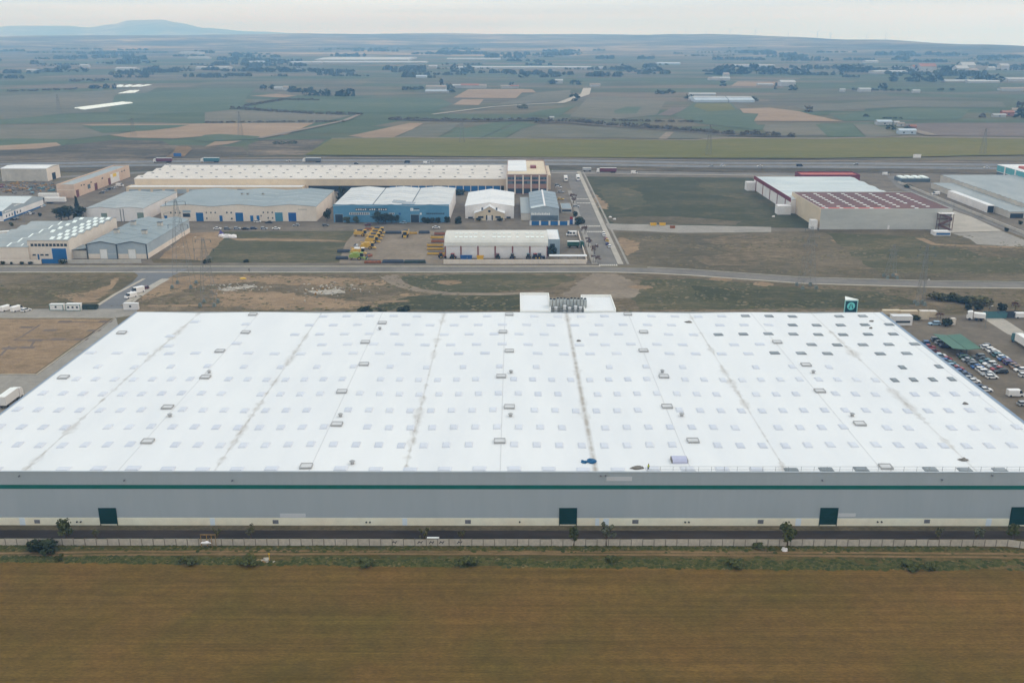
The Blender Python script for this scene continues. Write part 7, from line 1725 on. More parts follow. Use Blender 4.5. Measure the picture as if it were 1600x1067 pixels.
for lab, pts, h, w, m in (
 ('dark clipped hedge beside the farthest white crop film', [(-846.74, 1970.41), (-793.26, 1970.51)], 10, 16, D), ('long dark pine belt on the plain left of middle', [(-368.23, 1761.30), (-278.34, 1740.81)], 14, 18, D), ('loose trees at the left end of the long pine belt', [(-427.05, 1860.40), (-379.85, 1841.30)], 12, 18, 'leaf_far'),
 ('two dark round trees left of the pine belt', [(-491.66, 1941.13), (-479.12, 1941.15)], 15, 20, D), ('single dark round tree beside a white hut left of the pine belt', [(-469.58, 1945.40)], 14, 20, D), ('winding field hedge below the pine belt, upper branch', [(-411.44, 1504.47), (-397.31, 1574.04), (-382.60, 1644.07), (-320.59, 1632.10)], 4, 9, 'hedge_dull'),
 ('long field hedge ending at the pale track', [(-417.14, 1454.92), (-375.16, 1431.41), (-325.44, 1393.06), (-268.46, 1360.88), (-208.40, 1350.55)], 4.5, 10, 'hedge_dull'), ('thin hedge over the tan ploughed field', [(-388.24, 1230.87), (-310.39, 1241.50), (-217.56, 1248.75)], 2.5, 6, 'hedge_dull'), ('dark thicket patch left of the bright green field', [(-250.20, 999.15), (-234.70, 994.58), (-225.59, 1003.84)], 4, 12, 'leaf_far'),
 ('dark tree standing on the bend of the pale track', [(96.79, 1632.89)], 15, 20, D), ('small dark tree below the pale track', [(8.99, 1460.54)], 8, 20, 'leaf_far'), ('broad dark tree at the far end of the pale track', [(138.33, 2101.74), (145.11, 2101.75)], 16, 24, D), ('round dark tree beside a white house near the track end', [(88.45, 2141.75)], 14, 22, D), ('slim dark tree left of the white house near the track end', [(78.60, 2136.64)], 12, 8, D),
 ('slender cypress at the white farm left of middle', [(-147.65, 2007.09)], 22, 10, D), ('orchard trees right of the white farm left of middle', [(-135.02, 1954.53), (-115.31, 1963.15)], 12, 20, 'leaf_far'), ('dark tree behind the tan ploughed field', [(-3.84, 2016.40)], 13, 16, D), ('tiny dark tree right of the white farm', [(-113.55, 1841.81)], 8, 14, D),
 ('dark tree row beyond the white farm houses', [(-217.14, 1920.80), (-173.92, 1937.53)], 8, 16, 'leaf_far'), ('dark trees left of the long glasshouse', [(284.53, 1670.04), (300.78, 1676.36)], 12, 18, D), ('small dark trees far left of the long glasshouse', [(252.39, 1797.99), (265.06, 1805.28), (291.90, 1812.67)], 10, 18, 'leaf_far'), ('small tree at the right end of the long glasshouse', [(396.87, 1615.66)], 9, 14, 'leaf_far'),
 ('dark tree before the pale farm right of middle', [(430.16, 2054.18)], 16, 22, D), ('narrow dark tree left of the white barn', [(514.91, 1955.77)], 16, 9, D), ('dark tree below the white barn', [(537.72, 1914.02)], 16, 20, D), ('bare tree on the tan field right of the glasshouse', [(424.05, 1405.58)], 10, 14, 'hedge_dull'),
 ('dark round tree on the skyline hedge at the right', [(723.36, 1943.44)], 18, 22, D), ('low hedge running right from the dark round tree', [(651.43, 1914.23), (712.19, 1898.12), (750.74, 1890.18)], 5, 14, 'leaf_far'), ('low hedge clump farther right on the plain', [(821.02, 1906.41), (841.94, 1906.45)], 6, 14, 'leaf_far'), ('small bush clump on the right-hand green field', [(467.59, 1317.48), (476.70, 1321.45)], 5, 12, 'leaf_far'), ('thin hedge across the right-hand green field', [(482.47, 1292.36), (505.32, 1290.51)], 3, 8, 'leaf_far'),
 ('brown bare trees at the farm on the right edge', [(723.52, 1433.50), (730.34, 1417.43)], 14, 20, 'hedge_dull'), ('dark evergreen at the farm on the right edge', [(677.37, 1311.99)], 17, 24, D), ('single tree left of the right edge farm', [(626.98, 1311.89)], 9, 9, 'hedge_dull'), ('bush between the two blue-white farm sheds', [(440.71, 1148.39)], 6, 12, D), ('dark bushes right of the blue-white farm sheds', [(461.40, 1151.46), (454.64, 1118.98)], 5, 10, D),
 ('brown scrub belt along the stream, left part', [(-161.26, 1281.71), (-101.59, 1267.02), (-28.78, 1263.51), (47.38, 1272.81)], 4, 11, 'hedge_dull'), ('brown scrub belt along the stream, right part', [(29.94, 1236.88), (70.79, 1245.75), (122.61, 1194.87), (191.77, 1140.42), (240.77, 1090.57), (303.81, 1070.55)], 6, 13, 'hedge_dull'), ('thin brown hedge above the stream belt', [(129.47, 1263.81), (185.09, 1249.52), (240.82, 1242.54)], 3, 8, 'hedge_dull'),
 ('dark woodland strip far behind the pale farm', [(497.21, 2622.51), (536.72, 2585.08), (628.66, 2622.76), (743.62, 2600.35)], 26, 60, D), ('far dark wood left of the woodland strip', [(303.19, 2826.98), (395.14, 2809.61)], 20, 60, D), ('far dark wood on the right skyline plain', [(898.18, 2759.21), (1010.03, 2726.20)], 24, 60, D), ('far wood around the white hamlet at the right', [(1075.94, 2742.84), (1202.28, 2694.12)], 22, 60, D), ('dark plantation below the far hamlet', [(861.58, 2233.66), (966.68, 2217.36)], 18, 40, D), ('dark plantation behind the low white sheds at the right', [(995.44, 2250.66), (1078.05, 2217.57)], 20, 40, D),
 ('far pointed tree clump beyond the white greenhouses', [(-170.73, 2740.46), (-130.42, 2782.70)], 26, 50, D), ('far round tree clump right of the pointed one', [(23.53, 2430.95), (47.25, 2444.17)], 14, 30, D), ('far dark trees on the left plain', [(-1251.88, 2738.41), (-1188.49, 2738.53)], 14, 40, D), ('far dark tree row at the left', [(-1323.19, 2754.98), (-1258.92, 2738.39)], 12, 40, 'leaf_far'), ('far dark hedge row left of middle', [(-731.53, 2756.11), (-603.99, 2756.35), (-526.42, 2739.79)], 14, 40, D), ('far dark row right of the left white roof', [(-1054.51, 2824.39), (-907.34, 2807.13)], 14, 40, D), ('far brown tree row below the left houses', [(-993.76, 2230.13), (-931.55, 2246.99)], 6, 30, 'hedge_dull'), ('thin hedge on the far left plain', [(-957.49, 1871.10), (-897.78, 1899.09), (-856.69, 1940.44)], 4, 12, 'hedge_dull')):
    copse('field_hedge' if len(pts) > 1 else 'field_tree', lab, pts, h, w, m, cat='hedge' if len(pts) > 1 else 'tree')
b_all = []
rw = random.Random(5)
wood = MB()
for i in range(320):
    py = 78 + 52 * rw.random() ** 1.1
    D_ = 112 * 1500 / .951 / (py - 46.1) * 1.05
    X_ = rw.uniform(-.62, .64) * D_; Lw = rw.uniform(20, 160) * D_ / 3000; hh_ = rw.uniform(5, 14) * (1 if py > 95 else 1.4)
    if mnoise.noise(Vector((X_ * .0012, D_ * .0016, 3))) < -.15: continue
    for k in range(int(8 + Lw / 9)):
        x = X_ + rw.uniform(-.5, .5) * Lw; y = D_ + rw.uniform(-.5, .5) * 20; s = rw.uniform(.5, 1) * hh_
        for j in range(3):
            a = rw.uniform(0, 3.14); dx, dy = math.cos(a) * s * .8, math.sin(a) * s * .8; zt = s * rw.uniform(.7, 1.1); zb = 0 if j == 0 else s * .25
            wood.add([(x - dx, y - dy, zb), (x + dx, y + dy, zb), (x + dx * .6, y + dy * .6, zt), (x - dx * .5, y - dy * .5, zt * .92)], [(0, 1, 2, 3)])
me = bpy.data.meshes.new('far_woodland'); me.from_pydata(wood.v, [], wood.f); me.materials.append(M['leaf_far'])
o = bpy.data.objects.new('far_woodland', me); col.objects.link(o); tag(o, 'scattered hedges and orchards over the far hazy plain', 'woodland', kind='stuff')

# ================================================================== FAR BUILDINGS, PYLONS, PEOPLE, SMALL THINGS
mat('far_white', rgb(172, 177, 180), rough=.7, var=.05, scale=.05); mat('far_roof', rgb(150, 140, 130), rough=.8, var=.1, scale=.05); mat('far_tile', rgb(150, 104, 84), rough=.8, var=.1, scale=.05); mat('far_blue', rgb(176, 192, 208), rough=.6, var=.06, scale=.05)
GF = 'far buildings on the plain'
def farm(label, q, W_, D_, h, wall='far_white', rf='far_white', rise=None, cat='building', name='farm_building', z=.2):
    rise = rise if rise is not None else h * .35
    near = q[1] < 1600
    W_ *= .42 if near else .62; D_ *= .5 if near else .8; h *= .8
    t = thing(name, label, cat, (q[0] - W_ / 2, q[1], z), 0, GF)
    b = MB(); b.prism_x([(0, 0), (D_, 0), (D_, h), (D_ / 2, h + rise), (0, h)], 0, W_); b.build('wall', M[wall], t)
    b = swap(fold([(-.5, h), (D_ / 2, h + rise + .02), (D_ + .5, h)], -.6, W_ + .6, .3)); b.build('roof', M[rf], t)
    if W_ < 60 and q[1] < 1500:
        for k in range(max(1, int(W_ / 9))):
            b = MB(); x = W_ * (k + .5) / max(1, int(W_ / 9)); b.box(x - .9, x + .9, -.08, .02, h * .3, h * .7); b.build('window', M['glass_dark'], t)
    return t
for q, W_, D_, h, wl_, rf, lab in (
 ((-151.36, 1920.92), 62, 34, 7, 'far_white', 'far_roof', 'white farmhouse at the left of the cypress'), ((-142.27, 1834.18), 70, 18, 4, 'far_white', 'far_blue', 'low white shed below the farmhouse by the cypress'), ((-109.92, 1980.53), 40, 22, 6, 'far_white', 'far_white', 'white shed right of the orchard by the cypress'), ((-87.80, 1971.85), 56, 30, 7, 'far_white', 'far_tile', 'tiled farmhouse right of the orchard, left of two'), ((-68.69, 1971.89), 44, 26, 6, 'far_white', 'far_roof', 'pale farm building right of the tiled farmhouse'), ((-13.94, 1971.99), 40, 22, 5, 'far_white', 'far_roof', 'pale house behind the tan ploughed field'), ((1.34, 1972.02), 26, 16, 5, 'far_white', 'far_tile', 'small tiled house right of the dark tree behind the tan field'),
 ((97.56, 2141.77), 26, 18, 8, 'far_white', 'far_white', 'white house by the round tree near the track end'), ((49.23, 1269.14), 12, 8, 4, 'far_white', 'far_white', 'tiny white hut on the stream scrub belt'), ((166.47, 2030.43), 34, 18, 5, 'far_white', 'far_roof', 'pale house right of the far track end'), ((24.81, 2965.24), 640, 90, 5, 'far_white', 'far_white', 'very long white greenhouse range on the far plain'), ((-154.24, 3826.43), 330, 120, 5, 'far_white', 'far_white', 'white greenhouse strip beyond the long range'), ((-248.87, 3054.65), 40, 30, 6, 'far_white', 'far_white', 'small white shed left on the far plain near the middle'), ((-224.38, 2404.53), 40, 24, 5, 'far_blue', 'far_blue', 'pale blue shed below the far greenhouses, left'), ((214.60, 2985.13), 70, 40, 5, 'far_white', 'far_white', 'white greenhouse right of the long range'), ((258.06, 2956.01), 44, 30, 5, 'far_white', 'far_white', 'small white shed farthest right of the long range'),
 ((330.05, 1728.46), 74, 20, 5, 'far_white', 'far_white', 'white shed just behind the long glasshouse'), ((296.27, 1624.32), 24, 16, 4, 'far_white', 'far_white', 'small white shed at the left end of the glasshouse'), ((565.41, 2045.08), 48, 34, 10, 'far_white', 'far_white', 'large rounded white barn right of middle on the plain'), ((523.14, 2063.81), 50, 18, 4, 'far_white', 'far_white', 'low white shed left of the rounded barn'), ((479.21, 2289.73), 60, 30, 6, 'far_white', 'far_white', 'pale farm right of middle before the woodland strip'), ((504.69, 2361.80), 22, 18, 12, 'far_white', 'far_roof', 'tall pale house behind the pale farm before the woodland'), ((460.36, 2283.89), 40, 24, 5, 'far_white', 'far_roof', 'grey roofed house left of the pale farm before the woodland'), ((517.74, 3324.54), 120, 80, 5, 'far_blue', 'far_blue', 'pale greenhouse far off left of the woodland strip'), ((754.10, 3119.56), 200, 60, 5, 'far_white', 'far_white', 'thin white greenhouse beyond the woodland strip'),
 ((454.71, 1202.06), 42, 22, 5, 'far_white', 'far_blue', 'upper blue-white shed at the right-hand farm'), ((440.68, 1093.69), 44, 20, 5, 'far_blue', 'far_blue', 'lower blue-white shed at the right-hand farm'), ((469.30, 1202.09), 14, 10, 4, 'far_white', 'far_white', 'small white hut right of the upper blue-white shed'), ((468.55, 1185.81), 18, 12, 4, 'far_white', 'far_roof', 'small grey hut between the two blue-white sheds'), ((465.52, 1140.94), 16, 12, 5, 'far_tile', 'far_tile', 'small red hut by the pale farm lane'), ((659.25, 1858.60), 34, 18, 6, 'far_white', 'far_white', 'white house left of the dark round tree at the right'), ((617.23, 1858.52), 14, 10, 5, 'far_white', 'far_white', 'tiny white hut far left of the dark round tree'), ((743.66, 1828.36), 20, 12, 5, 'far_white', 'far_white', 'tiny white hut right of the hedge on the right plain'), ((958.25, 1890.57), 90, 24, 5, 'far_white', 'far_roof', 'pale house row near the right edge of the plain'), ((650.22, 1315.86), 40, 12, 3.5, 'far_white', 'far_white', 'long white shed at the right edge farm'), ((670.01, 1331.80), 36, 20, 6, 'far_tile', 'far_tile', 'brown farmhouse at the right edge'), ((694.35, 1362.71), 20, 14, 7, 'far_white', 'far_roof', 'pale farmhouse behind the brown one at the right edge'), ((996.20, 2631.09), 140, 60, 7, 'far_white', 'far_white', 'long white shed left of the far hamlet'), ((1111.55, 2726.39), 60, 40, 16, 'far_white', 'far_tile', 'left white block in the far hamlet'), ((1125.86, 2710.10), 70, 40, 20, 'far_white', 'far_tile', 'right white block in the far hamlet'), ((1178.05, 2616.22), 50, 40, 18, 'far_white', 'far_white', 'left white tower block at the right hamlet'), ((1250.26, 2743.17), 60, 40, 22, 'far_white', 'far_white', 'tall white block at the right hamlet'), ((1198.21, 2616.26), 70, 40, 12, 'far_white', 'far_roof', 'low white block at the right hamlet'), ((999.82, 2195.79), 150, 30, 4, 'far_white', 'far_white', 'long low white shed before the plantation, left of two'), ((1029.53, 2174.62), 110, 30, 4, 'far_white', 'far_white', 'long low white shed before the plantation, right of two'), ((1237.83, 3452.04), 70, 50, 8, 'far_white', 'far_white', 'pale building far off above the right woods'), ((1427.46, 2901.50), 40, 30, 14, 'far_white', 'far_white', 'white house far off near the right edge'), ((1364.37, 2846.75), 30, 24, 9, 'far_white', 'far_white', 'small white house left of the far right house'), ((1134.96, 2228.65), 90, 34, 7, 'far_white', 'far_white', 'white building at the very right edge of the far plain'),
 ((-887.69, 2934.68), 160, 50, 6, 'far_white', 'far_white', 'long white shed on the far left plain'), ((-897.31, 3447.98), 60, 40, 6, 'far_white', 'far_white', 'small white greenhouse left of middle far off'), ((-883.17, 3474.38), 40, 30, 6, 'far_blue', 'far_white', 'pale shed right of the small far greenhouse'), ((-707.65, 3396.77), 170, 60, 6, 'far_white', 'far_white', 'white greenhouse before the pale greenhouse mounds'), ((-564.10, 3701.23), 560, 420, 6, 'far_white', 'far_white', 'broad pale greenhouse mound, upper of two'), ((-500.12, 3422.76), 640, 120, 5, 'far_white', 'far_white', 'long pale greenhouse strip, lower of two'), ((-601.30, 2790.39), 30, 20, 6, 'far_white', 'far_white', 'tiny white house on the far hedge left of middle'), ((-526.04, 2756.50), 24, 18, 5, 'far_white', 'far_white', 'tiny white hut right on the far hedge'), ((-457.43, 1920.34), 24, 14, 5, 'far_white', 'far_white', 'white hut beside the single dark tree'), ((-438.10, 1904.01), 18, 14, 7, 'far_white', 'far_roof', 'pale house at the left of the pine belt'),
 ((-1320.75, 2721.77), 40, 26, 7, 'far_white', 'far_white', 'white house at the left of the far tree rows'), ((-1317.14, 3052.61), 40, 26, 8, 'far_white', 'far_white', 'white house far off on the left'), ((-1096.76, 2806.77), 90, 50, 8, 'far_white', 'far_white', 'pointed white roofs on the far left plain'), ((-1507.61, 4641.66), 150, 120, 12, 'far_white', 'far_white', 'pale works building farthest left of middle'), ((-1251.56, 3957.32), 130, 60, 7, 'far_white', 'far_white', 'pale greenhouse below the farthest works')):
    farm(lab, q, W_, D_, h, wl_, rf, name='greenhouse' if 'greenhouse' in lab else 'farm_building', cat='greenhouse' if 'greenhouse' in lab else 'building', rise=(2 if W_ > 100 else None))
gl = thing('glasshouse', 'long low glasshouse with white ridge strips and blue-grey side on the plain', 'greenhouse', ((288.10, 1586.60)[0], (288.10, 1586.60)[1], .2), 0, GF)
gL = (386.86, 1586.79)[0] - (288.10, 1586.60)[0]
for k, (a, c) in enumerate(((.03, .57), (.585, 1.0))):
    b = MB(); b.prism_x([(0, 0), (60, 0), (60, 5), (30, 7.5), (0, 4)], gL * a, gL * c); b.build('side_glazing', M['far_blue'], gl)
    b = swap(fold([(18, 6.4), (30, 7.6), (62, 5)], gL * a, gL * c, .3)); b.build('roof_strip', M['far_white'], gl)

# wind turbines on the ridge
for i, (px_, hz) in enumerate((((1046, 7800, 66), 52), ((1075, 7900, 66), 34), ((1109, 7600, 66), 48), ((1145, 7500, 62), 46), ((1192, 7400, 56), 30), ((1233, 7300, 54), 42), ((1252, 7200, 52), 34), ((1303, 6900, 44), 30), ((1330, 6700, 42), 42))):
    x, d, zb = px_
    t = thing('wind_turbine', '%s wind turbine from the left on the far ridge' % ORD[i], 'wind turbine', ((x - 803) / 1500 * d * 1.05, d, zb - 16), 0, 'wind turbines on the ridge')
    b = MB(); b.cyl((0, 0, 0), (0, 0, hz + 16), 1.9, 1.1, 8); b.build('tower', M['wall_grey'], t); b = MB(); b.box(-1.2, 1.2, -3, 2, hz + 15, hz + 17.5); b.build('nacelle', M['wall_grey'], t)
    for k in range(3):
        a = k * 2.094 + i; b = MB(); b.bar((0, -3.2, hz + 16), (math.sin(a) * 20, -3.2, hz + 16 + math.cos(a) * 20), .9, .4); b.build('blade', M['wall_grey'], t)

# lattice pylons
mat('footing', rgb(112, 122, 118), rough=.9, var=.15, scale=1)
mat('galvanised', rgb(120, 124, 124), rough=.6, var=.08, scale=.5)
def pylon(label, q, h, base, arms=3, wth=.09, conc=False):
    t = thing('power_pylon', label, 'pylon', (q[0], q[1], 0), rnd.uniform(-.15, .15), 'lattice pylons')
    top = .7; half = lambda z: base / 2 * (1 - z / h) ** .9 * (1 - top / base) + top / 2
    n = max(5, int(h / 3.2)); zs = [h * i / n for i in range(n + 1)]
    for sx in (-1, 1):
        for sy in (-1, 1):
            b = MB()
            for a, c in zip(zs, zs[1:]): b.bar((sx * half(a), sy * half(a), a), (sx * half(c), sy * half(c), c), wth)
            b.build('leg', M['galvanised'], t)
    b = MB()
    for a, c in zip(zs, zs[1:]):
        A, C = half(a), half(c)
        for p, q2 in (((-A, -A), (C, -C)), ((A, -A), (-C, -C)), ((-A, A), (C, C)), ((A, A), (-C, C)), ((-A, -A), (-C, C)), ((-A, A), (-C, -C)), ((A, -A), (C, C)), ((A, A), (C, -C))):
            b.bar((p[0], p[1], a), (q2[0], q2[1], c), wth * .55)
    b.build('lattice', M['galvanised'], t)
    for k in range(arms):
        z = h * (.97 - .13 * k); L = h * (.11 + .03 * (k == 1))
        b = MB(); b.bar((-L, 0, z), (L, 0, z), wth); b.bar((-L, 0, z), (0, 0, z + h * .04), wth * .7); b.bar((L, 0, z), (0, 0, z + h * .04), wth * .7); a_ = b.build('cross_arm', M['galvanised'], t)
        for s in (-1, 1): b = MB(); b.cyl((s * L, 0, z), (s * L, 0, z - h * .04), .12, n=6); b.build('insulator', M['glass_slate'], a_)
    if conc:
        for sx in (-1, 1):
            for sy in (-1, 1): b = MB(); b.taper(sx * base / 2 - .7, sx * base / 2 + .7, sy * base / 2 - .7, sy * base / 2 + .7, 0, 1.5, .25, .25); b.build('footing', M['footing'], t)
pylon('lattice pylon with teal feet standing close behind the left roof', (-130.33, 395.43), 29, 6, conc=True); pylon('tall lattice pylon beside the slanting access road', (-151.22, 426.64), 40, 8.5, conc=True)
pylon('lattice pylon with teal feet below the maroon roofed warehouse', (133.65, 424.89), 28, 6.5, conc=True); pylon('short lattice pylon on the far side of the cross road, right', (178.59, 442.80), 16, 4.5, conc=True); pylon('slim lattice pylon behind the far right roof corner', (173.75, 396.01), 26, 3, conc=True)
for q, h, lab in (((-303.07, 1082.74), 26, 'far pylon on the tan field at the left'), ((-633.93, 1370.78), 26, 'far pylon on the grey field left of the crop film'), ((-53.56, 1007.68), 25, 'far pylon in the bright field left of middle'), ((181.91, 907.36), 28, 'far pylon in the bright field right of middle'), ((440.15, 912.66), 24, 'far pylon in the bright field near the right edge'), ((-416.61, 1069.18), 20, 'far faint pylon on the ploughed field at the left')):
    pylon(lab, q, h, 5, wth=.13)

# street lamps
def lamp(label, q, h=8, rz=0):
    t = thing('street_lamp', label, 'street lamp', (q[0], q[1], 0), rz, 'street lamps')
    b = MB(); b.cyl((0, 0, 0), (0, 0, h), .11, .07, 8); b.build('pole', M['galvanised'], t); b = MB(); b.bar((0, 0, h), (1.4, 0, h + .25), .09); b.build('arm', M['galvanised'], t); b = MB(); b.box(1.1, 1.9, -.16, .16, h + .16, h + .3); b.build('lantern', M['wall_white'], t)
for q, lab, h in (((290.85, 631.78), 'lamp on the right lane, upper of two', 5), ((289.55, 589.15), 'lamp on the right lane, lower of two', 5), ((40.16, 474.12), 'lamp at the corner of the street and cross road', 9), ((185.59, 361.58), 'lamp beside the car park entrance on the right', 9), ((174.45, 395.41), 'tall lamp mast right of the far roof corner', 11), ((-299.80, 581.89), 'lamp by the gabled depot', 6), ((-162.39, 477.28), 'lamp on the bare lot by the cross road', 12), ((28.39, 747.35), 'lamp beside the brick office block', 8)):
    lamp(lab, q, h)

# motorway signs
for q, m, w, lab in (((-303.18, 874.04), 'car_blue', 7, 'blue motorway sign above the beige hall'), ((359.86, 866.45), 'car_white', 7, 'white motorway sign near the right edge')):
    t = thing('road_sign', lab, 'road sign', (q[0], q[1], 0)); b = MB(); b.box(-w / 2, w / 2, -.08, .08, 3, 6); b.build('panel', M[m], t)
    for s in (-1, 1): b = MB(); b.cyl((s * w * .35, .15, 0), (s * w * .35, .15, 5.6), .12, n=6); b.build('post', M['galvanised'], t)
t = thing('flag_totem', 'narrow blue and red totem at the corner of the panel fence', 'sign', ((34.68, 573.64)[0], (34.68, 573.64)[1], 0))
b = MB(); b.box(-.9, .9, -.2, .2, 0, 3); b.build('lower_panel', M['car_blue'], t); b = MB(); b.box(-.9, .9, -.2, .2, 3, 4.6); b.build('upper_panel', M['car_red'], t); b = MB(); b.box(1.0, 1.9, -.15, .15, 0, 4.2); b.build('side_panel', M['wall_white'], t)

# people
mat('vest_yellow', rgb(206, 222, 40), rough=.7, var=0); mat('cloth_dark', rgb(44, 46, 56), rough=.9, var=0); mat('skin', rgb(190, 146, 118), rough=.6, var=0); mat('hair', rgb(50, 40, 34), rough=.8, var=0)
def person(label, q, z, rz, vest, s=1.0):
    t = thing('person', label, 'person', (q[0], q[1], z), rz)
    V = [((0, 0, .95), .13), ((0, 0, 1.2), .14), ((0, 0, 1.42), .15), ((0, .02, 1.55), .06), ((0, .03, 1.64), .095), ((0, .03, 1.74), .085), ((.19, 0, 1.42), .065), ((.27, .04, 1.14), .05), ((.24, .2, .96), .042), ((.23, .26, .9), .035), ((-.19, 0, 1.42), .065), ((-.27, -.03, 1.14), .05), ((-.27, .06, .9), .042), ((-.27, .09, .82), .035),
         ((.1, 0, .88), .1), ((.12, .08, .5), .07), ((.12, -.02, .1), .05), ((.12, .14, .04), .045), ((-.1, 0, .88), .1), ((-.12, -.02, .5), .07), ((-.12, -.14, .1), .05), ((-.12, .02, .04), .045)]
    E = [(0, 1), (1, 2), (2, 3), (3, 4), (4, 5), (2, 6), (6, 7), (7, 8), (8, 9), (2, 10), (10, 11), (11, 12), (12, 13), (0, 14), (14, 15), (15, 16), (16, 17), (0, 18), (18, 19), (19, 20), (20, 21)]
    me = bpy.data.meshes.new('body'); me.from_pydata([v for v, r in V], E, []); me.materials.append(M['cloth_dark'])
    o = bpy.data.objects.new('body', me); col.objects.link(o); o.parent = t
    sk = o.modifiers.new('skin', 'SKIN'); o.modifiers.new('sub', 'SUBSURF').render_levels = 1
    for i, (v, r) in enumerate(V): me.skin_vertices[0].data[i].radius = (r, r)
    me.skin_vertices[0].data[0].use_root = True
    b = MB(); b.taper(-.2, .2, -.15, .16, .98, 1.47, .03, .02); b.build('vest', M[vest], t)
    b = MB(); b.cyl((0, .03, 1.6), (0, .03, 1.79), .1, .085, 10); b.build('head', M['skin'], t); b = MB(); b.cyl((0, .0, 1.72), (0, .01, 1.83), .115, .07, 10); b.build('hair', M['hair'], t)
q = (31.57, 204.68); person('worker in a yellow vest standing at the front edge of the white roof', (q[0], q[1]), zroof(q[0]), 2.0, 'vest_yellow')
q = (167.22, 374.17); person('worker in a yellow vest before the tan hut at the back right', q, .05, 3.0, 'vest_yellow')
q = (-128.39, 453.35); person('pedestrian in dark clothes walking on the cross road pavement', q, .16, 1.2, 'cloth_dark')

# scrap yard, sacks, rubble, fence oddments
mat('scrap_ochre', rgb(150, 122, 80), rough=.95, var=.3, scale=.6); mat('scrap_grey', rgb(112, 110, 106), rough=.95, var=.3, scale=.6); mat('sack_white', rgb(224, 224, 228), rough=.8, var=.08, scale=1)
def heap(name, label, cen, rx, ry, n, mats, lo, hi, cat, seed):
    b = MB(); r = random.Random(seed)
    for i in range(n):
        x, y = cen[0] + r.gauss(0, .45) * rx, cen[1] + r.gauss(0, .45) * ry; s = r.uniform(lo, hi); a = r.uniform(0, 3.14); b.k = r.randrange(len(mats)); z = r.uniform(0, .4) * s
        p = Vector((x, y, z)); u = Vector((math.cos(a), math.sin(a), r.uniform(-.3, .3))) * s * r.uniform(.5, 1.2); b.bar(p - u, p + u, s * r.uniform(.4, 1), s * r.uniform(.3, .9))
    o = b.build(name, mats); return tag(o, label, cat, kind='stuff')
heap('scrap_heap', 'ochre scrap and timber heaped in the yard below the far left shed', (-363.38, 712.98), 40, 26, 130, [M['scrap_ochre'], M['scrap_grey'], M['debris_grey'], M['scrap_ochre']], .6, 2.2, 'scrap', 3)
heap('scrap_heap', 'grey scrap strewn beside the orange workshop yard', (-346.77, 709.24), 26, 26, 90, [M['scrap_grey'], M['debris_grey'], M['car_teal']], .5, 1.9, 'scrap', 4)
heap('scrap_heap', 'mixed scrap at the very left edge of the yard', (-380.16, 716.75), 24, 30, 90, [M['scrap_ochre'], M['scrap_grey'], M['car_maroon']], .5, 2.2, 'scrap', 6)
heap('rubble_heap', 'pale broken concrete scattered behind the left half of the warehouse', (-125.87, 422.11), 16, 9, 70, [M['concrete_pale'], M['wall_grey']], .2, .8, 'rubble', 7)
heap('rubble_heap', 'pale rubble scattered behind the warehouse below the gravel yard', (-83.49, 421.07), 18, 14, 110, [M['concrete_pale'], M['wall_grey'], M['scrap_ochre']], .2, .8, 'rubble', 8)
heap('rubble_heap', 'bricks and rubble along the side of the grey twin-gabled warehouse', (-187.38, 509.73), 8, 14, 40, [M['wall_grey'], M['concrete_pale']], .2, .6, 'rubble', 9)
for i, (q, lab) in enumerate((((-165.28, 535.45), 'leftmost white sack on the bare lot'), ((-162.84, 533.61), 'second white sack on the bare lot'), ((-160.95, 533.62), 'third white sack on the bare lot'), ((-158.70, 533.36), 'rightmost white sack on the bare lot'))):
    lump('white_sack', lab, 'sack', q, 2.1, 1.5, 1.7, M['sack_white'], .05, 31 + i, group='white sacks on the bare lot')
lump('dark_sack', 'purple-grey sack standing behind the white sacks', 'sack', (-166.81, 539.44), 1.6, 1.2, 2.4, M['car_purple'], .05, 40)
lump('yellow_tarp', 'small yellow tarpaulin on the waste ground behind the left roof', 'tarpaulin', (-127.64, 439.78), 1.6, 1, .7, M['car_yellow'], .05, 41)
for i, (q, lab) in enumerate((((60.48, 595.74), 'left white sack on the green lot by the street'), ((62.32, 589.09), 'right white sack on the green lot by the street'), ((163.12, 597.96), 'lone white block on the grass left of the maroon roof'))): lump('white_sack', lab, 'sack', q, 1.0, .8, .7, M['sack_white'], .05, 45 + i, group='white lumps on the green lot')
fr = thing('timber_frame', 'open timber frame standing against the concrete fence at the left', 'frame', ((-71.05, 195.10)[0], fy - .5, 0))
fw_ = (-67.74, 195.11)[0] - (-71.05, 195.10)[0]
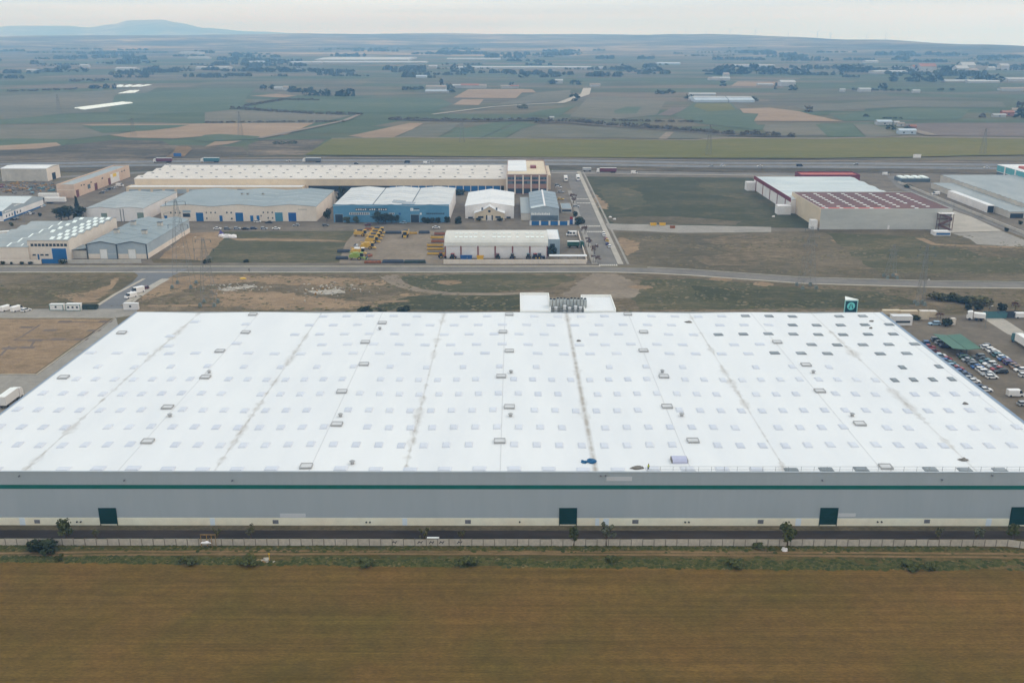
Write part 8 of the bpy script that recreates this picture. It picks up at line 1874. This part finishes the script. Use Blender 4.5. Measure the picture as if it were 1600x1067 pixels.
for x in (0, fw_ * .4, fw_ * .72, fw_): b = MB(); b.box(x - .06, x + .06, -.06, .06, 0, 3.0); b.build('post', M['scrap_ochre'], fr)
b = MB(); b.box(-.1, fw_ + .1, -.07, .07, 3.0, 3.14); b.build('beam', M['scrap_ochre'], fr)
lump('white_bag', 'white plastic bags heaped on the fence under the timber frame', 'bag', ((-69.95, 195.97)[0], fy - .75), 1.15, .4, .45, M['sack_white'], 1.0, 50)
pp = (-18.36, 196.07); t = thing('white_pipe', 'short white pipe lying on top of the concrete fence', 'pipe', (pp[0], fy, 1.95)); b = MB(); b.cyl((-1.35, 0, .12), (1.35, 0, .12), .2, n=10); b.build('tube', M['white_paint'], t); b = MB(); b.cyl((1.35, 0, .12), (1.42, 0, .12), .24, n=10); b.build('flange', M['wall_grey'], t)
for i, (q, lab) in enumerate((((-18.73, 195.20), 'dark graffiti smear on the fence below the white pipe'), ((-21.37, 195.92), 'small dark graffiti left of the white pipe'), ((-16.45, 196.66), 'small dark graffiti right of the white pipe'), ((-27.23, 195.69), 'dark smear on the fence left of the white pipe'), ((-12.33, 195.72), 'dark scrawl on the fence far right of the white pipe'))):
    t = thing('graffiti', lab, 'graffiti', (q[0], fy - .075, .5)); 
    for k in range(3): b = MB(); b.bar((-.5 + k * .35, 0, .1 + .3 * (k % 2)), (-.1 + k * .35, 0, .75 - .25 * (k % 2)), .02, .16); b.build('stroke', M['cloth_dark'], t)
lump('plastic_sheet', 'scrap of white plastic sheet on the grass right of the middle', 'plastic sheet', (61.20, 191.94), .75, .5, .7, M['sack_white'], .02, 55)
q = (-54.74, 186.58); heap('timber_scrap', 'pale broken boards and yellow stake at the field edge left of middle', (q[0], q[1] + .3), 2.6, .8, 14, [M['scrap_ochre'], M['concrete_pale']], .2, .8, 'timber', 12)
t = thing('yellow_stake', 'thin yellow stake at the field edge left of middle', 'stake', (q[0] + .6, q[1] + .8, 0)); b = MB(); b.cyl((0, 0, 0), (0, 0, 1.9), .06, n=6); b.build('rod', M['car_yellow'], t); b = MB(); b.box(-.2, .2, -.03, .03, 1.6, 1.9); b.build('flag', M['car_yellow'], t)
